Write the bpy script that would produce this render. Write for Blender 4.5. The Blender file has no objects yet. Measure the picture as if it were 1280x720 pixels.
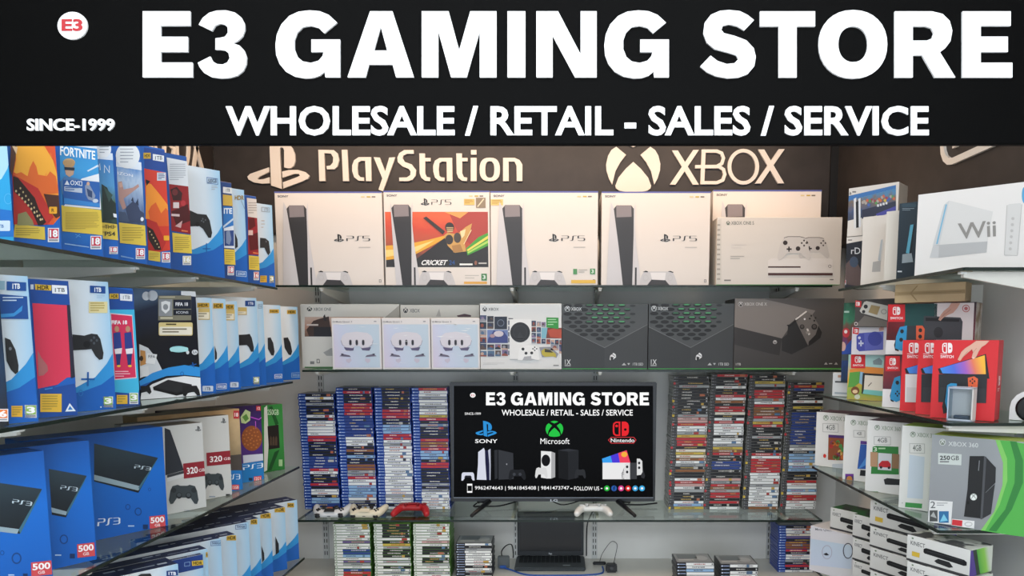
import bpy, bmesh, math, random
from mathutils import Vector, Matrix
random.seed(7)
SC = bpy.context.scene
COL = SC.collection
# ------------------------------------------------------------------ camera model (1280x720 frame)
F = 900.0; CU = 700.0; HV = 422.0; H = 1.55
PH = math.radians(6.0); CVV = HV + F * math.tan(PH)
cP, sP = math.cos(PH), math.sin(PH)
CAM = Vector((0, 0, H))
def ray(u, v):
    x = (u - CU) / F; q = -(v - CVV) / F
    return Vector((x, cP + q * sP, -sP + q * cP))
def atX(u, v, X):
    d = ray(u, v); return CAM + d * (X / d.x)
def atY(u, v, Y):
    d = ray(u, v); return CAM + d * (Y / d.y)
def atZ(u, v, Z):
    d = ray(u, v); return CAM + d * ((Z - H) / d.z)
cam = bpy.data.objects.new('camera', bpy.data.cameras.new('camera'))
COL.objects.link(cam); SC.camera = cam
cam.location = CAM; cam.rotation_euler = (math.pi / 2 - PH, 0, 0)
cam.data.sensor_width = 36; cam.data.lens = F / 1280 * 36
cam.data.shift_x = -(CU - 640) / 1280; cam.data.shift_y = (CVV - 360) / 1280
cam.data.clip_start = 0.02

# ------------------------------------------------------------------ materials
MATS = {}
def lin(h):
    h = h.lstrip('#'); o = []
    for i in (0, 2, 4):
        x = int(h[i:i + 2], 16) / 255
        o.append(x / 12.92 if x <= .04045 else ((x + .055) / 1.055) ** 2.4)
    return (o[0], o[1], o[2], 1)
def pmat(name):
    m = bpy.data.materials.new(name); m.use_nodes = True
    return m, m.node_tree, m.node_tree.nodes['Principled BSDF']
def M(h, rough=.45, metal=0.0, spec=.4):
    k = (h, rough, metal, spec)
    if k not in MATS:
        m, nt, b = pmat('paint_' + h.lstrip('#'))
        b.inputs['Base Color'].default_value = lin(h)
        b.inputs['Roughness'].default_value = rough
        b.inputs['Metallic'].default_value = metal
        b.inputs['Specular IOR Level'].default_value = spec
        MATS[k] = m
    return MATS[k]
def EM(h, s=1.0):
    k = ('em', h, s)
    if k not in MATS:
        m, nt, b = pmat('screen_' + h.lstrip('#'))
        b.inputs['Base Color'].default_value = (0.002, 0.002, 0.002, 1)
        b.inputs['Roughness'].default_value = .25
        b.inputs['Specular IOR Level'].default_value = .04
        b.inputs['Emission Color'].default_value = lin(h)
        b.inputs['Emission Strength'].default_value = s
        MATS[k] = m
    return MATS[k]
def GR(stops, vec=(0, 0, 1), noise=0.0, rough=.42):
    """printed colour ramp running across the part's own bounding box"""
    k = ('gr', tuple(stops), vec, noise)
    if k in MATS: return MATS[k]
    m, nt, b = pmat('print_ramp'); N = nt.nodes; L = nt.links
    tc = N.new('ShaderNodeTexCoord'); dp = N.new('ShaderNodeVectorMath'); dp.operation = 'DOT_PRODUCT'
    dp.inputs[1].default_value = vec
    L.new(tc.outputs['Generated'], dp.inputs[0])
    fac = dp.outputs['Value']
    if noise:
        nz = N.new('ShaderNodeTexNoise'); nz.inputs['Scale'].default_value = 6; nz.inputs['Detail'].default_value = 4
        L.new(tc.outputs['Generated'], nz.inputs['Vector'])
        ma = N.new('ShaderNodeMath'); ma.operation = 'MULTIPLY_ADD'; ma.inputs[1].default_value = noise
        su = N.new('ShaderNodeMath'); su.operation = 'SUBTRACT'; su.inputs[1].default_value = .5
        L.new(nz.outputs['Fac'], su.inputs[0]); L.new(su.outputs[0], ma.inputs[0]); L.new(fac, ma.inputs[2]); fac = ma.outputs[0]
    cr = N.new('ShaderNodeValToRGB')
    while len(cr.color_ramp.elements) < len(stops): cr.color_ramp.elements.new(.5)
    for e, (p, h) in zip(cr.color_ramp.elements, stops):
        e.position = p; e.color = lin(h)
    L.new(fac, cr.inputs['Fac']); L.new(cr.outputs['Color'], b.inputs['Base Color'])
    b.inputs['Roughness'].default_value = rough; b.inputs['Specular IOR Level'].default_value = .4
    MATS[k] = m
    return m
def NZ(a, c, scale=8, rough=.6, detail=3, lo=.35, hi=.65, coord='Object', stretch=(1, 1, 1), spec=.4):
    k = ('nz', a, c, scale, rough, lo, hi, stretch)
    if k in MATS: return MATS[k]
    m, nt, b = pmat('mottled_' + a.lstrip('#')); N = nt.nodes; L = nt.links
    tc = N.new('ShaderNodeTexCoord'); mp = N.new('ShaderNodeMapping'); mp.inputs['Scale'].default_value = stretch
    nz = N.new('ShaderNodeTexNoise'); nz.inputs['Scale'].default_value = scale; nz.inputs['Detail'].default_value = detail
    cr = N.new('ShaderNodeValToRGB'); cr.color_ramp.elements[0].position = lo; cr.color_ramp.elements[1].position = hi
    cr.color_ramp.elements[0].color = lin(a); cr.color_ramp.elements[1].color = lin(c)
    L.new(tc.outputs[coord], mp.inputs[0]); L.new(mp.outputs[0], nz.inputs['Vector'])
    L.new(nz.outputs['Fac'], cr.inputs['Fac']); L.new(cr.outputs['Color'], b.inputs['Base Color'])
    b.inputs['Roughness'].default_value = rough; b.inputs['Specular IOR Level'].default_value = spec
    MATS[k] = m
    return m
def glass_mat():
    m = bpy.data.materials.new('shelf_glass'); m.use_nodes = True; nt = m.node_tree; N = nt.nodes; L = nt.links
    N.remove(N['Principled BSDF'])
    tr = N.new('ShaderNodeBsdfTransparent'); tr.inputs[0].default_value = (.88, .95, .92, 1)
    gl = N.new('ShaderNodeBsdfGlossy'); gl.inputs['Roughness'].default_value = .06; gl.inputs[0].default_value = (.9, 1, .96, 1)
    fr = N.new('ShaderNodeFresnel'); fr.inputs['IOR'].default_value = 1.5
    mx = N.new('ShaderNodeMixShader')
    L.new(fr.outputs[0], mx.inputs[0]); L.new(tr.outputs[0], mx.inputs[1]); L.new(gl.outputs[0], mx.inputs[2])
    L.new(mx.outputs[0], N['Material Output'].inputs[0])
    return m
GLASS = glass_mat()

# ------------------------------------------------------------------ mesh builder
class MB:
    def __init__(s): s.v = []; s.f = []; s.m = []; s.mats = []; s.smooth = set()
    def mi(s, m):
        if m not in s.mats: s.mats.append(m)
        return s.mats.index(m)
    def poly(s, pts, m, sm=False):
        b = len(s.v); s.v += [Vector(p) for p in pts]; s.f.append(list(range(b, b + len(pts)))); s.m.append(s.mi(m))
        if sm: s.smooth.add(len(s.f) - 1)
    def mesh(s, verts, faces, m, sm=True):
        b = len(s.v); s.v += [Vector(p) for p in verts]; k = s.mi(m)
        for f in faces:
            if sm: s.smooth.add(len(s.f))
            s.f.append([b + i for i in f]); s.m.append(k)
    def box(s, c0, c1, m, rot=None, bev=0):
        """axis box between corners; rot=(matrix, pivot)"""
        bm = bmesh.new()
        x0, y0, z0 = c0; x1, y1, z1 = c1
        vs = [bm.verts.new(p) for p in ((x0,y0,z0),(x1,y0,z0),(x1,y1,z0),(x0,y1,z0),(x0,y0,z1),(x1,y0,z1),(x1,y1,z1),(x0,y1,z1))]
        for q in ((0,3,2,1),(4,5,6,7),(0,1,5,4),(1,2,6,5),(2,3,7,6),(3,0,4,7)): bm.faces.new([vs[i] for i in q])
        if bev: bmesh.ops.bevel(bm, geom=bm.edges[:], offset=bev, segments=2, affect='EDGES')
        s.bm(bm, m, rot)
    def bm(s, bm, m, rot=None, sm=False):
        bm.verts.ensure_lookup_table()
        for i, v in enumerate(bm.verts): v.index = i
        vs = [v.co.copy() for v in bm.verts]
        if rot: vs = [rot[0] @ (p - rot[1]) + rot[1] for p in vs]
        s.mesh(vs, [[v.index for v in f.verts] for f in bm.faces], m, sm); bm.free()
    def obox(s, O, ex, ey, ez, m, bev=0):
        """box from corner O along three full edge vectors; m may be one material or dict(front, top, side, back)"""
        bm = bmesh.new(); O = Vector(O)
        P = [O, O+ex, O+ex+ey, O+ey]; P += [p + ez for p in P]
        vs = [bm.verts.new(p) for p in P]
        for q in ((0,3,2,1),(4,5,6,7),(0,1,5,4),(1,2,6,5),(2,3,7,6),(3,0,4,7)): bm.faces.new([vs[i] for i in q])
        bmesh.ops.recalc_face_normals(bm, faces=bm.faces[:])
        if bev: bmesh.ops.bevel(bm, geom=bm.edges[:], offset=bev, segments=1, affect='EDGES')
        if not isinstance(m, dict): s.bm(bm, m); return
        fn = -ey.normalized(); up = ez.normalized()
        bm.normal_update()
        for i, v in enumerate(bm.verts): v.index = i
        b = len(s.v); s.v += [v.co.copy() for v in bm.verts]
        for f in bm.faces:
            a, c = f.normal.dot(fn), f.normal.dot(up)
            k = 'front' if a > .6 else 'top' if c > .6 else 'side'
            s.f.append([b + v.index for v in f.verts]); s.m.append(s.mi(m.get(k, m['front'])))
        bm.free()
    def tube(s, pts, r, m, n=8, cap=True):
        pts = [Vector(p) for p in pts]; rs = r if isinstance(r, (list, tuple)) else [r] * len(pts)
        vs = []; fs = []; up = Vector((0, 0, 1)); prev = None
        for i, p in enumerate(pts):
            t = (pts[min(i+1, len(pts)-1)] - pts[max(i-1, 0)]).normalized()
            if prev is None:
                a = t.cross(up)
                if a.length < .05: a = t.cross(Vector((1, 0, 0)))
            else: a = prev - t * prev.dot(t)
            a.normalize(); prev = a; b2 = t.cross(a)
            for k in range(n):
                w = 2 * math.pi * k / n; vs.append(p + (a * math.cos(w) + b2 * math.sin(w)) * rs[i])
        for i in range(len(pts) - 1):
            for k in range(n): fs.append([i*n+k, i*n+(k+1) % n, (i+1)*n+(k+1) % n, (i+1)*n+k])
        if cap: fs.append(list(range(n))[::-1]); fs.append([(len(pts)-1)*n+k for k in range(n)])
        s.mesh(vs, fs, m)
    def lathe(s, c, axis, prof, m, n=20, sm=True):
        """prof = [(radius, height)...] about axis through c"""
        ax = Vector(axis).normalized(); a = ax.cross(Vector((0, 0, 1)))
        if a.length < .05: a = ax.cross(Vector((1, 0, 0)))
        a.normalize(); b = ax.cross(a); c = Vector(c); vs = []; fs = []
        for r, h in prof:
            for k in range(n):
                w = 2*math.pi*k/n; vs.append(c + ax*h + (a*math.cos(w)+b*math.sin(w))*r)
        for i in range(len(prof)-1):
            for k in range(n): fs.append([i*n+k, i*n+(k+1) % n, (i+1)*n+(k+1) % n, (i+1)*n+k])
        fs.append([k for k in range(n)][::-1]); fs.append([(len(prof)-1)*n+k for k in range(n)])
        s.mesh(vs, fs, m, sm)
    def ball(s, c, r, m, sc=(1, 1, 1), rot=None, n=14):
        bm = bmesh.new(); bmesh.ops.create_uvsphere(bm, u_segments=n, v_segments=max(6, n//2+1), radius=1)
        R = rot or Matrix.Identity(3)
        for v in bm.verts: v.co = Vector(c) + R @ Vector((v.co.x*r*sc[0], v.co.y*r*sc[1], v.co.z*r*sc[2]))
        s.bm(bm, m, sm=True)
    def build(s, name, parent=None, loc=None):
        me = bpy.data.meshes.new(name)
        o = Vector(loc) if loc is not None else Vector(parent.location) if parent else Vector((0, 0, 0))
        if parent is not None and parent.parent is not None: o = Vector(parent.parent.location)
        me.from_pydata([tuple(p - o) for p in s.v], [], s.f)
        for m in s.mats: me.materials.append(m)
        me.polygons.foreach_set('material_index', s.m)
        me.polygons.foreach_set('use_smooth', [i in s.smooth for i in range(len(s.f))])
        me.update()
        ob = bpy.data.objects.new(name, me); COL.objects.link(ob)
        if parent is not None: ob.parent = parent
        else: ob.location = o
        return ob
def tag(o, label=None, cat=None, group=None, kind=None):
    if label: o['label'] = label
    if cat: o['category'] = cat
    if group: o['group'] = group
    if kind: o['kind'] = kind
    return o
def thing(name, label, cat, loc, group=None):
    o = bpy.data.objects.new(name, None); COL.objects.link(o); o.location = loc; o.empty_display_size = .05
    return tag(o, label, cat, group)

# ------------------------------------------------------------------ text outlines (Blender's own typeface)
TXT = {}
def text_shape(t, bold, sp=1.0, font=True):
    k = (t, bold, sp, font)
    if k in TXT: return TXT[k]
    cu = bpy.data.curves.new('lettering', 'FONT'); cu.body = t; cu.offset = bold; cu.resolution_u = 3
    cu.space_character = sp
    ob = bpy.data.objects.new('lettering', cu); COL.objects.link(ob)
    dg = bpy.context.evaluated_depsgraph_get(); me = bpy.data.meshes.new_from_object(ob.evaluated_get(dg))
    vs = [v.co.copy() for v in me.vertices]; fs = [list(p.vertices) for p in me.polygons]
    bpy.data.objects.remove(ob); bpy.data.curves.remove(cu); bpy.data.meshes.remove(me)
    x0 = min(v.x for v in vs); x1 = max(v.x for v in vs); y0 = min(v.y for v in vs); y1 = max(v.y for v in vs)
    TXT[k] = ([((v.x-x0)/(x1-x0), 1-(v.y-y0)/(y1-y0)) for v in vs], fs)
    return TXT[k]

# ------------------------------------------------------------------ flat printed artwork on a face
LAY = .00035
class Face:
    def __init__(s, O, ex, w, h, ez=Vector((0, 0, 1)), bounds=None):
        s.O = Vector(O); s.ex = Vector(ex).normalized(); s.ez = Vector(ez).normalized(); s.n = s.ex.cross(s.ez)
        s.w = w; s.h = h; s.parts = {}; s.clip = True; s.b = bounds or (0, 0, w, h)
    def px(s, u, v):
        d = ray(u, v); k = (s.O - CAM).dot(s.n) / d.dot(s.n); p = CAM + d * k - s.O
        return p.dot(s.ex), p.dot(s.ez)
    def P(s, q, off): return s.O + s.ex * q[0] + s.ez * q[1] + s.n * off
    def canvas(s): return Canvas(s, lambda a, b: s.px(a, b))
    def unit(s): return Canvas(s, lambda a, b: (a * s.w, (1 - b) * s.h))
    def finish(s, root, labels=None):
        for name, mb in s.parts.items():
            if mb.f:
                o = mb.build(name, root)
                if labels and name in labels: o['label'] = labels[name]
def clip_poly(p, b):
    def cut(p, f, inter):
        o = []
        for i in range(len(p)):
            a, c = p[i-1], p[i]; fa, fc = f(a), f(c)
            if fc:
                if not fa: o.append(inter(a, c))
                o.append(c)
            elif fa: o.append(inter(a, c))
        return o
    def ix(X): return lambda a, c: (X, a[1] + (c[1]-a[1]) * (X-a[0]) / (c[0]-a[0]))
    def iy(Y): return lambda a, c: (a[0] + (c[0]-a[0]) * (Y-a[1]) / (c[1]-a[1]), Y)
    for f, i in ((lambda q: q[0] >= b[0], ix(b[0])), (lambda q: q[0] <= b[2], ix(b[2])), (lambda q: q[1] >= b[1], iy(b[1])), (lambda q: q[1] <= b[3], iy(b[3]))):
        if len(p) < 3: return []
        p = cut(p, f, i)
    return p
class Canvas:
    def __init__(s, face, mp, part='front_artwork'): s.face = face; s.mp = mp; s.part = part
    def on(s, part): return Canvas(s.face, s.mp, part)
    def sub(s, a0, b0, a1, b1):
        return Canvas(s.face, lambda a, b: s.mp(a0 + (a1-a0)*a, b0 + (b1-b0)*b), s.part)
    def quad(s, p00, p10, p11, p01):
        def f(a, b):
            x = (p00[0]*(1-a)+p10[0]*a)*(1-b) + (p01[0]*(1-a)+p11[0]*a)*b
            y = (p00[1]*(1-a)+p10[1]*a)*(1-b) + (p01[1]*(1-a)+p11[1]*a)*b
            return s.mp(x, y)
        return Canvas(s.face, f, s.part)
    def crop(s, ox, oy, k):      # coordinates read from an enlarged crop of the photograph
        return Canvas(s.face, lambda a, b: s.mp(ox + a/k, oy + b/k), s.part)
    def mb(s): return s.face.parts.setdefault(s.part, MB())
    def _emit(s, q, m, L, ext):
        f = s.face; mb = s.mb(); off = LAY * L
        ar = sum(q[i-1][0]*q[i][1]-q[i][0]*q[i-1][1] for i in range(len(q)))
        if ar < 0: q = q[::-1]
        mb.poly([f.P(p, off + ext) for p in q], m)
        if ext:
            for i in range(len(q)): mb.poly([f.P(q[i-1], off), f.P(q[i], off), f.P(q[i], off+ext), f.P(q[i-1], off+ext)], m)
    def poly(s, pts, m, L=1, ext=0):
        if isinstance(m, str): m = M(m)
        q = [s.mp(a, b) for a, b in pts]
        if s.face.clip: q = clip_poly(q, s.face.b)
        if len(q) >= 3: s._emit(q, m, L, ext)
    def rect(s, a0, b0, a1, b1, m, L=1, ext=0): s.poly([(a0, b0), (a1, b0), (a1, b1), (a0, b1)], m, L, ext)
    def ell(s, cx, cy, rx, ry, m, L=1, n=20, ext=0, a0=0, a1=360):
        s.poly([(cx + rx*math.cos(math.radians(a0+(a1-a0)*k/n)), cy + ry*math.sin(math.radians(a0+(a1-a0)*k/n))) for k in range(n if a1-a0 >= 360 else n+1)], m, L, ext)
    def rrect(s, a0, b0, a1, b1, r, m, L=1, ext=0, ry=None):
        ry = ry or r; p = []
        for cx, cy, t in ((a1-r, b0+ry, -90), (a1-r, b1-ry, 0), (a0+r, b1-ry, 90), (a0+r, b0+ry, 180)):
            for k in range(5):
                w = math.radians(t + 22.5*k); p.append((cx + r*math.cos(w), cy + ry*math.sin(w)))
        s.poly(p, m, L, ext)
    def ring(s, cx, cy, rx, ry, wx, wy, m, L=1, n=28, ext=0, e=2.0):
        if isinstance(m, str): m = M(m)
        def sp(w, R, Q): return (cx + R*math.copysign(abs(math.cos(w))**(2/e), math.cos(w)), cy + Q*math.copysign(abs(math.sin(w))**(2/e), math.sin(w)))
        for k in range(n):
            a, b = 2*math.pi*k/n, 2*math.pi*(k+1)/n
            s.poly([sp(a, rx, ry), sp(b, rx, ry), sp(b, rx-wx, ry-wy), sp(a, rx-wx, ry-wy)], m, L, ext)
    def stroke(s, pts, w, m, L=1, ext=0, closed=False):
        n = len(pts); out = []
        for i in range(n):
            p = Vector(pts[i]); a = Vector(pts[i-1]) if (i or closed) else None; c = Vector(pts[(i+1) % n]) if (i < n-1 or closed) else None
            d1 = (p-a).normalized() if a is not None else None; d2 = (c-p).normalized() if c is not None else None
            d1 = d1 if d1 is not None else d2; d2 = d2 if d2 is not None else d1
            t = d1 + d2
            t = t.normalized() if t.length > 1e-6 else d1
            nn = Vector((-t.y, t.x)); k = max(.45, nn.dot(Vector((-d1.y, d1.x))))
            out.append((p + nn*(w/2/k), p - nn*(w/2/k)))
        for i in range(n if closed else n-1):
            a, b = out[i], out[(i+1) % n]
            s.poly([a[0], b[0], b[1], a[1]], m, L, ext)
    def text(s, t, a0, b0, a1, b1, m, L=2, bold=.02, ext=0, sp=1.0, font=True):
        if isinstance(m, str): m = M(m)
        vs, fs = text_shape(t, bold, sp, font); f = s.face; mb = s.mb(); off = LAY*L
        q = [s.mp(a0+(a1-a0)*x, b0+(b1-b0)*y) for x, y in vs]
        if f.clip:
            x0, y0, x1, y1 = f.b
            fs = [k for k in fs if all(x0 <= q[i][0] <= x1 and y0 <= q[i][1] <= y1 for i in k)]
        mb.mesh([f.P(p, off+ext) for p in q], fs, m, False)
        if ext:
            cnt = {}
            for k in fs:
                for i in range(len(k)): cnt.setdefault(frozenset((k[i-1], k[i])), []).append((k[i-1], k[i]))
            for e in cnt.values():
                if len(e) == 1:
                    i, j = e[0]; mb.poly([f.P(q[i], off), f.P(q[j], off), f.P(q[j], off+ext), f.P(q[i], off+ext)], m)

# ------------------------------------------------------------------ marks
def ps_logo(c, a0, b0, a1, b1, m, L=2, ext=0):
    q = c.sub(a0, b0, a1, b1); T = lambda l: [((x-75)/550, (y+20)/460) for x, y in l]
    q.poly(T([(268,-20),(340,-8),(400,18),(445,45),(475,80),(495,130),(498,190),(485,235),(455,256),(425,255),(400,248),(400,100),(392,78),(375,70),(363,80),(362,110),(378,438),(285,408)]), m, L, ext)
    q.poly(T([(265,248),(265,290),(180,330),(162,348),(175,355),(215,352),(270,335),(272,388),(200,392),(130,380),(85,355),(75,330),(100,305)]), m, L, ext)
    q.poly(T([(382,285),(440,272),(520,270),(590,290),(625,322),(610,348),(560,372),(392,435),(390,380),(500,340),(540,322),(530,305),(490,305),(385,340)]), m, L, ext)
def x_logo(c, a0, b0, a1, b1, m, L=2, ext=0):
    q = c.sub(a0, b0, a1, b1); T = lambda l: [((x-88)/332, (y+6)/332) for x, y in l]; R = lambda l: [(508-x, y) for x, y in l]
    w = [(150,45),(210,95),(175,140),(145,195),(125,278),(105,240),(90,190),(88,150),(100,100),(120,65)]
    q.poly(T(w), m, L, ext); q.poly(T(R(w)), m, L, ext)
    q.poly(T([(254,138),(300,180),(345,235),(364,285),(360,300),(340,315),(300,322),(254,326),(208,322),(168,315),(148,300),(144,285),(163,235),(208,180)]), m, L, ext)
    q.poly(T([(180,12),(254,48),(328,12),(290,0),(254,-6),(218,0)]), m, L, ext)
def sw_logo(c, a0, b0, a1, b1, m, L=2):
    q = c.sub(a0, b0, a1, b1)
    q.stroke([(.42,.05),(.2,.05),(.08,.14),(.05,.3),(.05,.7),(.08,.86),(.2,.95),(.42,.95)], .1, m, L, closed=True)
    q.ell(.24, .3, .09, .09, m, L)
    ring = [(.56,0),(.8,0),(.94,.1),(1,.28),(1,.72),(.94,.9),(.8,1),(.56,1)]
    hole = [(.78+.09*math.cos(math.radians(t)), .55+.09*math.sin(math.radians(t))) for t in range(180, 541, 45)]
    q.poly([(.56,0),(.8,0),(.94,.1),(1,.28),(1,.55)] + [(.87,.55),(.84,.48),(.78,.46),(.72,.48),(.69,.55)] + [(.56,.55)], m, L)
    q.poly([(1,.55),(1,.72),(.94,.9),(.8,1),(.56,1),(.56,.55),(.69,.55),(.72,.62),(.78,.64),(.84,.62),(.87,.55)], m, L)
def ps_word(c, n, a0, b0, a1, b1, m, L=2, w=.05):
    """the thin stylised letters P S and a digit"""
    q = c.sub(a0, b0, a1, b1)
    q.stroke([(.02,1),(.02,.5),(.26,.5),(.30,.4),(.30,.15),(.26,.05),(.0,.05)], w, m, L)
    q.stroke([(.36,.95),(.44,.95),(.48,.85),(.50,.12),(.54,.05),(.66,.05)], w, m, L)
    if n == '3': q.stroke([(.70,.05),(.94,.05),(.99,.15),(.99,.85),(.94,.95),(.70,.95)], w, m, L); q.stroke([(.72,.5),(.99,.5)], w, m, L)
    elif n == '5': q.stroke([(1,.05),(.72,.05),(.72,.48),(.95,.48),(.99,.58),(.99,.85),(.95,.95),(.70,.95)], w, m, L)
    else: q.stroke([(.92,1),(.92,.0),(.70,.7),(1,.7)], w, m, L)
PADO = [(.12,.12),(.3,.05),(.38,.1),(.62,.1),(.7,.05),(.88,.12),(.95,.35),(1,.8),(.95,1),(.86,.98),(.72,.68),(.28,.68),(.14,.98),(.05,1),(0,.8),(.05,.35)]
def pad(c, a0, b0, a1, b1, body='#24272b', acc='#3d4247', L=2, part='printed_controller', dots=None):
    q = c.on(part).sub(a0, b0, a1, b1)
    q.poly(PADO, body, L)
    for x in (.33, .67):
        q.ell(x, .55, .1, .15, acc, L+1, 12); q.ell(x, .53, .06, .09, dots or '#15171a', L+2, 10)
    q.poly([(.4,.14),(.6,.14),(.58,.4),(.42,.4)], acc, L+1)
    q.rect(.14,.28,.27,.34, acc, L+1); q.rect(.18,.2,.23,.42, acc, L+1)
    for x, y in ((.8,.2),(.8,.42),(.74,.31),(.86,.31)): q.ell(x, y, .03, .045, dots or acc, L+1, 8)
def lines(c, a0, b0, a1, b1, n, m, L=2, fill=.45, seed=1):
    r = random.Random(seed); st = (b1-b0)/n
    for i in range(n):
        e = a0 + (a1-a0)*(1 if i < n-1 else .6)*(r.uniform(.85, 1))
        c.rect(a0, b0+st*i, e, b0+st*(i+fill), m, L)
def pegi(c, t, a0, b0, a1, b1, col='#c23b4e', part='age_label', L=3):
    q = c.on(part).sub(a0, b0, a1, b1)
    q.rect(0, 0, 1, 1, '#e4e6ea', L); q.rect(.08, .06, .92, .74, col, L+1)
    q.text(t, .14, .14, .86, .66, '#f2f2f2', L+2, .04); q.rect(.1, .8, .9, .92, '#8f9094', L+1)

# ------------------------------------------------------------------ cartons
def carton(name, label, cat, O, ex, w, h, d, mats, group=None, bev=.0016):
    """O = lower corner of the front at the viewer's left; ex along the front"""
    ex = Vector(ex).normalized(); ez = Vector((0, 0, 1)); n = ex.cross(ez); O = Vector(O)
    ey = -n
    base = O + ex*w/2 + ey*d/2
    mb = MB(); mb.obox(O, ex*w, ey*d, ez*h, mats, bev)
    root = mb.build(name, None, base); tag(root, label, cat, group)
    return root, Face(O, ex, w, h)
# ================================================================== heading letters (banner and television share them)
def heading(c, m, L=2, ext=0):
    """E3 GAMING STORE in heavy capitals; c takes banner coordinates"""
    k = c.crop(170, 5, 3.5556)
    k.poly([(36,37),(246,37),(246,101),(115,101),(115,150),(235,150),(235,217),(115,217),(115,264),(256,264),(256,329),(36,329)], m, L, ext)
    k.poly([(284,96),(302,66),(330,44),(365,34),(405,33),(445,43),(472,64),(487,92),(488,120),(478,148),(458,167),(434,179),(465,189),(485,210),(496,240),(494,272),(480,302),(455,322),(420,332),(380,334),(340,328),(308,310),(288,285),(280,265),(335,237),(345,258),(365,271),(390,273),(410,264),(421,245),(416,222),(400,210),(375,207),(358,207),(358,157),(375,155),(400,150),(413,132),(412,108),(398,95),(378,92),(357,100),(342,124)], m, L, ext)
    def g(dx):
        k2 = c.crop(170+dx, 5, 3.5556)
        k2.poly([(897,87),(840,134),(815,110),(780,101),(745,107),(720,132),(708,165),(708,205),(722,240),(745,259),(780,266),(815,256),(833,235),(837,217),(783,217),(783,162),(910,162),(910,329),(845,329),(842,304),(820,322),(790,332),(755,334),(710,326),(670,304),(642,270),(627,230),(624,185),(630,140),(650,95),(685,58),(725,39),(775,33),(820,37),(860,53)], m, L, ext)
    g(0); g(340 - (625-873)/3.5556)
    k.poly([(1043,37),(1142,37),(1237,329),(1158,329),(1143,273),(1090,273),(1090,211),(1119,211),(1090,104)], m, L, ext)
    k.poly([(1043,37),(1090,104),(1060,211),(1090,211),(1090,273),(1038,273),(1023,329),(943,329)], m, L, ext)
    k = c.crop(510, 5, 3.5556)
    k.poly([(63,37),(182,37),(229,210),(278,37),(394,37),(394,329),(320,329),(320,125),(262,329),(193,329),(136,125),(136,329),(63,329)], m, L, ext)
    k.rect(443, 37, 522, 329, m, L, ext)
    k.poly([(571,37),(667,37),(767,228),(767,37),(838,37),(838,329),(742,329),(643,145),(643,329),(571,329)], m, L, ext)
    k = c.crop(860, 5, 3.0476)
    k.poly([(249,65),(212,104),(185,88),(155,81),(130,87),(125,103),(135,115),(175,125),(220,142),(248,172),(256,205),(250,240),(225,270),(190,283),(150,286),(105,278),(70,262),(45,241),(84,200),(110,220),(145,232),(175,229),(190,213),(182,198),(150,188),(100,175),(70,150),(57,115),(62,75),(85,45),(120,30),(155,27),(195,31),(225,46)], m, L, ext)
    k.poly([(272,32),(481,32),(481,89),(411,89),(411,283),(343,283),(343,89),(272,89)], m, L, ext)
    k.ring(625, 157, 130, 130, 74, 62, m, L, 32, ext, 2.15)
    k.poly([(784,32),(852,32),(852,283),(784,283)], m, L, ext)
    k.poly([(852,32),(925,32),(965,42),(992,68),(1002,105),(995,145),(975,172),(955,187),(1014,283),(936,283),(888,199),(852,199),(852,143),(905,143),(925,135),(932,115),(922,95),(900,89),(852,89)], m, L, ext)
    k.poly([(1041,32),(1224,32),(1224,87),(1110,87),(1110,128),(1213,128),(1213,186),(1110,186),(1110,227),(1230,227),(1230,283),(1041,283)], m, L, ext)

# ================================================================== room
XL, XR, YB = -1.73, 1.40, 3.60
wallm = NZ('#d2d1cc', '#e2e2de', 2.2, .45, 4, .3, .7, stretch=(1, 1, .6))
warmwall = wallm
def room():
    z1 = 2.75
    def st(name, mb): return tag(mb.build(name), kind='structure')
    m = MB(); m.box((XL-.1, YB, 0), (XR+.1, YB+.1, z1), wallm); st('wall_back', m)
    m = MB(); m.box((XL-.1, -1.6, 0), (XL, YB, z1), wallm); st('wall_left', m)
    m = MB(); m.box((XR, -1.6, 0), (XR+.1, YB, z1), wallm); st('wall_right', m)
    m = MB(); m.box((XL-.1, -1.6, -.1), (XR+.1, YB+.1, 0), NZ('#8d8a84', '#a5a29a', 5, .35)); st('floor', m)
    m = MB(); m.box((XL-.1, -1.6, z1), (XR+.1, YB+.1, z1+.1), M('#d9d9d4')); st('ceiling', m)
room()
# black header boards that carry the shop-brand lettering
hz0, hz1 = H + .50, 2.70
hdm = NZ('#2b2623', '#332d2a', 12, .5, 2)
def header(name, label, c0, c1):
    m = MB(); m.box(c0, c1, hdm, bev=.003); return tag(m.build(name, None, ((c0[0]+c1[0])/2, (c0[1]+c1[1])/2, c0[2])), label, 'header board')
header('header_board', 'black header board on the back wall above the tallest shelf of white cartons', (XL+.07, YB-.04, hz0), (XR-.07, YB, hz1))
header('header_board', 'black header board on the side wall above the blue cartons, thin white outline letters', (XL, .2, hz0-.12), (XL+.07, YB-.04, hz1))
header('header_board', 'black header board on the side wall with corner of a white rounded emblem', (XR-.07, .2, hz0-.07), (XR, YB-.04, hz1))
# trim strip in the right corner of the header
m = MB(); m.box((XR-.105, YB-.055, hz0), (XR-.07, YB-.04, hz1), M('#0d0c0c')); tag(m.build('trim_1'), kind='structure')

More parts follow.
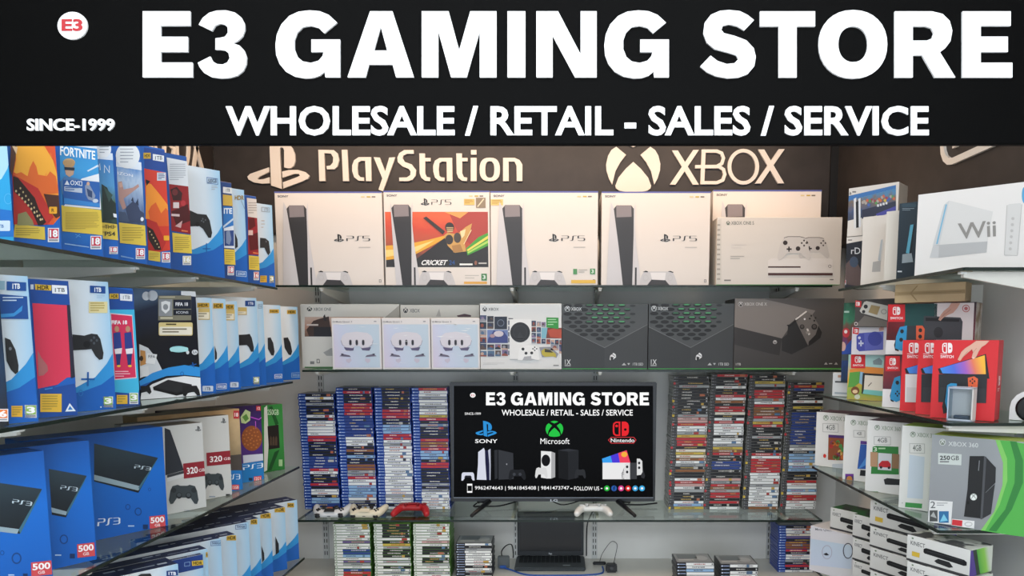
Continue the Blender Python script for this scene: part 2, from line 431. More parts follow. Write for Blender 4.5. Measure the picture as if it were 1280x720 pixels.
# --- raised letters on the back header
LET = M('#e6dccf', .5)
yH = YB - .04
fb = Face((0, yH, H), (1, 0, 0), 1, 1); fb.clip = False
def letters_back(name, label, fn, cat='sign letters'):
    fb.parts = {}; root = None
    fn(fb.canvas())
    ps = list(fb.parts.items())
    allv = [v for _, mb in ps for v in mb.v]
    base = Vector((sum(v.x for v in allv)/len(allv), yH, min(v.z for v in allv)))
    root = thing(name, label, cat, base)
    for nm, mb in ps: mb.build(nm, root)
def psmark(c): ps_logo(c.on('emblem'), 310.5, 172, 388, 237, LET, 0, .012)
letters_back('wall_emblem', 'cream raised letter P standing over a flat S emblem on the black back header', psmark, 'emblem')
def psword(c):
    k = c.crop(300, 175, 7.111)
    k.on('letter').poly([(703,92),(840,95),(875,125),(888,180),(873,240),(845,265),(780,265),(775,237),(810,232),(832,205),(835,160),(815,125),(755,122),(765,370),(712,370)], LET, 0, .012)
    k.on('letter_l').poly([(910,92),(960,92),(974,370),(922,370)], LET, 0, .012)
    k.on('letter_a').poly([(1170,157),(1174,370),(1126,370),(1118,190),(1080,190),(1055,205),(1050,250),(1055,310),(1075,335),(1108,338),(1108,368),(1060,366),(1020,335),(1003,280),(1003,230),(1020,185),(1060,158)], LET, 0, .012)
    k = c.crop(470, 175, 6.4)
    k.on('letter_y').poly([(-14,142),(35,145),(78,255),(110,145),(158,143),(60,415),(25,400),(55,310)], LET, 0, .012)
    k.on('letter_s').poly([(305,85),(305,115),(250,115),(222,130),(217,150),(235,180),(290,200),(325,245),(320,290),(295,322),(260,333),(190,333),(190,305),(250,303),(278,285),(280,255),(265,235),(215,215),(178,180),(175,145),(190,110),(230,85)], LET, 0, .012)
    for dx, nm in ((0, 'letter_t'), (295, 'letter_t')):
        k.on(nm if not dx else 'letter_t.001').poly([(x+dx, y) for x, y in [(350,112),(395,112),(395,148),(440,148),(440,175),(397,175),(397,270),(410,300),(437,305),(435,333),(395,330),(365,305),(353,270)]], LET, 0, .012)
    k.on('letter_a.001').poly([(612,147),(615,333),(570,333),(568,178),(530,176),(510,190),(505,240),(510,290),(525,303),(552,305),(550,333),(505,330),(475,305),(462,260),(460,210),(475,170),(510,148)], LET, 0, .012)
    k.on('letter_i').rect(760, 147, 807, 333, LET, 0, .012); k.on('letter_i').rect(762, 85, 806, 122, LET, 0, .012)
    k.on('letter_o').ring(912, 240, 81, 94, 45, 28, LET, 0, 28, .012, 2.6)
    k.on('letter_n').poly([(1018,333),(1018,147),(1110,147),(1150,165),(1172,200),(1172,333),(1127,333),(1125,210),(1110,178),(1062,176),(1064,333)], LET, 0, .012)
letters_back('wall_lettering', 'cream raised ten-letter word in rounded type beside the P and S emblem', psword)
letters_back('wall_emblem', 'cream raised ball emblem cut by a big X on the black back header', lambda c: x_logo(c.on('emblem'), 757.5, 173.8, 825, 241.2, LET, 0, .012), 'emblem')
def xword(c, ox=740, oy=175, kk=4.923):
    k = c.crop(ox, oy, kk); E = .012
    def X(nm, a, b): k.on(nm).poly(a, LET, 0, E); k.on(nm).poly(b, LET, 0, E+.0006)
    X('letter_x', [(490,68),(526,68),(655,278),(618,278)], [(620,65),(655,65),(512,278),(476,278)])
    b = k.on('letter_b')
    b.poly([(672,65),(697,65),(688,275),(664,275)], LET, 0, E)
    b.stroke([(672,72),(765,72),(795,85),(806,115),(796,148),(765,166),(632,168)], 20, LET, 0, E+.0004); b.stroke([(690,168),(780,168),(806,185),(814,215),(802,250),(765,266),(668,266)], 20, LET, 0, E+.0008)
    k.on('letter_o').ring(928, 168, 97, 110, 23, 22, LET, 0, 32, E)
    X('letter_x.001', [(1018,62),(1056,62),(1178,270),(1140,270)], [(1145,60),(1181,60),(1035,271),(999,271)])
letters_back('wall_lettering', 'cream raised four-letter word in thin capitals beside the X ball emblem', xword)
# --- letters on the left header (thin outline capitals) and emblem on the right header
fl = Face((XL+.07, 2.0, H), (0, 1, 0), 1, 1); fl.clip = False
c = fl.canvas().on('letter_x'); W = M('#efe4d6', .5)
def xs(c, pts, w=3.4):
    for p in pts: c.stroke(p, w, W, 1, .008)
xs(c, [[(248,158),(240,215)], [(237,160),(253,217)]])
c = fl.canvas().on('letter_o'); c.ring(227, 184, 9, 31, 3.2, 3.6, W, 1, 28, .008)
c = fl.canvas().on('letter_b'); xs(c, [[(205,150),(203,210)], [(205,150),(214,160),(212,176),(204,178)], [(204,178),(216,186),(214,206),(203,211)]])
c = fl.canvas().on('letter_x.001'); xs(c, [[(199,140),(181,208)], [(181,140),(199,210)]])
r = thing('wall_lettering', 'thin cream capitals on the side header board above the blue cartons', 'sign letters', (XL+.07, 3.1, 2.3)); fl.finish(r)
fr = Face((XR-.07, 2.0, H), (0, -1, 0), 1, 1); fr.clip = False
s0, t0 = fr.px(1180, 213)
q = Canvas(fr, lambda a, b: (s0 + a, t0 - b), 'outline')
pl_ = []
for cx_, cy_, t_ in ((.80, -.17, -90), (.80, -.09, 0), (.07, -.09, 90), (.07, -.17, 180)):
    for k_ in range(5): w_ = math.radians(t_ + 22.5*k_); pl_.append((cx_ + .075*math.cos(w_), cy_ + .075*math.sin(w_)))
q.stroke(pl_, .022, LET, 1, .01, closed=True)
q.on('emblem_letters').text('Nintendo', .065, -.215, .80, -.055, LET, 1, .02, .01)
r = thing('wall_emblem', 'cream rounded outline emblem on the side header above the large white carton', 'emblem', (XR-.07, 2.4, 2.2)); fr.finish(r)

# --- the shop's hanging name board
ys = 1.20; P0 = atY(640, 180.5, ys); zb = P0.z
pl, pr = atY(-30, 90, ys).x, atY(1312, 90, ys).x
ztop = atY(640, -14, ys).z
m = MB(); m.box((pl, ys, zb), (pr, ys+.012, ztop), M('#020202', .6, 0, .06), bev=.0012)
sign = thing('shop_sign', 'long black hanging name board with big white capital letters', 'sign', ((pl+pr)/2, ys, zb))
m.build('sign_board', sign)
fs = Face((0, ys, H), (1, 0, 0), 1, 1); fs.clip = False; c = fs.canvas(); WS = M('#ffffff', .55)
heading(c.on('heading_letters'), WS, 0, .004)
c.on('tagline_letters').text('WHOLESALE / RETAIL - SALES / SERVICE', 283, 133, 1160, 170, WS, 0, .024, .003)
c.on('date_letters').text('SINCE-1999', 35, 149, 144, 164, WS, 0, .02, .003)
b = c.on('round_badge'); b.ell(92, 33, 18.5, 17.2, WS, 0, 32, .003); b.on('badge_letters').text('E3', 79, 25, 105, 40, '#b02a30', 9, .03, .001)
fs.finish(sign)
m = MB()
for x in (pl+.25, (pl+pr)/2, pr-.25):
    m = MB(); m.tube([(x, ys+.006, ztop-.01), (x, ys+.006, 2.75)], .006, M('#4a4a4a', .4, 1)); m.build('hanger_rod', sign)

# ================================================================== glass shelves
EDGE = M('#16231d', .25)
BRK = M('#d5d3cb', .45)
def bracket(root, p, dirv, ln, t=.012, drop=.062):
    """tapered bracket arm from the wall end out to its tip, p = tip under the glass"""
    d = Vector(dirv); s = Vector((d.y, -d.x, 0)) * t/2; p = Vector(p); m = MB(); a = p; b = p + d*ln
    q = [a + Vector((0, 0, -.014)), a, b, b + Vector((0, 0, -drop)), b - d*.05 + Vector((0, 0, -drop+.004))]
    A = [x + s for x in q]; B = [x - s for x in q]
    m.poly(A, BRK); m.poly(B[::-1], BRK)
    for i in range(len(q)): m.poly([A[i-1], B[i-1], B[i], A[i]], BRK)
    m.box(tuple(a - Vector((.008, .008, .006))), tuple(a + Vector((.008, .008, .0))), M('#e8e8e4', .3))
    m.build('bracket_arm', root)
def shelf(label, x0, x1, y0, y1, z, edge, arms, dirv, ln, drop=.062, t=.009):
    root = thing('glass_shelf', label, 'shelf', ((x0+x1)/2, (y0+y1)/2, z-t))
    g = MB(); g.poly([(x0,y0,z-.0002),(x1,y0,z-.0002),(x1,y1,z-.0002),(x0,y1,z-.0002)], GLASS); g.build('glass_panel', root)
    e = MB(); w = .004
    for k in edge:
        if k == 'f': e.box((x0, y0-w, z-t), (x1, y0, z-.0004), EDGE)
        if k == 'l': e.box((x0-w, y0, z-t), (x0, y1, z-.0004), EDGE)
        if k == 'r': e.box((x1, y0, z-t), (x1+w, y1, z-.0004), EDGE)
    e.build('polished_edge', root)
    for a in arms: bracket(root, a, dirv, ln, .012, drop)
    return root
ZA, ZB, ZC, ZD = H+.203, H-.187, H-.565, H-.985
Z1, Z2, Z3, Z4 = H+.227, H-.141, H-.823, H-1.128
R1, R2, R3, R4 = H+.182, H-.228, H-.530, H-.945
XE, XF = -1.155, 1.05
TG = .010
def barm(xs, y, z): return [(x, y, z-TG) for x in xs]
shelf('topmost glass shelf on the back wall under the tall white cartons', atY(345, 357, 3.17).x, atY(1040, 357, 3.17).x, 3.17, YB, Z1, 'f', barm([atY(402, 362, 3.2).x, atY(640, 362, 3.2).x, atY(750, 362, 3.2).x, atY(996, 362, 3.2).x], 3.2, Z1), (0, 1, 0), .395)
shelf('glass shelf on the back wall directly above the television', atY(378, 463, 3.17).x, atY(1056, 463, 3.17).x, 3.17, YB, Z2, 'f', barm([atY(397, 470, 3.2).x, atY(640, 470, 3.2).x, atY(750, 470, 3.2).x, atY(992, 470, 3.2).x], 3.2, Z2), (0, 1, 0), .395, .02)
shelf('glass shelf carrying the television and the game case stacks', atY(372, 650, 3.2).x, atY(1027, 652, 3.2).x, 3.2, YB, Z3, 'flr', barm([atY(409, 656, 3.25).x, atY(640, 656, 3.25).x, atY(748, 656, 3.25).x, atY(985, 656, 3.25).x], 3.28, Z3), (0, 1, 0), .315, .035)
for z, ya, yb, lab, arms in ((ZA, .75, 2.97, 'topmost glass shelf on the blue carton side', (2.02, 2.35, 2.8)), (ZB, .75, 3.10, 'second glass shelf down on the blue carton side', (1.55, 2.02, 2.45, 2.9)), (ZC, .75, 3.14, 'third glass shelf down on the blue carton side', (1.75, 2.35, 2.9)), (ZD, .75, 3.16, 'lowest glass shelf on the blue carton side', (2.0, 2.6))):
    shelf(lab, XL, XE, ya, yb, z, 'r', [(XE-.02, y, z-TG) for y in arms], (-1, 0, 0), -(XL - XE) - .03)
for z, ya, yb, lab, arms, dr in ((R1, 1.90, 2.74, 'topmost glass shelf opposite the blue cartons, under the large white carton', (1.925, 2.4), .07), (R2, 1.925, 2.95, 'glass shelf under the red cartons', (1.955,), .03), (R3, 1.95, 2.95, 'glass shelf under the white and green cartons', (2.0, 2.6), .02)):
    shelf(lab, XF, XR, ya, yb, z, 'lf', [(XF+.01, y, z-TG) for y in arms], (1, 0, 0), XR-XF-.02, dr)
# slotted wall uprights
UPM = M('#c4c6c4', .4); SL = M('#3a3a38', .7)
def upright(label, x, z0, z1, n=(0, -1, 0), y=YB):
    m = MB(); m.box((x-.014, y-.012, z0), (x+.014, y, z1), UPM)
    z = z0 + .02; s = MB()
    while z < z1-.03:
        for dx in (-.006, .006): s.box((x+dx-.0022, y-.0126, z), (x+dx+.0022, y-.0119, z+.020), SL)
        z += .032
    r = thing('wall_upright', label, 'upright', (x, y, z0)); m.build('rail', r); tag(s.build('slot_row', r))
for u, l in ((402, 'slotted metal wall upright behind the first tall white carton'), (646, 'slotted metal wall upright between the grey adapter box and the laptop lid'), (743, 'slotted metal wall upright between the laptop and the cased stacks'), (961, 'slotted metal wall upright beside the lone blue-case stack')):
    upright(l, atY(u, 680 if u != 402 else 500, YB).x, Z4+.002, Z3-.08 if False else hz0-.01)

# counter under the television
m = MB(); m.box((XL+.02, 3.02, Z4-.03), (XR-.02, YB-.002, Z4), NZ('#c9c7c0', '#d8d6cf', 3, .35))
ct = thing('display_counter', 'white counter top under the television shelf holding the laptop', 'counter', (0, 3.3, 0)); m.build('counter_top', ct)
m = MB(); m.box((XL+.02, 3.08, 0), (XR-.02, YB-.002, Z4-.03), M('#c2c1ba')); m.build('counter_base', ct)

# ================================================================== television
def television():
    y0 = 3.395
    x0, x1 = atY(563, 552, y0).x, atY(820, 552, y0).x; zt, zl = atY(690, 478, y0).z, atY(690, 627, y0).z
    tv = thing('television', 'black flat-screen television showing a shop advert, standing on the middle glass shelf', 'television', ((x0+x1)/2, y0+.04, Z3))
    BZ = M('#14161a', .3, 0, .5)
    m = MB(); m.box((x0, y0, zl), (x1, y0+.035, zt), BZ, bev=.003); m.box((x0+.12, y0+.035, zl+.03), (x1-.12, y0+.085, zt-.16), BZ, bev=.01)
    m.build('cabinet', tv)
    f = Face((x0, y0-.0012, zl), (1, 0, 0), x1-x0, zt-zl)
    f2 = Face((x0, y0-.0004, zl), (1, 0, 0), x1-x0, zt-zl)
    fr_ = f2.canvas().on('bezel_line'); fr_.rect(567, 621.6, 816.5, 622.6, '#7c828c', 1); fr_.text('LG', 688, 624, 697, 627, '#c9ccd2', 1, .02)
    fr_.rect(566.2, 482, 566.9, 622, '#4a505a', 1); f2.finish(tv, {'bezel_line': 'thin silver line along the lower frame'})
    f.parts = {}; c = f.canvas().on('screen')
    c.rect(567.3, 482.3, 816.3, 621.4, EM('#020203', .6), 1)
    w = EM('#ffffff', 1.0)
    # banner heading repeated on the screen
    sx, sy = (811-607.5)/(1262-180), (506.5-490.5)/(97-15.5)
    hc = Canvas(f, lambda a, b: f.px(607.5+(a-180)*sx, 490.5+(b-15.5)*sy), 'screen')
    heading(hc, w, 2)
    c.text('WHOLESALE / RETAIL - SALES / SERVICE', 627, 512, 791, 519.5, w, 2, .012)
    c.text('SINCE-1999', 581, 515.6, 601, 518.6, w, 2, .005)
    c.ell(591, 494, 3.4, 3, w, 2); c.text('E3', 588.9, 492.6, 593.1, 495.4, EM('#c02030'), 3, .02)
    ps_logo(c, 594.5, 526, 621, 546, EM('#2a8fd6'), 2)
    c.text('SONY', 594, 549, 622, 553.8, w, 2, .012)
    x_logo(c, 682, 526, 704, 546, EM('#21c443'), 2)
    c.text('Microsoft', 675.5, 547.8, 712, 555, w, 2, .0)
    sw_logo(c, 766, 527, 786, 545, EM('#e8242c'), 2)
    c.stroke([(764,546.6),(792,546.6),(795,550),(792,554),(764,554),(760.5,550)], .8, EM('#d23a40'), 2, closed=True)
    c.text('Nintendo', 763.5, 548, 793, 552.8, w, 2, .006)
    # pictured consoles
    k = c.crop(560, 545, 8.4714)
    g1, g2, g3 = EM('#d5d8e6'), EM('#b9bdcf'), EM('#1c1d3c')
    k.poly([(320,170),(380,125),(390,150),(395,280),(408,465),(305,462),(318,300)], g1, 2); k.poly([(390,150),(430,155),(438,300),(440,465),(408,465),(395,280)], g3, 2)
    k.poly([(425,150),(450,135),(452,300),(450,465),(440,465),(438,300)], g2, 3)
    k.poly([(145,400),(160,385),(262,385),(275,400),(282,470),(262,470),(245,440),(180,440),(160,472),(142,472)], g1, 2); k.poly([(185,418),(240,418),(255,440),(170,440)], EM('#202028'), 3)
    k.poly([(490,150),(525,145),(525,450),(495,458)], EM('#2c2e33'), 2); k.poly([(532,145),(690,180),(696,455),(535,462)], EM('#33353a'), 2); k.ell(622, 298, 6, 9, EM('#9a9ca4'), 3)
    pd = Canvas(f, lambda a, b: k.mp(a, b), 'screen').sub(640, 345, 825, 465); pd.poly(PADO, EM('#1f2125'), 3)
    for x in (.33, .67): pd.ell(x, .5, .09, .14, EM('#3c3f46'), 4, 10)
    k.poly([(985,158),(1095,165),(1092,450),(1045,450),(985,440)], EM('#e6e6e6'), 2); k.poly([(1095,165),(1135,180),(1135,435),(1092,450)], EM('#a9a9ab'), 2)
    k.ell(1036, 258, 46, 62, EM('#101013'), 3); pd = k.sub(922, 325, 1055, 445); pd.poly(PADO, EM('#d8d8d8'), 4)
    k = c.crop(690, 545, 8.4714)
    k.poly([(65,150),(170,165),(172,465),(70,445)], EM('#18191c'), 2); k.poly([(170,165),(282,150),(280,440),(172,465)], EM('#232529'), 2)
    k.poly([(65,150),(170,135),(282,150),(170,165)], EM('#303238'), 2); pd = k.sub(240, 345, 358, 450); pd.poly(PADO, EM('#2b2d31'), 4)
    k.poly([(530,240),(790,150),(830,285),(535,285)], EM('#3aa0ee'), 2); k.poly([(620,209),(790,150),(830,285),(640,285)], EM('#4a3ad8'), 3); k.poly([(700,181),(790,150),(830,285),(720,285)], EM('#ee4560'), 4); k.ell(765, 195, 32, 28, EM('#f5b13c'), 5)
    k.rect(535, 282, 830, 457, EM('#e9e9e9'), 6); k.poly([(770,300),(790,285),(825,282),(825,455),(785,455),(765,430)], EM('#dcdcdc'), 7); k.rect(825, 282, 898, 455, EM('#3b3c40'), 7)
    k.poly([(898,238),(930,240),(955,265),(958,380),(940,410),(898,415)], EM('#dcdcdc'), 7)
    for x, y in ((795,325),(795,380),(922,285),(922,335)): k.ell(x, y, 13, 15, EM('#222428'), 8, 10)
    k.poly([(735,400),(765,330),(765,455),(740,455)], EM('#46474b'), 6)
    k.poly([(958,330),(985,420),(975,450),(945,440),(940,410)], EM('#2e2f33'), 6)
    for x, h in ((581,'#25b03c'),(657,'#2a5aa8'),(732,'#d1478c'),(806,'#d8231f'),(881,'#3a9bd4'),(953,'#3aa8e0')):
        k.ell(x, 554, 30, 30, EM(h), 2); k.ell(x, 554, 14, 13, EM('#f4f4f4'), 3, 8) if h != '#2a5aa8' else k.text('f', x-8, 532, x+10, 578, EM('#0b1838'), 3, .03)
    k = c.crop(560, 545, 8.4714); k.rect(203, 505, 257, 600, w, 2); k.rect(207, 525, 253, 583, EM('#020203'), 3)
    c.text('9962474643 | 9841845408 | 9841473747', 593.6, 607.6, 711.5, 613.4, w, 2, .004)
    c.text('-', 713, 610, 715.5, 611, w, 2); c.text('FOLLOW US', 717.7, 608, 749, 613, w, 2, .004); c.text('-', 751, 610, 753, 611, w, 2)
    f.finish(tv)
    for u0, u1, s in ((612, 595, -1), (772, 789, 1)):
        m = MB(); lo = []; a = atY(u0, 626, y0+.01)
        for yy in (-.16, .12):
            b = Vector((atY(u1, 640, y0).x, y0+yy, Z3+.012)); m.tube([a, b], [.013, .008], M('#101114', .4), 6)
            lo.append(b)
        lg = m.build('leg', tv)
        for b in lo: m = MB(); m.ball(b + Vector((0, 0, -.001)), .009, M('#101114', .6), n=8); m.build('rubber_foot', lg)
television()
# cables behind and under the television
def cable(name, label, pts, r, m):
    mb = MB(); P = [Vector(p) for p in pts]; Q = []
    for i in range(len(P)-1):
        a, b, c, d = P[max(i-1, 0)], P[i], P[i+1], P[min(i+2, len(P)-1)]
        for k in range(6):
            t = k/6; Q.append(.5*((2*b)+(c-a)*t+(2*a-5*b+4*c-d)*t*t+(3*b-a-3*c+d)*t**3))
    Q.append(P[-1]); mb.tube(Q, r, m, 6)
    return tag(mb.build(name, None, P[0]), label, 'cable')
BK = M('#15171a', .5)
zc = Z3 + .011
cable('power_cable', 'black cable looping on the glass behind the television leg nearest the blue stacks', [atY(596, 629, 3.5), atY(592, 633, 3.47), Vector((atY(602, 640, 3.40).x, 3.42, zc)), Vector((atY(625, 640, 3.40).x, 3.43, zc)), Vector((atY(650, 636, 3.45).x, 3.50, zc+.012))], .0035, BK)
cable('power_cable', 'black cable sagging below the middle of the television frame', [Vector((atY(655, 630, 3.5).x, 3.5, zc+.03)), Vector((atY(685, 634, 3.46).x, 3.47, zc+.02)), Vector((atY(705, 636, 3.44).x, 3.45, zc)), Vector((atY(735, 632, 3.48).x, 3.47, zc+.03))], .003, BK)
cable('power_cable', 'black cable running out past the television leg nearest the clear cases', [Vector((atY(780, 634, 3.45).x, 3.46, zc)), Vector((atY(800, 634, 3.45).x, 3.45, zc)), Vector((atY(822, 634, 3.45).x, 3.47, zc+.004))], .004, BK)
# ================================================================== cartons on the blue side (viewer's left)
BLUE, DBLUE, LBLUE, CYAN, PALE = '#1a5fb4', '#17407f', '#2f8fd0', '#3fa9dc', '#dfe8ec'
def row_point(u, X, z):
    de = F * X / (u - CU); return Vector((X, (de + (z - H) * sP) / cP, z))
def proj_u(p):
    return CU + F * p.x / (p.y * cP - (p.z - H) * sP)
class Row:
    """cartons shingled along a side shelf; side=-1 blue side, +1 opposite side"""
    def __init__(s, side, z, X, deg, group):
        s.side, s.z, s.X, s.group = side, z, X, group; a = math.radians(deg)
        s.ex = Vector((math.sin(a), math.cos(a), 0)) if side < 0 else Vector((math.sin(a), -math.cos(a), 0))
        s.sa = math.sin(a)
    def add(s, u, vt, nxt, label, mats, art, w=.36, d=None, name='console_box', z=None, h=None, labels=None, X=None, tmax=.11, uR=None, top=False):
        z = s.z if z is None else z; X = s.X if X is None else X
        P = row_point(u, X, z + .001)
        if h is None: h = atY(u, vt, P.y).z - z
        if d is None:
            d = tmax
            if nxt: d = min(tmax, abs(row_point(nxt, X, z).y - P.y) * s.sa - .003)
        if uR:
            lo, hi = .02, .8
            for _ in range(30):
                w = (lo + hi) / 2
                if proj_u(P + s.ex * w) < uR: lo = w
                else: hi = w
        O = P - s.ex * w if s.side < 0 else P
        root, f = carton(name, label, 'box', O, s.ex, w, h, max(d, .02), mats, s.group)
        if art: art(f, f.canvas(), f.unit())
        f.finish(root, labels)
        if top:
            t = Face(O + Vector((0, 0, h)), s.ex, w, max(d, .02), -(s.ex.cross(Vector((0, 0, 1))))); k = t.unit().on('top_print')
            for a_, b_, c_, d_ in ((.08,.55,.16,.68),(.17,.58,.26,.64),(.52,.28,.60,.42),(.62,.30,.66,.40),(.70,.60,.86,.66),(.88,.56,.95,.70)): k.rect(a_, b_, c_, d_, '#b9c4d8', 1)
            t.finish(root)
        return root
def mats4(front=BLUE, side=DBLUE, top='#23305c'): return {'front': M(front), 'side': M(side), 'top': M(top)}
YEL = '#d9bd4a'
def notice(c, a0, b0, a1, b1, seed=1, q=None, part='notice_label', n=6, bg=YEL):
    k = c.on(part)
    k.poly(q or [(a0,b0),(a1,b0),(a1,b1),(a0,b1)], bg, 4)
    if q: a0, b0, a1, b1 = q[3][0], max(q[0][1], q[1][1]), q[1][0], min(q[2][1], q[3][1])
    w, h = a1-a0, b1-b0; lines(k, a0+w*.08, b0+h*.1, a1-w*.1, b1-h*.06, n, '#a8903c', 5, .35, seed)
# ---- art of the cartons on the topmost shelf
K1 = lambda c: c.crop(0, 175, 4.964)
K2 = lambda c: c.crop(120, 175, 4.364)
K3 = lambda c: c.crop(230, 200, 4.236)
def swoosh(c, m1=LBLUE, m2=BLUE, y=.5, L=1):
    c.poly([(1,y),(.95,y+.08),(.86,y+.18),(.72,y+.25),(.5,y+.29),(0,y+.3),(0,1.0),(1,1.0)], m1, L)
    c.poly([(1,y+.17),(.9,y+.24),(.75,y+.29),(.5,y+.31),(0,y+.315),(0,1.0),(1,1.0)], m2, L+1)
def a0(f, c, n):
    k = K1(c); k.poly([(-300,-100),(70,-100),(62,120),(45,180),(10,240),(-60,290),(-300,300)], '#a9d4ea', 1); k.poly([(-300,300),(-60,290),(10,240),(45,180),(62,120),(75,500),(-300,480)], '#2aa0d8', 1)
    k.poly([(-300,390),(85,440),(85,600),(-300,600)], '#1f6fc0', 2); k.on('storage_label').rrect(-60, 500, 62, 565, 8, '#c9dcea', 3); k.on('storage_label').text('1TB', -20, 525, 22, 545, '#2f6fb0', 4, .02)
    k.ring(50, 365, 26, 34, 4, 4, '#58b4e2', 3, 14)
WESTF = GR([(0, '#b02a26'), (.35, '#d2382a'), (.62, '#e8772c'), (.85, '#f0a63c'), (1, '#d8532c')], (.25, .25, .75), .25)
def a1(f, c, n):
    k = K1(c)
    k.on('front_artwork').poly([(60,-60),(372,-60),(378,470),(330,525),(95,530),(80,300)], WESTF, 1)
    k.on('front_picture').poly([(90,-10),(230,-10),(270,30),(330,130),(360,240),(300,245),(290,190),(270,235),(240,225),(225,170),(205,135),(190,180),(170,225),(130,225),(85,200),(100,120)], '#eda83a', 2)
    p = k.on('front_picture')
    p.poly([(205,130),(225,165),(235,215),(290,225),(310,195),(345,225),(368,330),(250,335),(230,320),(80,215),(130,200),(170,225),(185,170)], '#d8662c', 3)
    p.poly([(80,215),(235,300),(300,420),(330,480),(290,525),(85,525),(80,300)], '#b8302a', 4)
    p.poly([(80,225),(110,235),(215,360),(240,430),(285,510),(265,528),(235,530),(190,430),(130,360),(85,320)], '#2c1d18', 5)
    for i in range(9): p.ell(98+19*i, 318+22*i, 6, 8, '#d8c090', 6, 8); p.ell(125+17*i, 300+24*i, 5, 7, '#c8b080', 6, 8)
    p.poly([(270,335),(370,345),(378,470),(345,485),(300,430)], '#4a2a20', 5)
    p.rrect(303, 415, 352, 458, 6, '#e8a62c', 6); p.text('R', 318, 426, 334, 446, '#3a2a10', 7, .02)
    p.poly([(70,-40),(105,-40),(95,120),(75,230),(60,180)], '#5a3a2c', 5); p.poly([(72,35),(108,45),(100,90),(85,60)], '#e8c8a0', 6)
    p.poly([(110,460),(160,445),(200,500),(210,530),(105,530)], '#8f8a5c', 6)
    notice(k, 0, 0, 0, 0, 3, [(92,522),(276,540),(280,620),(80,603)], n=4)
    pegi(k, '18', 296, 546, 366, 634, '#c8344c')
def a2(f, c, n):
    k = K1(c)
    k.poly([(368,-40),(640,-40),(640,660),(380,640)], GR([(0, '#1d5fae'), (.35, '#2a7cc4'), (.7, '#3f9bd6'), (1, '#2f7fc4')], (0, 0, 1)), 1)
    k.on('white_band').poly([(372,-40),(612,-40),(614,56),(372,28)], '#d6dde6', 2)
    k.on('title').quad((372,36), (590,68), (590,124), (372,95)).text('FORTNITE', 0, 0, 1, 1, '#f0f4f6', 3, .025)
    p = k.on('front_picture')
    p.poly([(630,140),(540,190),(545,197),(635,152)], '#cfe0ee', 2)
    p.ell(427, 140, 38, 26, '#c9a878', 3); p.rrect(395, 125, 462, 168, 18, '#b89468', 4); p.poly([(398,165),(462,170),(455,215),(430,230),(408,215)], '#c9a58c', 3); p.poly([(398,168),(462,172),(460,190),(400,186)], '#22303e', 5)
    p.poly([(400,225),(455,235),(500,245),(510,300),(385,340),(372,260)], '#4f7eb0', 4)
    k.on('bundle_panel').poly([(505,240),(628,205),(630,432),(395,410)], '#e2e6ea', 5)
    b = k.on('bundle_panel'); b.poly([(390,248),(505,250),(618,262),(618,420),(392,398)], '#2c5fa8', 6)
    b.quad((398,250), (500,258), (500,285), (398,278)).text('△O×□', 0, 0, 1, 1, '#e6eaf0', 7, .02) if False else None
    b.poly([(398,278),(414,250),(430,280)], '#dfe6ee', 7); b.ring(447, 266, 13, 15, 5, 5, '#dfe6ee', 7, 14); b.stroke([(463,255),(485,282)], 5, '#dfe6ee', 7); b.stroke([(485,255),(463,282)], 5, '#dfe6ee', 7); b.stroke([(490,258),(506,260),(506,284),(490,282)], 4, '#dfe6ee', 7, closed=True)
    b.poly([(397,288),(508,300),(508,330),(397,316)], '#c2cede', 7); lines(b, 402, 294, 500, 318, 2, '#4a6ea8', 8, .5)
    b.poly([(525,285),(545,265),(560,290),(590,345),(580,380),(545,370),(530,340)], '#8a96ae', 7); b.poly([(535,300),(570,320),(570,360),(545,350)], '#34486e', 8); b.ell(545, 272, 10, 12, '#c9a58c', 8, 10)
    b.ell(590, 378, 18, 12, '#c9d3e0', 7); b.poly([(395,360),(520,380),(618,395),(618,418),(395,396)], '#3a86cc', 7)
    notice(k, 0, 0, 0, 0, 5, [(380,405),(640,437),(645,592),(385,566)], n=11)
    pegi(k, '18', 560, 595, 628, 678, '#c8344c')
    k.poly([(400,640),(552,662),(552,668),(400,647)], '#8fb4dc', 3); k.stroke([(465,585),(500,602)], 4, '#5a9ad4', 3); k.stroke([(495,585),(470,606)], 4, '#5a9ad4', 3)
HZS = GR([(0, '#2a3a36'), (.35, '#4c6a5e'), (.6, '#4f8fbe'), (1, '#3a78b8')], (0, 0, 1), .3)
HZS2 = GR([(0, '#3c4c6a'), (.35, '#6f86ac'), (.7, '#a9bcd2'), (1, '#5a86be')], (0, 0, 1), .4)
def a3(f, c, n):
    k = K2(c); k.on('front_picture').poly([(-60,98),(112,112),(124,460),(-60,440)], HZS, 1); k.on('white_band').poly([(-60,60),(110,75),(112,112),(-60,98)], '#cfdae8', 2)
    k.on('round_sticker').ell(40, 50, 42, 48, '#d9dde2', 3); lines(k.on('round_sticker'), 18, 20, 70, 80, 4, '#8a94a0', 4, .3)
    t = k.on('title'); t.stroke([(2,170),(20,130),(22,165)], 4, '#cfdbe6', 3); t.stroke([(45,180),(45,138),(72,178),(72,140)], 4, '#cfdbe6', 3)
    p = k.on('front_picture'); p.poly([(30,240),(60,260),(90,330),(112,350),(118,430),(40,440)], '#26332f', 3); p.poly([(38,250),(90,300),(70,340)], '#39504a', 4)
    p.poly([(92,400),(112,405),(112,425),(95,420)], '#dfe2e6', 5)
    notice(k, 0, 0, 0, 0, 2, [(-40,440),(126,462),(130,548),(-40,530)], n=2); t = k.on('notice_label'); t.text('TH3', 46, 462, 98, 485, '#4a4420', 6, .01); t.text('PS4', 46, 500, 104, 524, '#3a3a30', 6, .02)
    pegi(k, '18', 72, 582, 118, 622, '#c8546c')
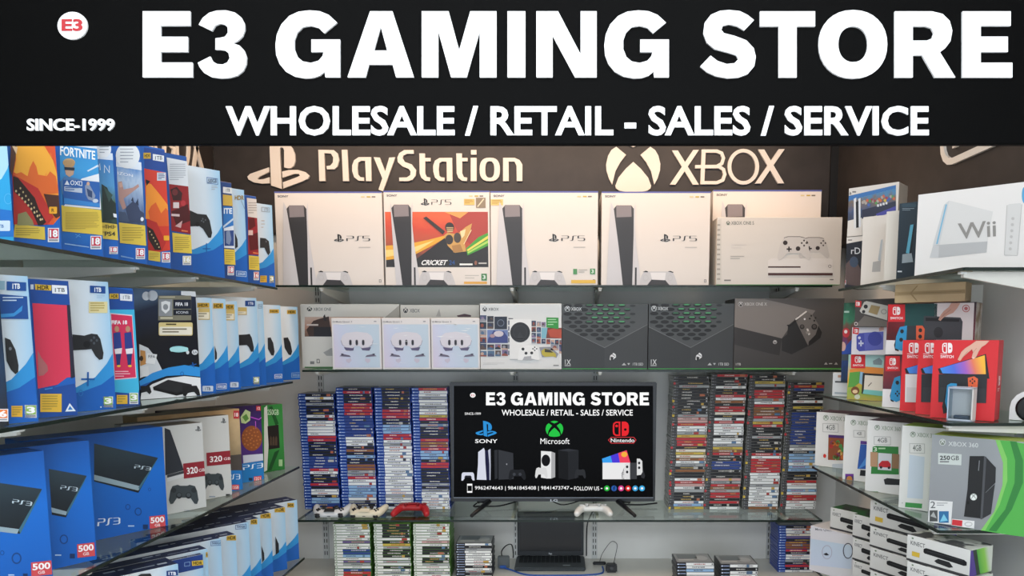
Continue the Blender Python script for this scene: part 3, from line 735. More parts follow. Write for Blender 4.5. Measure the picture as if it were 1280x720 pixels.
def a4(f, c, n):
    k = K2(c); p = k.on('front_picture'); p.poly([(112,120),(262,160),(276,470),(124,448)], HZS2, 1)
    k.on('white_band').poly([(108,100),(262,125),(264,168),(110,145)], '#d4dce6', 2)
    s = k.on('round_sticker'); s.ell(172, 86, 66, 70, '#d9dde0', 4); lines(s, 130, 30, 212, 135, 6, '#9aa2ac', 5, .28, 4)
    t = k.on('title'); t.quad((118,172), (200,188), (200,202), (118,188)).text('IZON', 0, 0, 1, 1, '#e2e6ec', 3, .004)
    p.poly([(120,230),(140,225),(150,270),(200,260),(230,240),(235,255),(190,290),(150,320),(165,370),(145,380),(125,330)], '#b08a82', 3); p.poly([(122,235),(140,232),(145,255),(128,260)], '#c8a090', 4)
    p.poly([(160,370),(200,335),(225,350),(240,385),(262,400),(262,450),(180,450)], '#3a4560', 3); p.poly([(125,390),(160,395),(185,450),(125,445)], '#46546e', 3)
    for q in ((190,330,200,310,206,340),(215,345,228,318,232,360)): p.poly([(q[0],q[1]),(q[2],q[3]),(q[4],q[5])], '#2e3850', 4)
    p.ell(250, 432, 9, 12, '#e0e4ea', 5, 8)
    notice(k, 0, 0, 0, 0, 8, [(124,450),(275,468),(280,578),(130,562)], n=6)
    pegi(k, '18', 216, 590, 266, 650, '#c8344c'); k.poly([(135,630),(205,645),(205,650),(135,637)], '#7fa8d8', 3)
def a5(f, c, n):
    k = K2(c); k.on('front_artwork').poly([(262,155),(392,180),(412,600),(285,620)], '#cc3c2c', 1); k.poly([(262,40),(390,60),(394,175),(264,155)], '#1f458e', 1)
    k.on('hdr_label').rect(258, 70, 298, 102, '#d2ac3c', 3); k.on('hdr_label').text('HDR', 264, 77, 294, 95, '#3a3016', 4, .02)
    k.on('storage_label').poly([(309,76),(370,86),(370,120),(309,110)], '#dfe2e6', 3); k.on('storage_label').text('1TB', 322, 88, 360, 108, '#3a3e48', 4, .01)
    p = k.on('front_picture'); p.poly([(272,235),(300,240),(350,300),(395,360),(402,440),(270,430)], '#e88e30', 2)
    p.poly([(285,390),(300,360),(325,340),(340,370),(355,400),(380,370),(402,400),(410,470),(300,470)], '#d65c2a', 3)
    p.poly([(275,430),(330,450),(380,560),(360,600),(285,600)], '#b42c28', 4); p.poly([(278,470),(310,490),(345,560),(355,600),(320,600),(285,540)], '#2c1d18', 5)
    for i in range(6): p.ell(292+10*i, 500+17*i, 4, 5, '#c8b080', 6, 6)
    p.poly([(270,215),(295,225),(275,250)], '#1d1614', 4); p.rrect(368, 522, 398, 548, 4, '#e8a62c', 6)
    s = k.on('round_sticker'); s.rect(332, 178, 380, 222, '#c8ccd4', 3); lines(s, 338, 184, 374, 218, 4, '#5a6a8a', 4, .5)
    notice(k, 0, 0, 0, 0, 6, [(285,602),(350,612),(350,665),(285,655)], n=4); pegi(k, '18', 358, 612, 404, 668, '#c8344c')
def a6(f, c, n):
    k = K2(c); k.on('white_band').poly([(385,95),(512,120),(516,255),(398,240)], '#d2d6da', 2); lines(k.on('white_band'), 402, 130, 490, 225, 8, '#a4aab2', 3, .4, 5)
    p = k.on('front_picture'); p.poly([(398,240),(516,255),(524,515),(412,495)], '#8c1f24', 1)
    p.poly([(405,270),(440,255),(470,290),(465,330),(420,330)], '#3a1a1c', 2); p.ell(430, 285, 16, 18, '#6a2a2c', 3); p.ell(475, 345, 14, 16, '#b0343a', 3); p.poly([(410,390),(500,350),(516,440),(440,470)], '#4a1518', 2)
    p.rect(420, 340, 452, 372, '#d9c8c8', 4); p.poly([(410,402),(455,405),(455,418),(410,415)], '#d2b8b8', 4); p.poly([(430,470),(470,440),(462,480)], '#c8a0a0', 4); p.poly([(465,490),(500,495),(500,502),(465,498)], '#d87048', 4)
    notice(k, 0, 0, 0, 0, 7, [(415,505),(525,520),(530,620),(420,612)], n=7); pegi(k, '16', 472, 632, 518, 682, '#cfc6a0')
def white_art(f, c, n, tag_=None, tagbg=DBLUE, hdr=False, padr=None, note=None, peg=None, gb=None, gbout=True, y=.47):
    """white carton with a sweeping blue foot: n is the unit canvas"""
    n.rect(0, 0, 1, 1, GR([(0, '#dde3e6'), (.62, '#e3e6e6'), (.85, '#d3e0ea'), (1, '#9cc6e2')], (.5, .5, 0)), 1)
    swoosh(n, LBLUE, BLUE, y, 2)
    n.stroke([(.6,y+.22),(.6,y+.34)], .02, '#2a78c0', 4); n.stroke([(.55,y+.28),(.65,y+.28)], .025, '#2a78c0', 4)
    if padr: pad(n, *padr, L=4)
def a7(f, c, n):
    white_art(f, c, n, y=.5); k = K3(c)
    p = k.on('printed_controller'); p.poly([(20,262),(70,285),(118,290),(135,320),(148,385),(142,412),(128,412),(100,365),(80,350),(20,352)], '#25282b', 5)
    for x, y in ((98,312),(112,318),(102,328),(92,322)): p.ell(x, y, 4, 5, '#5a5e64', 6, 8)
    p.ell(70, 340, 12, 12, '#15171a', 6, 10); g = k.on('storage_label'); g.stroke([(120,92),(176,100),(178,130),(122,122)], 3, '#5a78a8', 5, closed=True); g.text('500GB', 126, 100, 172, 122, '#5a6a84', 5, .02)
    lines(k, 145, 136, 178, 162, 3, '#a8b0b8', 4, .4); k.stroke([(118,440),(118,495)], 5, '#1f5fa8', 5); k.stroke([(98,470),(140,470)], 5, '#1f5fa8', 5)
def a8(f, c, n):
    k = K3(c); k.on('storage_label').poly([(206,142),(252,148),(254,180),(206,174)], '#dcdcda', 3); k.on('storage_label').text('1TB', 222, 152, 242, 168, '#3a3a40', 4, .01)
    k.on('hdr_label').poly([(205,182),(266,190),(268,245),(206,240)], '#c9a74a', 3); p = k.on('front_picture'); p.poly([(206,245),(268,250),(272,470),(210,465)], '#2f72b8', 2)
    k.on('title').text('ITE', 210, 255, 254, 285, '#e6ecf0', 4, .03); p.poly([(206,350),(268,300),(268,312),(206,362)], '#bcd0e2', 3); p.poly([(210,362),(268,345),(268,468),(212,465)], '#d8dde4', 3); p.poly([(212,375),(262,372),(264,455),(214,455)], '#2c467e', 4); p.poly([(222,380),(240,372),(250,420),(240,450),(222,440)], '#7a8aa8', 5)
    notice(k, 0, 0, 0, 0, 4, [(212,470),(274,476),(276,556),(214,552)], n=6); pegi(k, '18', 230, 562, 264, 610, '#c8344c')
def a9(f, c, n):
    white_art(f, c, n, y=.52); k = K3(c); k.on('hdr_label').text('HDR', 268, 188, 316, 212, '#9c7c24', 5, .03); k.stroke([(302,215),(322,262)], 3, '#8a97a4', 4)
    k.on('printed_controller').poly([(268,385),(282,420),(284,460),(270,470)], '#2a2c30', 5); g = k.on('storage_label'); g.stroke([(276,588),(328,592),(328,618),(276,614)], 3, '#b8d0e8', 5, closed=True); g.text('500GB', 282, 595, 322, 611, '#c2d8ea', 5, .02)
def a10(f, c, n):
    k = K3(c); k.on('white_band').poly([(332,200),(398,210),(402,310),(338,300)], '#d9d0c8', 2); lines(k.on('white_band'), 340, 225, 390, 290, 5, '#a89c94', 3, .35)
    p = k.on('front_picture'); p.poly([(338,300),(402,310),(404,505),(340,500)], '#92222a', 1); p.poly([(340,310),(372,306),(378,350),(345,370)], '#5a1418', 2); p.rect(340, 372, 364, 398, '#d9b8b0', 3); p.poly([(342,400),(400,380),(402,470),(350,480)], '#5a1418', 2); p.poly([(365,488),(396,492),(396,498),(365,494)], '#e07a4a', 3)
    notice(k, 0, 0, 0, 0, 9, [(342,505),(404,512),(404,585),(344,580)], n=6); pegi(k, '16', 368, 592, 396, 636, '#c8544c')
def a11(f, c, n):
    white_art(f, c, n, y=.52); k = K3(c); p = k.on('printed_controller'); p.poly([(402,412),(430,415),(448,430),(456,490),(446,505),(436,490),(425,465),(402,465)], '#2a2c30', 5); p.ell(434, 432, 5, 6, '#55585e', 6, 8)
    k.on('storage_label').stroke([(410,250),(452,254),(452,276),(410,272)], 2.5, '#8a8f98', 5, closed=True); k.on('storage_label').text('1TB', 424, 256, 446, 270, '#8a8f98', 5, .01); lines(k, 408, 320, 428, 372, 3, '#b8aca0', 4, .2)
    notice(k, 402, 612, 438, 648, 3, n=3, bg='#d8a83a'); pegi(k, '3', 452, 612, 476, 652, '#b8b060')
GA = 'console cartons on the topmost blue-side shelf'
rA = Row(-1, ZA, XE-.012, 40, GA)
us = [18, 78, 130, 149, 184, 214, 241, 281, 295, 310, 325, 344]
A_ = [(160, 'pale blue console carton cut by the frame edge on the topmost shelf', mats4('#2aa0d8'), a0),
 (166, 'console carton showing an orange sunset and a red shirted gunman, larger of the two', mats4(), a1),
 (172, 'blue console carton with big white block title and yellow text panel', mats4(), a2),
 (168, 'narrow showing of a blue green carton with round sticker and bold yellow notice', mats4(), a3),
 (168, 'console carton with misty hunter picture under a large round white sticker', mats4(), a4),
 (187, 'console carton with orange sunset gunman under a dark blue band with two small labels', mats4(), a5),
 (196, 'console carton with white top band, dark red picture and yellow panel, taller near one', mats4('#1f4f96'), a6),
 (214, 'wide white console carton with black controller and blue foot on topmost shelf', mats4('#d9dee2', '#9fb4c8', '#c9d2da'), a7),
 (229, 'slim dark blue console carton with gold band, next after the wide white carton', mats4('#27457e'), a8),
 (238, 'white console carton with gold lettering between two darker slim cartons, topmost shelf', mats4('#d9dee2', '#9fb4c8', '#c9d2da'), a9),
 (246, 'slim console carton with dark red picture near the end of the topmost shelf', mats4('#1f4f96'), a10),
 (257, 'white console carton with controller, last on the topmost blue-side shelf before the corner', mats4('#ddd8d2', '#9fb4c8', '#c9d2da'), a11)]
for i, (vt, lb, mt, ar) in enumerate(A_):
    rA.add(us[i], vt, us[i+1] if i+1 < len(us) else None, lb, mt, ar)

# ---- second shelf
B1 = lambda c: c.crop(0, 340, 3.6)
B2 = lambda c: c.crop(90, 340, 4.0)
B3 = lambda c: c.crop(235, 360, 5.54)
def b0(f, c, n):
    k = B1(c); k.poly([(-100,0),(30,0),(30,700),(-100,700)], GR([(0, '#23262c'), (.4, '#1c3450'), (.75, '#16202c'), (1, '#3f86b8')], (0, 0, 1), .3), 1); k.poly([(-100,0),(6,0),(8,75),(-100,90)], '#4fa4d6', 2)
    pegi(k, '6', -14, 616, 36, 672, '#e07a3a')
def b1(f, c, n):
    white_art(f, c, n, y=.52); k = B1(c); g = k.on('storage_label'); g.poly([(28,42),(116,47),(116,86),(28,82)], '#1f4f96', 5); g.text('1TB', 54, 52, 88, 76, '#eef2f6', 6, .03); g.rect(-10, 40, 20, 80, '#8fb4c8', 5)
    b = k.on('bundle_panel'); b.poly([(-20,98),(120,110),(126,212),(-20,210)], '#1f4f96', 5); b.poly([(-10,190),(60,185),(100,150),(96,175),(60,200),(-10,206)], '#3a8fd0', 6); lines(b, 10, 112, 116, 138, 2, '#c2d4e8', 6, .4)
    p = k.on('printed_controller'); p.poly([(20,295),(45,305),(68,350),(82,420),(80,450),(68,460),(48,440),(28,400)], '#26292c', 5); p.ell(44, 345, 7, 8, '#777d84', 6, 8)
    notice(k, 50, 602, 100, 652, 2, n=4, bg='#dfae3c'); pegi(k, '3', 110, 598, 164, 656, '#8fb85a')
def b2(f, c, n):
    k = B1(c); k.poly([(130,15),(330,40),(360,660),(180,680)], '#1f4c98', 1); h = k.on('hdr_label'); h.poly([(156,54),(230,60),(230,84),(158,80)], '#d6b23c', 3); h.text('HDR', 166, 60, 220, 80, '#3a3216', 4, .03)
    g = k.on('storage_label'); g.poly([(232,58),(300,62),(302,100),(234,96)], '#e6eaee', 3); g.text('1TB', 246, 72, 290, 90, '#30343c', 4, .01); g.rect(136, 56, 150, 78, '#c2cede', 3)
    p = k.on('front_picture'); p.poly([(145,140),(300,150),(318,470),(290,500),(170,525)], '#d63a56', 2); p.poly([(300,148),(328,150),(345,470),(318,480)], '#2c2a3a', 3); p.poly([(168,350),(185,385),(212,420),(215,445),(195,465),(172,468)], '#b06a6c', 3); p.poly([(300,475),(345,470),(345,500),(240,520)], '#1f5fb4', 3)
    k.stroke([(200,528),(235,522)], 5, '#3a86cc', 4); notice(k, 180, 548, 276, 630, 4, n=6, bg='#e0b440'); k.poly([(292,628),(312,590),(340,626)], '#dfe8ee', 4); k.poly([(304,620),(313,602),(326,619)], '#2f78c0', 5)
def b3(f, c, n):
    white_art(f, c, n, y=.56); k = B2(c); g = k.on('storage_label'); g.poly([(88,68),(165,72),(165,108),(88,104)], '#1c4a90', 5); g.text('1TB', 110, 78, 144, 100, '#f0f4f6', 6, .03); lines(k, 122, 118, 168, 136, 2, '#9ab8d0', 5, .3)
    notice(k, 82, 148, 176, 205, 3, n=4, bg='#d9cf9c')
    p = k.on('printed_controller'); p.poly([(0,312),(60,318),(95,308),(125,312),(140,335),(156,405),(152,435),(135,440),(115,420),(95,385),(70,388),(0,392)], '#26292d', 5); p.ell(72, 362, 18, 18, '#14161a', 6, 12)
    for x, y in ((108,328),(108,356),(94,342),(122,342)): p.ell(x, y, 6, 7, '#4d545c', 6, 8)
    k.stroke([(78,500),(78,570)], 9, '#1f62ac', 5); k.stroke([(44,536),(112,536)], 9, '#1f62ac', 5); k.ring(42, 605, 12, 16, 4, 4, '#2f78c0', 5, 14); pegi(k, '3', 154, 622, 204, 678, '#8fb85a'); k.ell(143, 675, 4, 4, '#e0e8ee', 5, 8)
def b4(f, c, n):
    k = B2(c); k.poly([(180,75),(315,95),(350,680),(210,680)], '#1e4c98', 1); k.poly([(188,188),(322,188),(340,560),(330,610),(212,600)], '#3fb0d8', 2); h = k.on('hdr_label'); h.rect(186, 108, 232, 134, '#d6b23c', 3); h.text('HDR', 194, 112, 228, 130, '#3a3216', 4, .02); g = k.on('storage_label'); g.poly([(238,108),(300,112),(300,146),(240,142)], '#e2e6ec', 3); g.text('1TB', 254, 118, 288, 136, '#5a6070', 4, .005)
    p = k.on('front_picture'); p.poly([(190,205),(300,215),(322,530),(212,540)], '#e2d2da', 3); p.poly([(194,210),(298,220),(318,526),(214,535)], '#d03258', 4); p.text('FIFA 18', 196, 242, 274, 262, '#eef0f4', 5, .03)
    for dx, s in ((0, 1), (55, .96)):
        p.ell(222+dx, 285, 12, 16, '#b88a70', 6, 10); p.poly([(205+dx,305),(240+dx,300),(248+dx,385),(208+dx,388)], '#2a3c86', 5); p.poly([(210+dx,385),(248+dx,380),(246+dx,408),(214+dx,410)], '#e2dce2', 6); p.poly([(216+dx,410),(244+dx,408),(238+dx,465),(222+dx,465)], '#26346e', 5); p.ell(232+dx, 470, 10, 6, '#e8b840', 6, 8)
    lines(p, 214, 495, 290, 530, 3, '#e8b8c4', 5, .35); notice(k, 222, 615, 276, 660, 4, n=3, bg='#e0b440'); pegi(k, '3', 286, 604, 330, 660, '#8fb85a')
def b5(f, c, n):
    k = B2(c); k.poly([(300,80),(640,90),(660,640),(330,670)], GR([(0, '#0e1420'), (.55, '#12161e'), (.85, '#1d2a42'), (1, '#5a7494')], (-.12, -.12, 1.1)), 1)
    p = k.on('front_picture'); p.ell(370, 120, 20, 22, '#d2dae4', 2); p.ell(402, 118, 26, 26, '#c6d0dc', 2); p.poly([(545,95),(625,95),(630,125),(545,115)], '#cfd6dc', 2)
    g = k.on('storage_label'); g.rect(430, 118, 595, 242, '#7d7c6c', 3); g.rect(432, 136, 500, 220, '#8e949a', 4); g.poly([(444,150),(466,144),(490,150),(486,190),(466,208),(446,190)], '#dfe3e6', 5); g.ell(466, 175, 13, 15, '#8e949a', 6, 12); g.rect(505, 138, 594, 184, '#1a2436', 4); g.text('FIFA 18', 516, 152, 578, 170, '#e6eaf0', 5, .03); g.rect(505, 188, 594, 216, '#16202e', 4); g.text('ICONS', 520, 196, 580, 208, '#cfd6de', 5, .01); lines(g, 436, 122, 585, 132, 1, '#b8b49c', 5, .7); lines(g, 440, 226, 560, 238, 1, '#c8c4ac', 5, .7)
    t = k.on('notice_label'); t.rrect(432, 252, 602, 318, 8, '#d8c88c', 4); t.rrect(436, 274, 598, 314, 6, '#e6e2d2', 5); lines(t, 450, 282, 590, 310, 2, '#77705a', 6, .45); lines(t, 468, 258, 566, 268, 1, '#5a5030', 6, .7)
    p.ell(532, 386, 45, 16, '#8fd0d8', 3); p.rrect(488, 376, 580, 398, 10, '#a6dce0', 4); p.ell(577, 402, 8, 10, '#cfd6dc', 4, 8); p.ell(613, 401, 15, 13, '#d6dadf', 4); p.text('EA', 603, 394, 624, 408, '#5a6472', 5, .01)
    p.poly([(335,360),(380,380),(420,430),(450,490),(340,530)], '#cdd3d8', 3); p.poly([(340,390),(365,395),(370,460),(340,470)], '#b8864c', 4); p.ell(345, 432, 10, 14, '#3a2c20', 5, 8); p.poly([(374,406),(424,412),(412,462),(366,456)], '#e0e4e6', 5); p.text('FIFA', 380, 415, 414, 430, '#3a4450', 6, .01); p.poly([(340,475),(380,470),(385,520),(345,525)], '#d8dcde', 5)
    k.on('blue_swoosh').poly([(335,545),(400,505),(480,478),(560,465),(650,478),(655,525),(560,515),(470,520),(400,545),(340,590)], '#2f8fd8', 6); s = k.on('blue_swoosh'); s.stroke([(586,468),(620,460)], 5, '#1a5aa8', 7); s.stroke([(600,452),(608,478)], 5, '#1a5aa8', 7); s.ring(548, 508, 9, 10, 3, 3, '#1a5aa8', 7, 12); s.poly([(340,590),(400,545),(360,560),(336,570)], '#1c56a4', 7)
    w = k.on('white_panel'); w.poly([(340,640),(345,600),(400,560),(470,532),(560,520),(655,530),(660,640),(350,662)], '#dfe2e4', 7)
    q = k.on('printed_console'); q.poly([(402,575),(478,538),(596,562),(600,600),(560,608),(520,618),(405,590)], '#26282c', 8); q.poly([(402,575),(405,590),(520,618),(600,600),(600,588),(522,604)], '#15171a', 9)
    q.poly([(548,570),(620,568),(632,590),(638,615),(625,620),(608,600),(580,600),(565,622),(552,618)], '#1d1f22', 10); q.poly([(340,570),(385,568),(395,600),(385,612),(370,598),(342,605)], '#1d1f22', 9)
def wh(tag_, tx=None, ux=None, y=.5, hd=None, note=None, ctrl=None, gb=None, gbc='#dfe6ee', peg=None):
    def art(f, c, n):
        white_art(f, c, n, y=y); k = B3(c)
        if hd: h = k.on('hdr_label'); h.rect(*hd, '#c8a23c', 5); w_ = hd[2]-hd[0]; h.text('HDR', hd[0]+w_*.12, hd[1]+6, hd[2]-w_*.1, hd[3]-6, '#3c3014', 6, .03)
        if note: t = k.on('notice_label'); t.rect(*note, '#c8b06c', 4); t.rect(note[0]-2, note[1]+28, note[2]-6, note[3]-6, '#e2dcc8', 5); lines(t, note[0], note[1]+34, note[2]-14, note[3]-12, 2, '#8c8468', 6, .4)
        if ctrl:
            p = k.on('printed_controller')
            p.poly(ctrl, '#26282c', 5)
        if gb:
            g = k.on('storage_label'); a, b, c2, d, t, fill = gb
            if fill: g.rrect(a, b, c2, d, 5, '#c6d2e2', 5); g.text(t, a+(c2-a)*.25, b+8, a+(c2-a)*.75, d-8, '#44506a', 6, .02)
            else: g.stroke([(a,b),(c2,b-3),(c2,d-3),(a,d)], 3, gbc, 5, closed=True); g.text(t, a+5, b+7, c2-5, d-8, gbc, 6, .02)
        if tag_: g = k.on('storage_label'); g.rect(*tag_, '#1d4788', 5); g.text('1TB', tag_[0]+22, tag_[1]+10, tag_[2]-12, tag_[3]-10, '#e2e8f0', 6, .02)
        if peg: pegi(k, '3', *peg, '#a8b87a')
    return art
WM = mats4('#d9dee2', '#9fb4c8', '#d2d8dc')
GBN = 'console cartons on the second blue-side shelf'
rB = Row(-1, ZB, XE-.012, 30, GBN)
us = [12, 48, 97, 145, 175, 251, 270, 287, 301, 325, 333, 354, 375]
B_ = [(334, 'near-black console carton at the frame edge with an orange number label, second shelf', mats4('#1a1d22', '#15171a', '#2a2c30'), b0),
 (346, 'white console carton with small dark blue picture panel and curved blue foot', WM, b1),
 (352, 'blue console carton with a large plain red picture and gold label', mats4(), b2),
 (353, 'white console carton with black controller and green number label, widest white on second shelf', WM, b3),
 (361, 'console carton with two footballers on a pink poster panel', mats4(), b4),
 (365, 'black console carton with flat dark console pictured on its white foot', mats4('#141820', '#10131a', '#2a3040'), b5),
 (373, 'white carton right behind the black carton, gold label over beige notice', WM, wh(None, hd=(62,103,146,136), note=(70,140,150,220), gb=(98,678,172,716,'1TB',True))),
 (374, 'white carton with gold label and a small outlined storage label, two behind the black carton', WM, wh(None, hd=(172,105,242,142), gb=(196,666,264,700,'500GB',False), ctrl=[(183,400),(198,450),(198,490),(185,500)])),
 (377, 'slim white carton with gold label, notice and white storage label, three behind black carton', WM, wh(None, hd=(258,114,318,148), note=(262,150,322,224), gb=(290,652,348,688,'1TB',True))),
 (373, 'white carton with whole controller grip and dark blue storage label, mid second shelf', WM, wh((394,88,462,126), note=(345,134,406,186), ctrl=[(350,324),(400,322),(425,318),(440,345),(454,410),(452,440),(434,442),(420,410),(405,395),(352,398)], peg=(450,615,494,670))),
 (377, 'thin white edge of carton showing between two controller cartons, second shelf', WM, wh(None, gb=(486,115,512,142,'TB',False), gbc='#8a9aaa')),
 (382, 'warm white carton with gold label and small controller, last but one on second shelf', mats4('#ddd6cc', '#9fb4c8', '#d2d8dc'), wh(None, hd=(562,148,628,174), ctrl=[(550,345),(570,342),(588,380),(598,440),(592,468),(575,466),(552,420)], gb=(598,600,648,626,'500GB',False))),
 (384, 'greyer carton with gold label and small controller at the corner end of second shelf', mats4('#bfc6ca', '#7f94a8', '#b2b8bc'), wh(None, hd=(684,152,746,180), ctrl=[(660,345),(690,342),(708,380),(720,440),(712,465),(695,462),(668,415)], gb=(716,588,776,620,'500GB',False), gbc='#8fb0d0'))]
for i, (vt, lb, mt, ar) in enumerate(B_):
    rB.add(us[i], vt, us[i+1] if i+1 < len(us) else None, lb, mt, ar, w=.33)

# ---- third shelf
C1 = lambda c: c.crop(0, 530, 3.79)
C2 = lambda c: c.crop(190, 490, 4.8)
SLAB = GR([(0, '#10161c'), (.5, '#1d2a33'), (1, '#32444e')], (0, 0, 1))
def slab_art(pts, edge, hl, txt, drops, gb, gtxt, word=None, extra=None):
    def art(f, c, n):
        k = C1(c); n.rect(0, 0, 1, 1, GR([(0, '#1058ae'), (.6, '#1268c4'), (1, '#1256a8')], (0, 0, 1)), 1)
        p = k.on('printed_console'); p.poly(pts, SLAB, 2); p.poly(edge, '#3c6a7c', 3); p.poly(hl, '#8fa4ae', 3)
        t = p.quad(*txt); ps_word(t, '3', 0, 0, 1, 1, M('#b8c8d2'), 4, .09)
        for x, y, r in drops: k.on('water_drops').ring(x, y, r, r*1.15, r*.28, r*.3, '#0f3f7c', 2, 14)
        g = k.on('storage_label'); g.poly(gb, '#c8484c', 3); x0, y0, x1, y1 = gb[0][0], gb[0][1], gb[1][0], gb[2][1]; w, h = x1-x0, y1-y0
        g.quad(gb[0], gb[1], gb[2], gb[3]).text('500', .06, .1, .94, .58, '#f0e8e8', 4, .03); g.quad(*gb).text('GB', .32, .66, .66, .88, '#ecd8d8', 4, .01)
        if word: ps_word(k.on('title').quad(*word), '3', 0, 0, 1, 1, M('#d6e2f0'), 3, .08)
        if extra: k.on('small_marks').rect(*extra, '#14305c', 3); lines(k.on('small_marks'), extra[0]-70, extra[1]+4, extra[0]-14, extra[3]-4, 1, '#a8c4e4', 3, .4)
    return art
c0 = slab_art([(-120,262),(198,308),(95,520),(-120,490)], [(198,308),(180,350),(95,520),(88,500)], [(-120,470),(90,498),(80,520),(-120,495)], ((60,355),(150,368),(145,388),(58,375)), [(78,636,24),(10,610,10)], [(146,656),(242,646),(246,712),(148,722)], '500', None, (108,708,130,730))
c1 = slab_art([(230,212),(410,245),(312,442),(245,430)], [(410,245),(400,270),(318,430),(314,415)], [(242,395),(316,415),(312,432),(245,418)], ((288,290),(366,300),(362,320),(286,308)), [(302,546,20),(210,575,9)], [(364,570),(446,560),(450,624),(366,634)], '500', None, (330,614,354,636))
c2 = slab_art([(445,92),(748,160),(655,326),(445,272)], [(748,160),(735,185),(660,312),(655,300)], [(445,240),(665,295),(655,315),(445,265)], ((638,192),(714,204),(710,220),(636,210)), [(654,415,17),(605,393,12),(708,310,7)], [(707,438),(780,430),(784,488),(709,496)], '500', ((465,448),(566,442),(566,474),(462,484)), (676,476,700,498))
def grey_art(strip, pad_, logo, slabp=None, corner=None, t='320'):
    def art(f, c, n):
        k = C2(c); n.rect(0, 0, 1, 1, '#c6c7c4', 1)
        if slabp: p = k.on('printed_console'); p.poly(slabp, '#2c3038', 2); p.poly([(90,515),(190,488),(190,508),(90,540)], '#cfd2d2', 3); p.poly([(90,498),(190,472),(190,488),(90,515)], '#3a3e44', 3)
        s = k.on('red_band'); s.poly(strip, '#8c2430', 3); a, b, cc, d = strip
        q = k.on('storage_label').quad(a, b, cc, d); q.text(t, .12 if not slabp else .14, .3, .62 if slabp else .6, .74, '#f0eaea', 5, .02); q.text('GB', .66, .48, .92, .68, '#ecd8d8', 5, .01)
        ps_logo(k.on('logo'), *logo, M('#4a4c4e'), 3)
        for P in pad_:
            o = k.on('printed_controller').sub(*P); o.poly(PADO, '#3c4448', 4)
            for x in (.34, .66): o.ell(x, .58, .1, .16, '#23282b', 5, 12); o.ell(x, .55, .07, .1, '#4a5358', 6, 10)
            o.ell(.84, .32, .09, .13, '#2a3034', 5, 10); o.ell(.16, .32, .09, .13, '#2a3034', 5, 10)
        if corner: k.on('small_marks').rect(*corner, '#2c2e30', 3); lines(k.on('small_marks'), corner[0]-100, corner[1]+12, corner[0]-30, corner[3]-4, 1, '#8c98a8', 3, .4)
    return art
c3 = grey_art([(185,430),(322,412),(328,502),(190,520)], [(100,550,278,672)], (258,204,294,236), [(75,215),(108,228),(175,420),(190,470),(80,500)], (292,696,320,718))
c4 = grey_art([(325,365),(478,350),(484,430),(328,445)], [(300,480,432,590)], (412,156,444,188), None, (442,612,468,646))
def c5(f, c, n):
    k = C2(c); n.rect(0, 0, 1, 1, GR([(0, '#4a4c52'), (.4, '#8c7c60'), (.8, '#c2a880'), (1, '#b89468')], (0, 0, 1), .4), 1); k.on('age_label').rect(488, 112, 522, 160, '#b8343c', 3); k.on('age_label').text('18', 494, 124, 516, 148, '#f0dcdc', 4, .03)
    k.poly([(470,470),(550,470),(550,640),(470,640)], '#1f72b8', 2); ps_word(k.on('title').sub(486, 492, 526, 524), '3', -.9, 0, 1, 1, M('#dbe8f2'), 3, .08); k.on('storage_label').rrect(478, 556, 522, 586, 4, '#d8484a', 3); k.on('storage_label').text('12GB', 482, 562, 518, 580, '#f2e2e2', 4, .02); k.poly([(470,380),(545,372),(545,470),(470,470)], '#4a4440', 2)
def c6(f, c, n):
    k = C2(c); n.rect(0, 0, 1, 1, GR([(0, '#3c2460'), (.5, '#4a2a78'), (1, '#2c1848')], (0, 0, 1), .3), 1)
    p = k.on('front_picture'); p.poly([(545,380),(665,370),(668,410),(548,428)], '#c8ccd8', 2)
    # plain patterned brown ball in place of the pictured figure
    p.ell(598, 278, 62, 76, '#8a4c28', 3, 24)
    for i in range(26):
        a = i*2.4; r = 11*math.sqrt(i); p.ell(598+r, 278, 5, 4, '#b87440', 4, 6) if False else p.ell(598+r*math.cos(a), 278+r*1.15*math.sin(a), 6, 5, '#b06a38', 4, 6)
    p.poly([(530,150),(560,105),(590,120),(588,170),(560,190),(535,185)], '#b8c890', 3); p.poly([(540,150),(565,130),(580,160),(560,178)], '#5a8a3c', 4); p.stroke([(590,150),(640,165),(660,150)], 6, '#b048c0', 3); p.stroke([(620,175),(622,220)], 4, '#c060c8', 3)
    k.on('age_label').rect(624, 84, 652, 112, '#b8343c', 3); k.on('age_label').text('12', 630, 90, 646, 106, '#f0dcdc', 4, .02); k.poly([(540,430),(672,412),(678,545),(545,560)], '#2078bc', 2)
    ps_word(k.on('title').quad((545,440),(662,424),(662,454),(548,468)), '3', 0, 0, 1, 1, M('#dfeaf4'), 3, .08); k.on('storage_label').poly([(610,508),(656,502),(656,532),(610,538)], '#d8484a', 3); k.on('storage_label').text('12GB', 615, 510, 652, 530, '#f2e2e2', 4, .02); k.on('small_marks').rect(580, 515, 602, 532, '#16304c', 3)
def c7(f, c, n):
    k = C2(c); n.rect(0, 0, 1, 1, GR([(0, '#2c7a34'), (.4, '#226a2c'), (1, '#34843c')], (.3, .3, 1)), 1)
    k.poly([(672,95),(690,80),(700,300),(690,470),(672,480)], '#d8d8d0', 2); k.poly([(735,360),(765,345),(715,470),(692,475)], '#154a20', 2); k.poly([(700,90),(720,85),(760,190),(740,200)], '#195424', 2)
    k.on('storage_label').text('250GB', 692, 104, 760, 138, '#b8d4b0', 3, .02); p = k.on('front_picture'); p.poly([(692,205),(758,196),(766,335),(700,345)], '#1c1714', 3)
    for x in (712, 728, 744): p.poly([(x-7,320),(x-6,275),(x,262),(x+6,275),(x+7,320)], '#4a3a2c', 4)
    k.on('small_label').rect(760, 405, 782, 445, '#9cc08c', 3)
GC = 'console cartons on the third blue-side shelf'
rC = Row(-1, ZC, XE-.03, 34, GC)
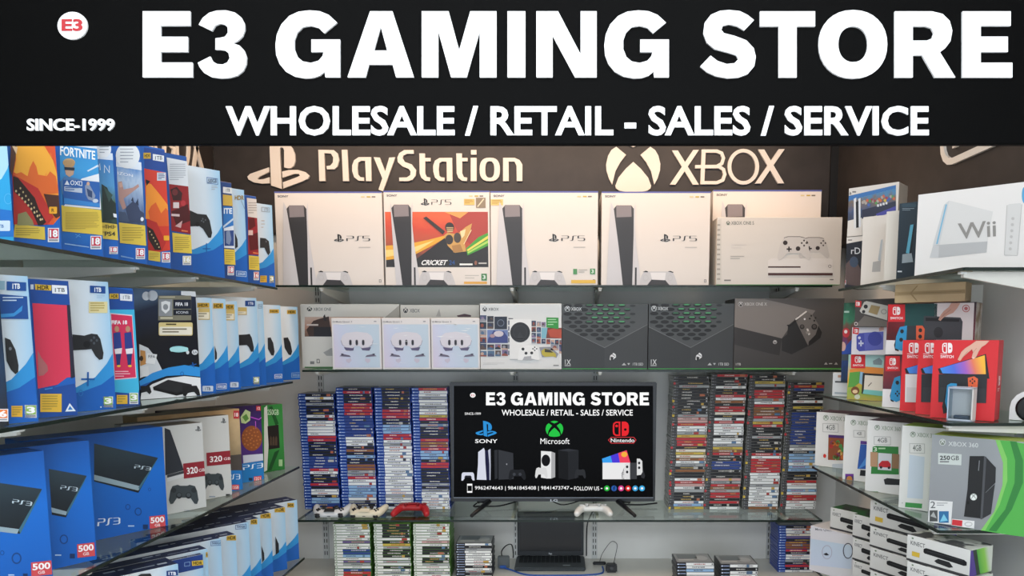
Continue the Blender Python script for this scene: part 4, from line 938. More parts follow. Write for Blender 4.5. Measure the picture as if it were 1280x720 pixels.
us = [66.5, 121, 210, 258, 290, 303.5, 330, 356]
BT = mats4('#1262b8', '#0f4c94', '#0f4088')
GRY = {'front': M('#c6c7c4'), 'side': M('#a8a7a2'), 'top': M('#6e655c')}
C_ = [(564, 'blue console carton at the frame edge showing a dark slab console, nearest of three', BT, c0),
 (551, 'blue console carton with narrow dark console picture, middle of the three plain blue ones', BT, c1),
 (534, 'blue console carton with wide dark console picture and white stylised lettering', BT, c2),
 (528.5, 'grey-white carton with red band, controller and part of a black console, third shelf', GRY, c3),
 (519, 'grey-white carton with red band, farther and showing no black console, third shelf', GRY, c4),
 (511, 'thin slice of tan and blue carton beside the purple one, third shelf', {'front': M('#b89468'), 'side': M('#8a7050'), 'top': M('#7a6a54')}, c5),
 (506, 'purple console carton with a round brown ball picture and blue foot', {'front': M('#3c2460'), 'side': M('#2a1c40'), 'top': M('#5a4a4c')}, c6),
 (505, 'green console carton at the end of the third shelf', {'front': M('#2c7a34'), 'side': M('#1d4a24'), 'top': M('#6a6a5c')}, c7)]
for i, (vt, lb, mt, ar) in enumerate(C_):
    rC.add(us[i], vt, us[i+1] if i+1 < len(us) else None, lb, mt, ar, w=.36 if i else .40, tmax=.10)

# ---- lowest shelf
D1 = lambda c: c.crop(80, 600, 4.267)
def darts(kind, x=None):
    def art(f, c, n):
        k = D1(c); white_art(f, c, n, y=.55)
        if kind == 'band':
            n.rect(0, 0, 1, .16, '#1f3f86', 4); h = k.on('hdr_label'); h.poly([(680,432),(742,426),(744,452),(682,458)], '#d6b23c', 6); h.text('HDR', 688, 434, 736, 451, '#3a3216', 7, .03); s = k.on('small_marks'); s.stroke([(642,440),(670,436),(670,456),(642,460)], 2.5, '#8fb0d8', 6, closed=True)
        if kind == 'tb':
            g = k.on('storage_label'); g.poly([(545,484),(605,478),(606,508),(546,514)], '#1f3f7c', 6); g.text('1TB', 556, 489, 596, 506, '#eef2f6', 7, .03)
            p = k.on('printed_controller'); p.poly([(390,512),(410,500),(460,498),(470,520),(390,530)], '#2a2c2e', 6)
        if kind == 'hdr': h = k.on('hdr_label'); h.rect(*x, '#cfa83a', 6); w_ = x[2]-x[0]; h.text('HDR', x[0]+w_*.1, x[1]+5, x[2]-w_*.08, x[3]-5, '#3a3014', 7, .03)
        if kind == 'gb': g = k.on('storage_label'); g.stroke([(x[0],x[1]+6),(x[2],x[1]),(x[2],x[3]-4),(x[0],x[3])], 2.5, '#3f5f96', 6, closed=True); g.text('500GB', x[0]+6, x[1]+8, x[2]-6, x[3]-8, '#4a5f88', 7, .02)
        if kind == 'hdrp':
            h = k.on('hdr_label'); h.rect(*x[0], '#cfa83a', 6); w_ = x[0][2]-x[0][0]; h.text('HDR', x[0][0]+w_*.1, x[0][1]+5, x[0][2]-w_*.08, x[0][3]-5, '#3a3014', 7, .03); k.on('printed_controller').poly(x[1], '#26282c', 6)
            if len(x) > 2: g = k.on('storage_label'); q = x[2]; g.stroke([(q[0],q[1]+4),(q[2],q[1]),(q[2],q[3]-4),(q[0],q[3])], 2.5, '#a8c8e4', 6, closed=True); g.text('500GB', q[0]+6, q[1]+8, q[2]-6, q[3]-8, '#a8c8e4', 7, .02)
    return art
GD = 'console cartons on the lowest blue-side shelf'
rD = Row(-1, ZD, XE-.012, 42, GD)
us = [229, 258.6, 264.5, 281, 299, 315, 328, 342, 359, 374]
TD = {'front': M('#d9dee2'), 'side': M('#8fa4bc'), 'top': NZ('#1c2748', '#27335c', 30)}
D_ = [(705, 'white carton with dark storage label at the bottom frame edge, lowest shelf', darts('tb')),
 (693, 'carton with a dark blue top band and gold label, lowest shelf', darts('band')),
 (686, 'sliver of carton squeezed behind the dark-banded one, lowest shelf', darts('hdr', (755,384,775,412))),
 (673, 'white carton with outlined storage label, nearer of two such, lowest shelf', darts('gb', (782,322,845,350))),
 (668, 'white carton with gold label between the two outlined-label ones, lowest shelf', darts('hdr', (866,294,920,322))),
 (652.5, 'white carton with outlined storage label, farther of two such, lowest shelf', darts('gb', (914,234,970,262))),
 (648, 'narrow white carton with gold label, fourth before the corner end, lowest shelf', darts('hdr', (994,208,1030,236))),
 (641, 'white carton with gold label and controller grip, third from the corner end, lowest shelf', darts('hdrp', ((1046,176,1102,204), [(1052,350),(1066,390),(1068,425),(1056,440)]))),
 (634, 'white carton with gold label and black controller grip, second from corner end, lowest shelf', darts('hdrp', ((1122,144,1178,172), [(1126,300),(1144,340),(1146,385),(1128,398)], (1142,490,1188,514)))),
 (625, 'last carton at the corner end of the lowest blue-side shelf', darts('hdrp', ((1190,122,1226,146), [(1198,330),(1200,340),(1199,350)], (1206,458,1238,478))))]
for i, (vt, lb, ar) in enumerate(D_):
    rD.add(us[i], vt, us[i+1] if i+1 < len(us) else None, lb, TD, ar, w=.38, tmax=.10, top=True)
# ================================================================== back wall cartons
def flat(name, label, y, uL, uR, vT, z, d, mats, art, group=None, labels=None, vB=None):
    """carton facing the room squarely; front plane at depth y, standing on height z"""
    vm = (vT + (vB or vT+90)) / 2
    vb = vB or vT + 90
    x0, x1 = atY(uL, vb, y).x, atY(uR, vb, y).x; h = atY((uL+uR)/2, vT, y).z - z - .001
    root, f = carton(name, label, 'box', (x0, y, z+.001), (1, 0, 0), x1-x0, h, d, mats, group)
    art(f, f.canvas(), f.unit()); f.finish(root, labels); return root
S1G = 'tall white console cartons on the topmost back shelf'
CREAM = {'front': M('#d9d1c9'), 'side': M('#d4cec8'), 'top': M('#5a64a0')}
def tall_white(variant):
    def art(f, c, n):
        T = Canvas(f, lambda a, b: n.mp((a-22)/748, (b-20)/658), 'front_artwork')
        T.rect(22, 20, 770, 30, '#5a62a2', 1); k = T.on('title'); k.text('SONY', 45, 45, 120, 60, '#35343a', 2, .02)
        for i, x in enumerate((625, 665, 700)): T.on('small_marks').rect(x, 52, x+26, 61, ('#cdbf90', '#b8a24c', '#7c7468')[i], 2)
        bl = variant == 'cricket'; dx = -28 if bl else 0
        if bl:
            g = T.on('front_picture'); g.rect(30, 165, 757, 550, GR([(0, '#2a2a2c'), (.35, '#6a4038'), (.55, '#b0563c'), (.8, '#c84a36'), (1, '#d8603c')], (.12, .12, .9), .3), 1)
            g.poly([(480,165),(757,165),(757,330),(640,400),(560,330),(520,260)], '#a8443c', 2); g.poly([(450,166),(620,166),(560,210)], '#e89a58', 3)
            g.poly([(30,400),(180,390),(330,360),(450,330),(455,345),(360,400),(200,480),(30,500)], '#e0a63c', 3); g.poly([(30,430),(200,420),(380,360),(250,440),(30,480)], '#f0d080', 4)
            g.poly([(250,490),(450,345),(600,440),(757,380),(757,550),(30,550),(30,500)], '#2c2b2d', 3)
            g.poly([(757,310),(757,400),(610,468),(600,420),(690,340)], '#4a9a3c', 4); g.poly([(757,330),(757,350),(612,440),(606,428)], '#e0d060', 5); g.poly([(757,362),(757,380),(614,455),(610,445)], '#a8d060', 5)
            b = T.on('printed_batsman')
            b.poly([(300,208),(322,198),(452,300),(436,322)], '#3a3432', 6); b.ell(486, 272, 32, 34, '#34302e', 6); b.poly([(462,272),(512,272),(508,305),(470,308)], '#c8a678', 7); b.stroke([(465,280),(510,280)], 4, '#2a2624', 8); b.stroke([(466,292),(508,292)], 4, '#2a2624', 8)
            b.poly([(470,310),(540,320),(600,270),(645,245),(630,310),(590,370),(600,440),(520,450),(470,400),(445,330)], '#c89a58', 6); b.ell(482, 358, 28, 34, '#3c3634', 7); b.ell(540, 345, 26, 36, '#4a423c', 7); b.poly([(560,300),(600,285),(590,330),(570,350)], '#e8d0a0', 7); b.poly([(500,400),(560,390),(580,440),(510,448)], '#a87c48', 7); b.stroke([(585,390),(640,290)], 5, '#f0d8a8', 8)
            t = T.on('game_title'); t.quad((290,500), (470,500), (456,536), (276,536)).text('CRICKET', 0, 0, 1, 1, '#e8e8e8', 6, .03); t.text('24', 478, 502, 520, 534, '#2c4f86', 6, .02); t.rect(553, 525, 645, 537, '#e6e6e2', 6); t.ell(668, 520, 10, 16, '#8c5a48', 6, 8); t.text('Qantas', 688, 516, 745, 530, '#c8c4c0', 6, .005) if False else t.rect(688, 518, 745, 528, '#b8b4b0', 6)
            T.rect(22+8, 550, 757, 678, '#d9d1c9', 2); lines(T.on('small_marks'), 590, 606, 704, 640, 2, '#b0aca4', 3, .3); T.on('age_label').rect(706, 596, 746, 645, '#3f7c4a', 4); T.on('age_label').text('3', 716, 606, 736, 634, '#e2ece2', 5, .02); T.on('age_label').rect(582, 652, 746, 668, '#d8a24a', 4)
            l = T.on('logo'); ps_logo(l, 285, 72, 346, 122, M('#2a2a2c'), 3); ps_word(l.sub(360, 80, 498, 116), '5', 0, 0, 1, 1, M('#3a3a3c'), 3, .05)
            T.on('gold_sticker').rect(590, 76, 664, 118, '#d8b468', 3); lines(T.on('gold_sticker'), 596, 82, 656, 112, 3, '#a88840', 4, .4); T.on('gold_sticker').rect(674, 68, 742, 138, '#8a7a64', 3); T.on('gold_sticker').stroke([(685,130),(730,76)], 8, '#d8ccb0', 4)
        o = T.on('printed_console'); q = lambda l: [(x+dx, y) for x, y in l]
        o.poly(q([(85,92),(108,140),(122,200),(172,678),(60,678),(70,400)] if not bl else [(98,98),(112,140),(122,200),(172,678),(128,678),(112,420)]), '#c4c2c4', 7); o.poly(q([(255,95),(243,140),(237,678),(300,678),(262,400),(250,250)]), '#c9c6c7', 7)
        o.poly(q([(105,140),(125,116),(225,116),(243,140),(243,330),(237,678),(172,678),(140,400)]), GR([(0, '#2c2b2d'), (.75, '#343335'), (1, '#4a4748')], (0, 0, 1)), 8); o.poly(q([(122,117),(225,117),(228,196),(124,200)]), GR([(0, '#5a5657'), (.5, '#8f8789'), (1, '#6a6466')], (0, 0, 1)) if False else '#857d7f', 9)
        o.rect(255+dx, 552, 267+dx, 676, '#2e2d2f', 9)
        p = T.on('printed_controller'); p.poly(q([(285,678),(300,610),(315,585),(345,580),(480,580),(515,585),(530,610),(552,678)]), '#c3c0c0', 8); p.poly(q([(340,678),(372,636),(465,640),(497,678)]), '#3a393b', 9); p.poly(q([(362,588),(470,588),(464,642),(374,638)]), '#dedad8', 10)
        p.poly(q([(308,584),(330,574),(346,580),(344,586)]), '#2c2b2d', 10); p.poly(q([(482,580),(500,576),(522,584),(520,590)]), '#2c2b2d', 10); p.ring(330+dx, 625, 20, 22, 4, 4, '#bcb8b6', 10, 12); p.ring(500+dx, 625, 18, 22, 4, 4, '#bcb8b6', 10, 12)
        if not bl:
            l = T.on('logo'); ps_logo(l, 428, 316, 498, 372, M('#222224'), 3); ps_word(l.sub(516, 328, 678, 365), '5', 0, 0, 1, 1, M('#39393b'), 3, .06); T.rect(600, 406, 682, 413, '#b8b2ac', 2); T.on('small_marks').stroke([(738,638),(750,638),(750,656),(738,656)], 3, '#4a4848', 3, closed=True)
        if variant == 'labels':
            a = T.on('age_label'); a.rect(598, 562, 626, 600, '#4a8a54', 4); a.rect(716, 560, 752, 600, '#4a8a54', 4); a.text('3', 726, 566, 742, 592, '#e2ece2', 5, .02); lines(a, 636, 566, 706, 596, 2, '#a8a49c', 4, .4); a.rect(584, 640, 756, 664, '#d8b04a', 4)
            T.on('gold_sticker').rect(24, 76, 110, 118, '#dcbc74', 3); lines(T.on('gold_sticker'), 32, 82, 104, 112, 3, '#a88840', 4, .4)
    return art
flat('console_box', 'tall white carton first from the blue-carton end of the topmost back shelf', 3.20, 347.5, 480, 239.5, Z1, .19, CREAM, tall_white('plain'), S1G, vB=357)
flat('console_box', 'tall white carton with an orange cricket batsman picture across the front', 3.20, 482, 613, 238.5, Z1, .19, CREAM, tall_white('cricket'), S1G, vB=357)
flat('console_box', 'tall white carton with green and yellow labels low in its corner, beside the cricket carton', 3.20, 614, 747, 239, Z1, .19, CREAM, tall_white('labels'), S1G, vB=357)
flat('console_box', 'tall white carton second from the end, standing clear beside the half-hidden one', 3.20, 751.5, 886, 239.5, Z1, .19, CREAM, tall_white('plain'), S1G, vB=357)
flat('console_box', 'tall white carton half hidden behind the wide white two-controller carton', 3.375, 889, 1023, 237.5, Z1, .17, CREAM, tall_white('plain'), S1G, vB=355)
def one_s(f, c, n):
    k = c.crop(885, 235, 5.537)
    k.on('green_band').rect(55, 668, 925, 684, '#3f8a3c', 2); l = k.on('title'); x_logo(l, 126, 228, 152, 256, M('#5f6a5c'), 2); l.text('XBOX ONE S', 160, 230, 318, 254, '#6a6c64', 2, .004)
    k.on('side_print').poly([(55,225),(92,215),(92,668),(55,668)], '#c8c2b8', 2)
    for i in range(12): k.on('side_print').rect(62, 250+34*i, 84, 262+34*i, '#a09a90', 3)
    t = k.on('small_marks'); lines(t, 160, 385, 280, 425, 2, '#cfc8c0', 2, .5); lines(t, 155, 470, 265, 500, 2, '#a8a29a', 2, .4); lines(t, 112, 634, 200, 646, 1, '#77726c', 2, .8); lines(t, 842, 630, 892, 640, 1, '#77726c', 2, .8)
    for dx, s, L in ((195, .92, 3), (0, 1, 6)):
        p = k.on('printed_controller') if not dx else k.on('printed_controller.001'); q = p.sub(478+dx*.76, 338 if dx else 332, 478+dx*.76+232*s, 338+170*s)
        q.poly([(.2,.08),(.32,.02),(.68,.02),(.82,.08),(.92,.35),(1,.85),(.95,.97),(.86,.9),(.7,.68),(.3,.68),(.14,.92),(.05,.97),(0,.85),(.08,.35)], '#c2bbb4' if dx else '#cbc4bd', L); q.stroke([(.2,.08),(.32,.03),(.68,.03),(.82,.08)], .02, '#4a3f3c', L+1)
        for x, y, r in ((.24,.27,.07),(.62,.5,.07)): q.ell(x, y, r, r*1.3, '#3a3230', L+1, 12)
        q.rect(.33,.42,.37,.62, '#3a3230', L+1); q.rect(.28,.49,.43,.55, '#3a3230', L+1)
        for x, y in ((.8,.18),(.8,.38),(.73,.28),(.87,.28)): q.ell(x, y, .028, .04, '#4a403c', L+1, 8)
    o = k.on('printed_console'); o.poly([(415,500),(440,488),(850,488),(862,500),(862,610),(415,610)], '#d9d2cb', 4); o.rect(415, 542, 640, 552, '#4a3230', 5); o.rect(415, 588, 862, 606, '#4f3634', 5); o.ring(842, 542, 11, 11, 3, 3, '#5a4a46', 5, 12)
flat('console_box', 'wide low white carton showing two white controllers over a white console, topmost back shelf', 3.185, 895, 1050, 271.5, Z1, .17, {'front': M('#d2cbc2'), 'side': M('#cfc8bd'), 'top': M('#d6d0c8')}, one_s, vB=357)
# ---- second back shelf
S2G = 'console cartons on the shelf above the television'
WB = {'front': M('#ece6dc'), 'side': M('#c9c5be'), 'top': M('#d8d2c8')}
def one_box(f, c, n):
    k = c.crop(370, 360, 3.657)
    k.on('green_band').rect(40, 360, 480, 374, '#3f7a3c', 2); l = k.on('title'); x_logo(l, 50, 86, 74, 106, M('#4a4d4a'), 2); l.text('XBOX ONE', 80, 90, 160, 104, '#5a5d5a', 2, .004)
    p = k.on('front_picture'); p.rect(40, 132, 400, 222, GR([(0, '#6a5448'), (.4, '#c0907a'), (1, '#d8c0b0')], (0, 0, 1), .5), 2); p.poly([(48,190),(80,150),(110,140),(150,130),(165,222),(60,222)], '#4c3a34', 3); p.rect(82, 178, 160, 222, '#2f2d30', 4); lines(p, 50, 165, 150, 180, 1, '#d8cac0', 5, .5); p.poly([(125,130),(132,120),(140,150),(128,150)], '#3a3434', 4)
    k.on('paper_flap').poly([(395,145),(478,74),(478,145)], '#bdb6ac', 3); s = k.on('small_marks'); s.rect(65, 335, 84, 348, '#8a8884', 2); s.stroke([(96,326),(106,326),(108,342),(96,342)], 3, '#6a6864', 2, closed=True); k.on('printed_console').poly([(125,295),(160,275),(300,270),(300,310),(140,310)], '#b4b2ae', 2)
flat('console_box', 'white console carton with a small brown picture behind the headset carton, shelf end', 3.345, 378, 501, 380, Z2, .17, WB, one_box, S2G, vB=462)
def x_box(f, c, n):
    k = c.crop(370, 360, 3.657); l = k.on('title'); x_logo(l, 490, 90, 512, 114, M('#4c4d50'), 2); l.text('XBOX', 520, 95, 566, 112, '#5f6064', 2, .004); k.on('printed_controller').poly([(640,130),(655,95),(662,130)], '#c4beb8', 2); k.on('front_picture').poly([(735,126),(770,118),(800,124),(800,132),(740,132)], '#5a4048', 3)
flat('console_box', 'white carton peeking out above the second and third headset cartons', 3.345, 502, 600, 381, Z2, .17, WB, x_box, S2G, vB=462)
QBG = GR([(0, '#cdbfd4'), (.35, '#d4c6d8'), (.65, '#c6cde2'), (1, '#bccddb')], (.75, .75, .2))
WRAP = M('#e9ecee', .12, 0, .6)
def headset(ox):
    def art(f, c, n):
        k = Canvas(f, lambda a, b: n.mp((a-36)/390, (b-155)/405), 'front_artwork'); rr = random.Random(int(ox))
        k.rect(50, 205, 412, 545, QBG, 1); t = k.on('title'); t.text('Meta Quest 3', 72, 178, 200, 192, '#6a6a70', 2, .004); t.ring(56, 185, 10, 6, 2.5, 2.5, '#6a6a70', 2, 12); lines(t, 372, 178, 410, 190, 1, '#8a8a90', 2, .6)
        o = k.on('printed_headset'); o.poly([(128,385),(210,385),(205,410),(150,415)], '#5f5878', 2); o.poly([(262,385),(345,385),(330,412),(275,408)], '#5f5878', 2)
        o.poly([(108,330),(120,295),(150,272),(235,262),(320,272),(350,295),(362,330),(352,365),(325,385),(270,392),(255,375),(215,375),(200,392),(145,385),(118,365)], '#d5d2da', 3); o.stroke([(108,330),(118,365),(145,385),(200,392)], 4, '#9a94a8', 4); o.stroke([(362,330),(352,365),(325,385),(270,392)], 4, '#9a94a8', 4)
        for x in (183, 233, 284): o.rrect(x-10, 325, x+10, 370, 10, '#4a4752', 5, ry=12); o.rrect(x-5, 335, x+5, 360, 5, '#1f1e24', 6, ry=6)
        for s, x0 in ((1, 92), (-1, 388)):
            h = k.on('printed_controller' if s == 1 else 'printed_controller.001'); h.poly([(x0, 455), (x0+s*30, 438), (x0+s*80, 448), (x0+s*92, 462)], '#6a6478', 3); h.ell(x0+s*24, 440, 12, 6, '#3f3a4c', 4, 8); h.poly([(x0+s*50,480),(x0+s*90,470),(x0+s*95,490),(x0+s*75,510),(x0+s*55,500)], '#c3bccc', 3)
        w = k.on('plastic_wrap')
        for i in range(int(ox) % 3 * 6 + 5): x, y, l = rr.uniform(60, 330), rr.uniform(200, 530), rr.uniform(30, 90); w.poly([(x,y),(x+l,y+rr.uniform(-4,8)),(x+l*.6,y+rr.uniform(3,7))], WRAP, 8)
    return art
QM = {'front': M('#dad7d6'), 'side': M('#d0ccca'), 'top': M('#e0dace')}
for u0, u1, lb, ox in ((416, 477.5, 'shrink-wrapped white headset carton at the end, in front of the picture carton', 3), (478.5, 538.5, 'shrink-wrapped white headset carton in the middle of the three', 4), (539.5, 600, 'shrink-wrapped white headset carton touching the collage-fronted console carton', 5)):
    flat('headset_box', lb, 3.185, u0, u1, 397.5, Z2, .14, QM, headset(ox), 'headset cartons above the television', vB=462)
def series_s(f, c, n):
    k = c.crop(595, 370, 5.818); l = k.on('title'); x_logo(l, 48, 78, 80, 112, M('#3a3d40'), 2); l.text('XBOX', 90, 86, 166, 106, '#4a4d50', 2, .006)
    r = random.Random(5); pal = ['#5a4a44', '#2c3c5c', '#8a4a3c', '#3a3a44', '#4f6a86', '#7a6a8c', '#c0a090', '#31405a', '#a05a4a', '#46506e', '#24303e', '#8f8f98']
    g = k.on('collage')
    def tile(a, b, cc, d):
        g.rect(a, b, cc, d, r.choice(pal), 2); g.ell((a+cc)/2+r.uniform(-8,8), (b+d)/2, (cc-a)*.25, (d-b)*.3, r.choice(pal), 3, 8); g.poly([(a,d),(a,d-(d-b)*.3),((a+cc)/2,d-(d-b)*r.uniform(.2,.6)),(cc,d-(d-b)*.2),(cc,d)], r.choice(pal), 4)
    for a, b, cc, d in ((28,140,76,186),(82,146,128,190),(28,190,76,240),(82,194,128,238),(28,246,76,294),(28,300,76,344),(28,348,76,390),(82,352,132,392),(138,350,180,388),(186,352,232,390),(28,400,78,440),(84,398,134,440),(140,396,182,438),(188,392,232,436),(404,180,436,220),(442,186,472,220),(476,190,506,226),(404,226,436,262),(442,228,472,264),(404,268,436,302),(442,270,472,306),(404,308,436,344),(442,310,470,346),(476,312,506,346),(512,314,540,350),(544,318,570,350),(574,318,602,352),(606,320,626,352),(544,352,600,394),(604,354,626,418)): tile(a, b, cc, d)
    g.rect(134, 150, 226, 242, '#232c3c', 2); g.ring(180, 196, 26, 26, 5, 5, '#6a7688', 3, 14); g.rect(82, 246, 232, 342, '#6a7eae', 2); g.poly([(90,310),(130,250),(170,270),(200,255),(232,300),(232,342),(82,342)], '#3a4680', 3); g.ell(165, 275, 36, 22, '#c8c0c8', 4, 12); g.ell(120, 290, 20, 14, '#a88c94', 4, 10)
    g.rect(476, 232, 626, 308, '#7a3a2c', 2); g.poly([(476,232),(520,232),(510,308),(476,308)], '#7ab0c0', 3); g.poly([(520,250),(560,236),(626,245),(626,308),(540,300)], '#b04a34', 4); g.poly([(236,160),(270,162),(270,168),(236,168)], '#3a3d44', 2)
    for y in (178,220,262,305,352,398): g.rect(234, y, 243, y+32, '#5a6274', 2)
    g.on('green_label').poly([(512,156),(600,158),(600,240),(512,228)], '#2f8f3c', 6); lines(g.on('green_label'), 522, 168, 592, 222, 3, '#a8d8a8', 7, .35)
    o = k.on('printed_console'); o.rect(246, 168, 404, 460, '#e2e2e0', 5); o.ell(321, 264, 72, 73, '#26272a', 6, 36); o.ring(321, 264, 50, 51, 3, 3, '#3a3b3e', 7, 28); o.poly([(318,262),(324,262),(350,320),(292,320)], '#303134', 7)
    p = k.on('printed_controller').sub(304, 360, 462, 468); p.poly([(.12,.1),(.35,.0),(.65,.0),(.88,.08),(.96,.4),(1,1),(.82,.95),(.5,.85),(.2,1),(0,1),(.05,.35)], '#e8e8e6', 8)
    for x, y in ((.24,.24),(.38,.52),(.64,.5)): p.ell(x, y, .07, .1, '#2c2d30', 9, 12)
    for x, y in ((.78,.12),(.78,.32),(.7,.22),(.87,.22)): p.ell(x, y, .035, .05, '#2c2d30', 9, 8)
    p.poly([(.3,.75),(.62,.7),(.62,.98),(.22,.98)], '#a8a9ac', 9); k.rect(246, 458, 460, 462, '#a9aaac', 7)
    g2 = k.on('printed_car'); g2.poly([(460,372),(540,370),(600,420),(585,450),(560,440),(480,445),(470,410)], '#8a8c94', 4); g2.poly([(475,400),(500,380),(540,392),(580,420),(584,446),(560,440),(500,442),(480,425)], '#b8a83c', 5); g2.poly([(500,384),(538,392),(560,412),(500,408)], '#3a3a2c', 6)
    lines(k.on('small_marks'), 52, 486, 230, 504, 2, '#c0bfbc', 2, .35); k.on('small_marks').rect(562, 502, 602, 508, '#4a4a4c', 2)
flat('console_box', 'white console carton with collage of many small pictures and round black vent', 3.195, 600.7, 702, 379.5, Z2, .18, {'front': M('#d9d9d7'), 'side': M('#c6c6c4'), 'top': M('#d0d0ce')}, series_s, S2G, vB=462)
BLK = {'front': M('#2a2c2d', .38), 'side': M('#1f2122', .4), 'top': M('#333536', .4)}
def series_x(f, c, n):
    k = Canvas(f, lambda a, b: n.mp((a-628)/617, (b-58)/476), 'front_artwork')
    k.poly([(628,225),(935,375),(935,534),(628,534)], '#343637', 1); k.poly([(935,375),(1245,200),(1245,534),(935,534)], '#3b3d3e', 1); k.poly([(628,58),(1245,58),(1245,200),(935,375),(628,225)], '#4a4d4e', 1)
    k.stroke([(628,225),(935,375),(1245,205)], 4, '#6e7172', 2); v = k.on('vent_holes'); gr = k.on('green_vents')
    for i in range(9):
        for j in range(9):
            x = 650 + 82*i + (41 if j % 2 else 0) - 10; y = 72 + 27*j + (i*3)
            x = 628 + (i+.5)*78 + (39 if j % 2 else 0); y = 70 + j*30
            lim = 225 + (x-628)*.49 if x < 935 else 375 - (x-935)*.56
            if y + 14 > lim or x > 1225: continue
            fade = max(0, (x-1010)/230)
            if fade > .55 and (i+j) % 2: continue
            v.ell(x, y, 31*(1-fade*.6), 13*(1-fade*.5), '#1a1c1d' if fade < .4 else '#2c2f30', 3, 12)
            if 800 < x < 1110 and y < 215: gr.poly([(x-24,y-3),(x-14,y-10),(x+14,y-10),(x+24,y-3),(x+12,y),(x-12,y)], '#4f9a68' if abs(x-960) < 120 else '#3a6a4c', 4)
    l = k.on('title'); l.ell(666, 93, 20, 20, '#d4d6d6', 4); x_logo(l, 650, 76, 682, 110, M('#2a2c2d'), 5); l.text('XBOX', 692, 82, 768, 106, '#d8dada', 4, .008)
    b = k.on('printed_controller'); b.poly([(1000,412),(1016,425),(1018,445),(985,472),(972,462),(975,435)], '#e2e2e2', 4); b.poly([(978,440),(1000,445),(996,470),(980,472)], '#2a2c2d', 5); b.stroke([(985,420),(1012,440)], 4, '#2a2c2d', 5)
    s = k.on('small_marks'); s.text('X', 660, 462, 690, 500, '#dcdede', 4, .01); s.rect(648, 462, 653, 500, '#c8caca', 4); s.rect(646, 504, 690, 509, '#c8caca', 4); s.text('1TB SSD', 1140, 486, 1215, 506, '#c8caca', 4, .01); s.poly([(1060,504),(1076,486),(1092,504)], '#b8baba', 4); s.poly([(1100,488),(1120,488),(1110,504)], '#b8baba', 4)
    k.on('green_band').rect(628, 526, 1245, 534, '#3f8a4c', 4)
flat('console_box', 'black carton with perforated grille print, the one touching the collage carton', 3.195, 702.7, 809, 380, Z2, .18, BLK, series_x, S2G, vB=462)
flat('console_box', 'black carton with perforated grille print, beside the grey-black controller carton', 3.195, 810, 916, 379.5, Z2, .18, BLK, series_x, S2G, vB=462)
def one_x(f, c, n):
    k = c.crop(910, 365, 6.547); k.rect(50, 48, 960, 640, GR([(0, '#3a3735'), (.45, '#474341'), (1, '#55504d')], (.1, .1, 1)), 1)
    o = k.on('printed_console'); o.poly([(50,55),(300,60),(715,152),(690,185),(550,220),(440,380),(50,285)], '#7c7570', 2); o.poly([(50,285),(440,380),(420,520),(330,500),(50,430)], '#33302f', 2); o.ell(384, 410, 16, 16, '#d2ccc8', 3, 12); x_logo(o, 372, 398, 396, 422, M('#4a4644'), 4)
    o.poly([(440,380),(485,345),(490,275),(550,225),(600,330),(660,440),(520,510),(440,480)], '#2a2827', 3)
    p = k.on('printed_controller'); p.poly([(550,228),(640,158),(690,185),(735,260),(765,320),(755,370),(690,420),(655,440),(640,410),(600,330)], '#6e6762', 4); p.poly([(740,275),(768,330),(755,375),(690,425),(655,445),(660,405),(715,350)], '#24211f', 5); p.stroke([(552,226),(642,158)], 12, '#d8d0c8', 5); p.poly([(478,270),(520,265),(545,235),(575,195),(590,190),(585,215),(500,290)], '#1c1a19', 4)
    for x, y, r in ((605,285,20),(705,285,24)): p.ell(x, y, r, r, '#2a2624', 6, 14); p.ell(x, y-3, r*.6, r*.6, '#514a46', 7, 12)
    p.poly([(640,300),(655,300),(672,345),(658,355)], '#d2cac2', 6); p.poly([(632,325),(668,318),(672,335),(640,345)], '#8c847c', 7)
    for x, y in ((680,195),(705,235),(668,218),(715,212)): p.ell(x, y, 8, 8, '#2a2624', 6, 8)
    p.ell(626, 222, 8, 8, '#e8e4e0', 6, 8)
    l = k.on('title'); l.ell(104, 100, 21, 21, '#c8c2bc', 4); x_logo(l, 86, 82, 122, 118, M('#3a3735'), 5); l.text('XBOX ONE X', 132, 86, 318, 112, '#c8c2bc', 4, .006); s = k.on('small_marks'); s.text('1TB', 64, 582, 104, 600, '#d0cac4', 4, .01)
    for x in (785, 868): s.poly([(x,594),(x+16,574),(x+30,594)], '#b4aea8', 4)
    s.rect(826, 582, 852, 590, '#b4aea8', 4); k.on('green_band').rect(50, 622, 925, 644, '#5aa04a', 4)
flat('console_box', 'large dark grey carton picturing an angled console and a controller, end of the shelf', 3.185, 916.5, 1052, 373, Z2, .19, {'front': M('#3a3735', .4), 'side': M('#2a2826', .4), 'top': M('#4a4644', .4)}, one_x, S2G, vB=463)

# ================================================================== cartons opposite the blue side (viewer's right)
WH = {'front': M('#dcd8d2'), 'side': M('#cbc6be'), 'top': M('#d6d0c8')}
RA = Row(1, R1, XF+.012, 48, 'cartons on the topmost shelf opposite the blue side')
Q1 = lambda c: c.crop(1050, 180, 4.0)
Q2 = lambda c: c.crop(1140, 220, 4.5)
def r_demon(f, c, n):
    k = Q1(c); k.poly([(0,490),(140,470),(140,740),(0,740)], GR([(0, '#2a2c34'), (.5, '#1c2028'), (1, '#222630')], (0, 0, 1), .4), 1); k.on('white_band').poly([(0,450),(140,430),(140,478),(0,505)], '#dcd6ce', 2); k.on('title').text('rD', 56, 518, 102, 550, '#d2d4d8', 3, .004); p = k.on('front_picture'); p.poly([(30,600),(70,560),(110,640),(140,600),(140,720),(25,700)], '#5a4a48', 2); p.ell(70, 590, 22, 28, '#3c4a5e', 3, 10); pegi(k, '18', 14, 680, 30, 704, '#b8343c'); lines(k.on('small_marks'), 40, 478, 80, 486, 1, '#6a665e', 3, .6)
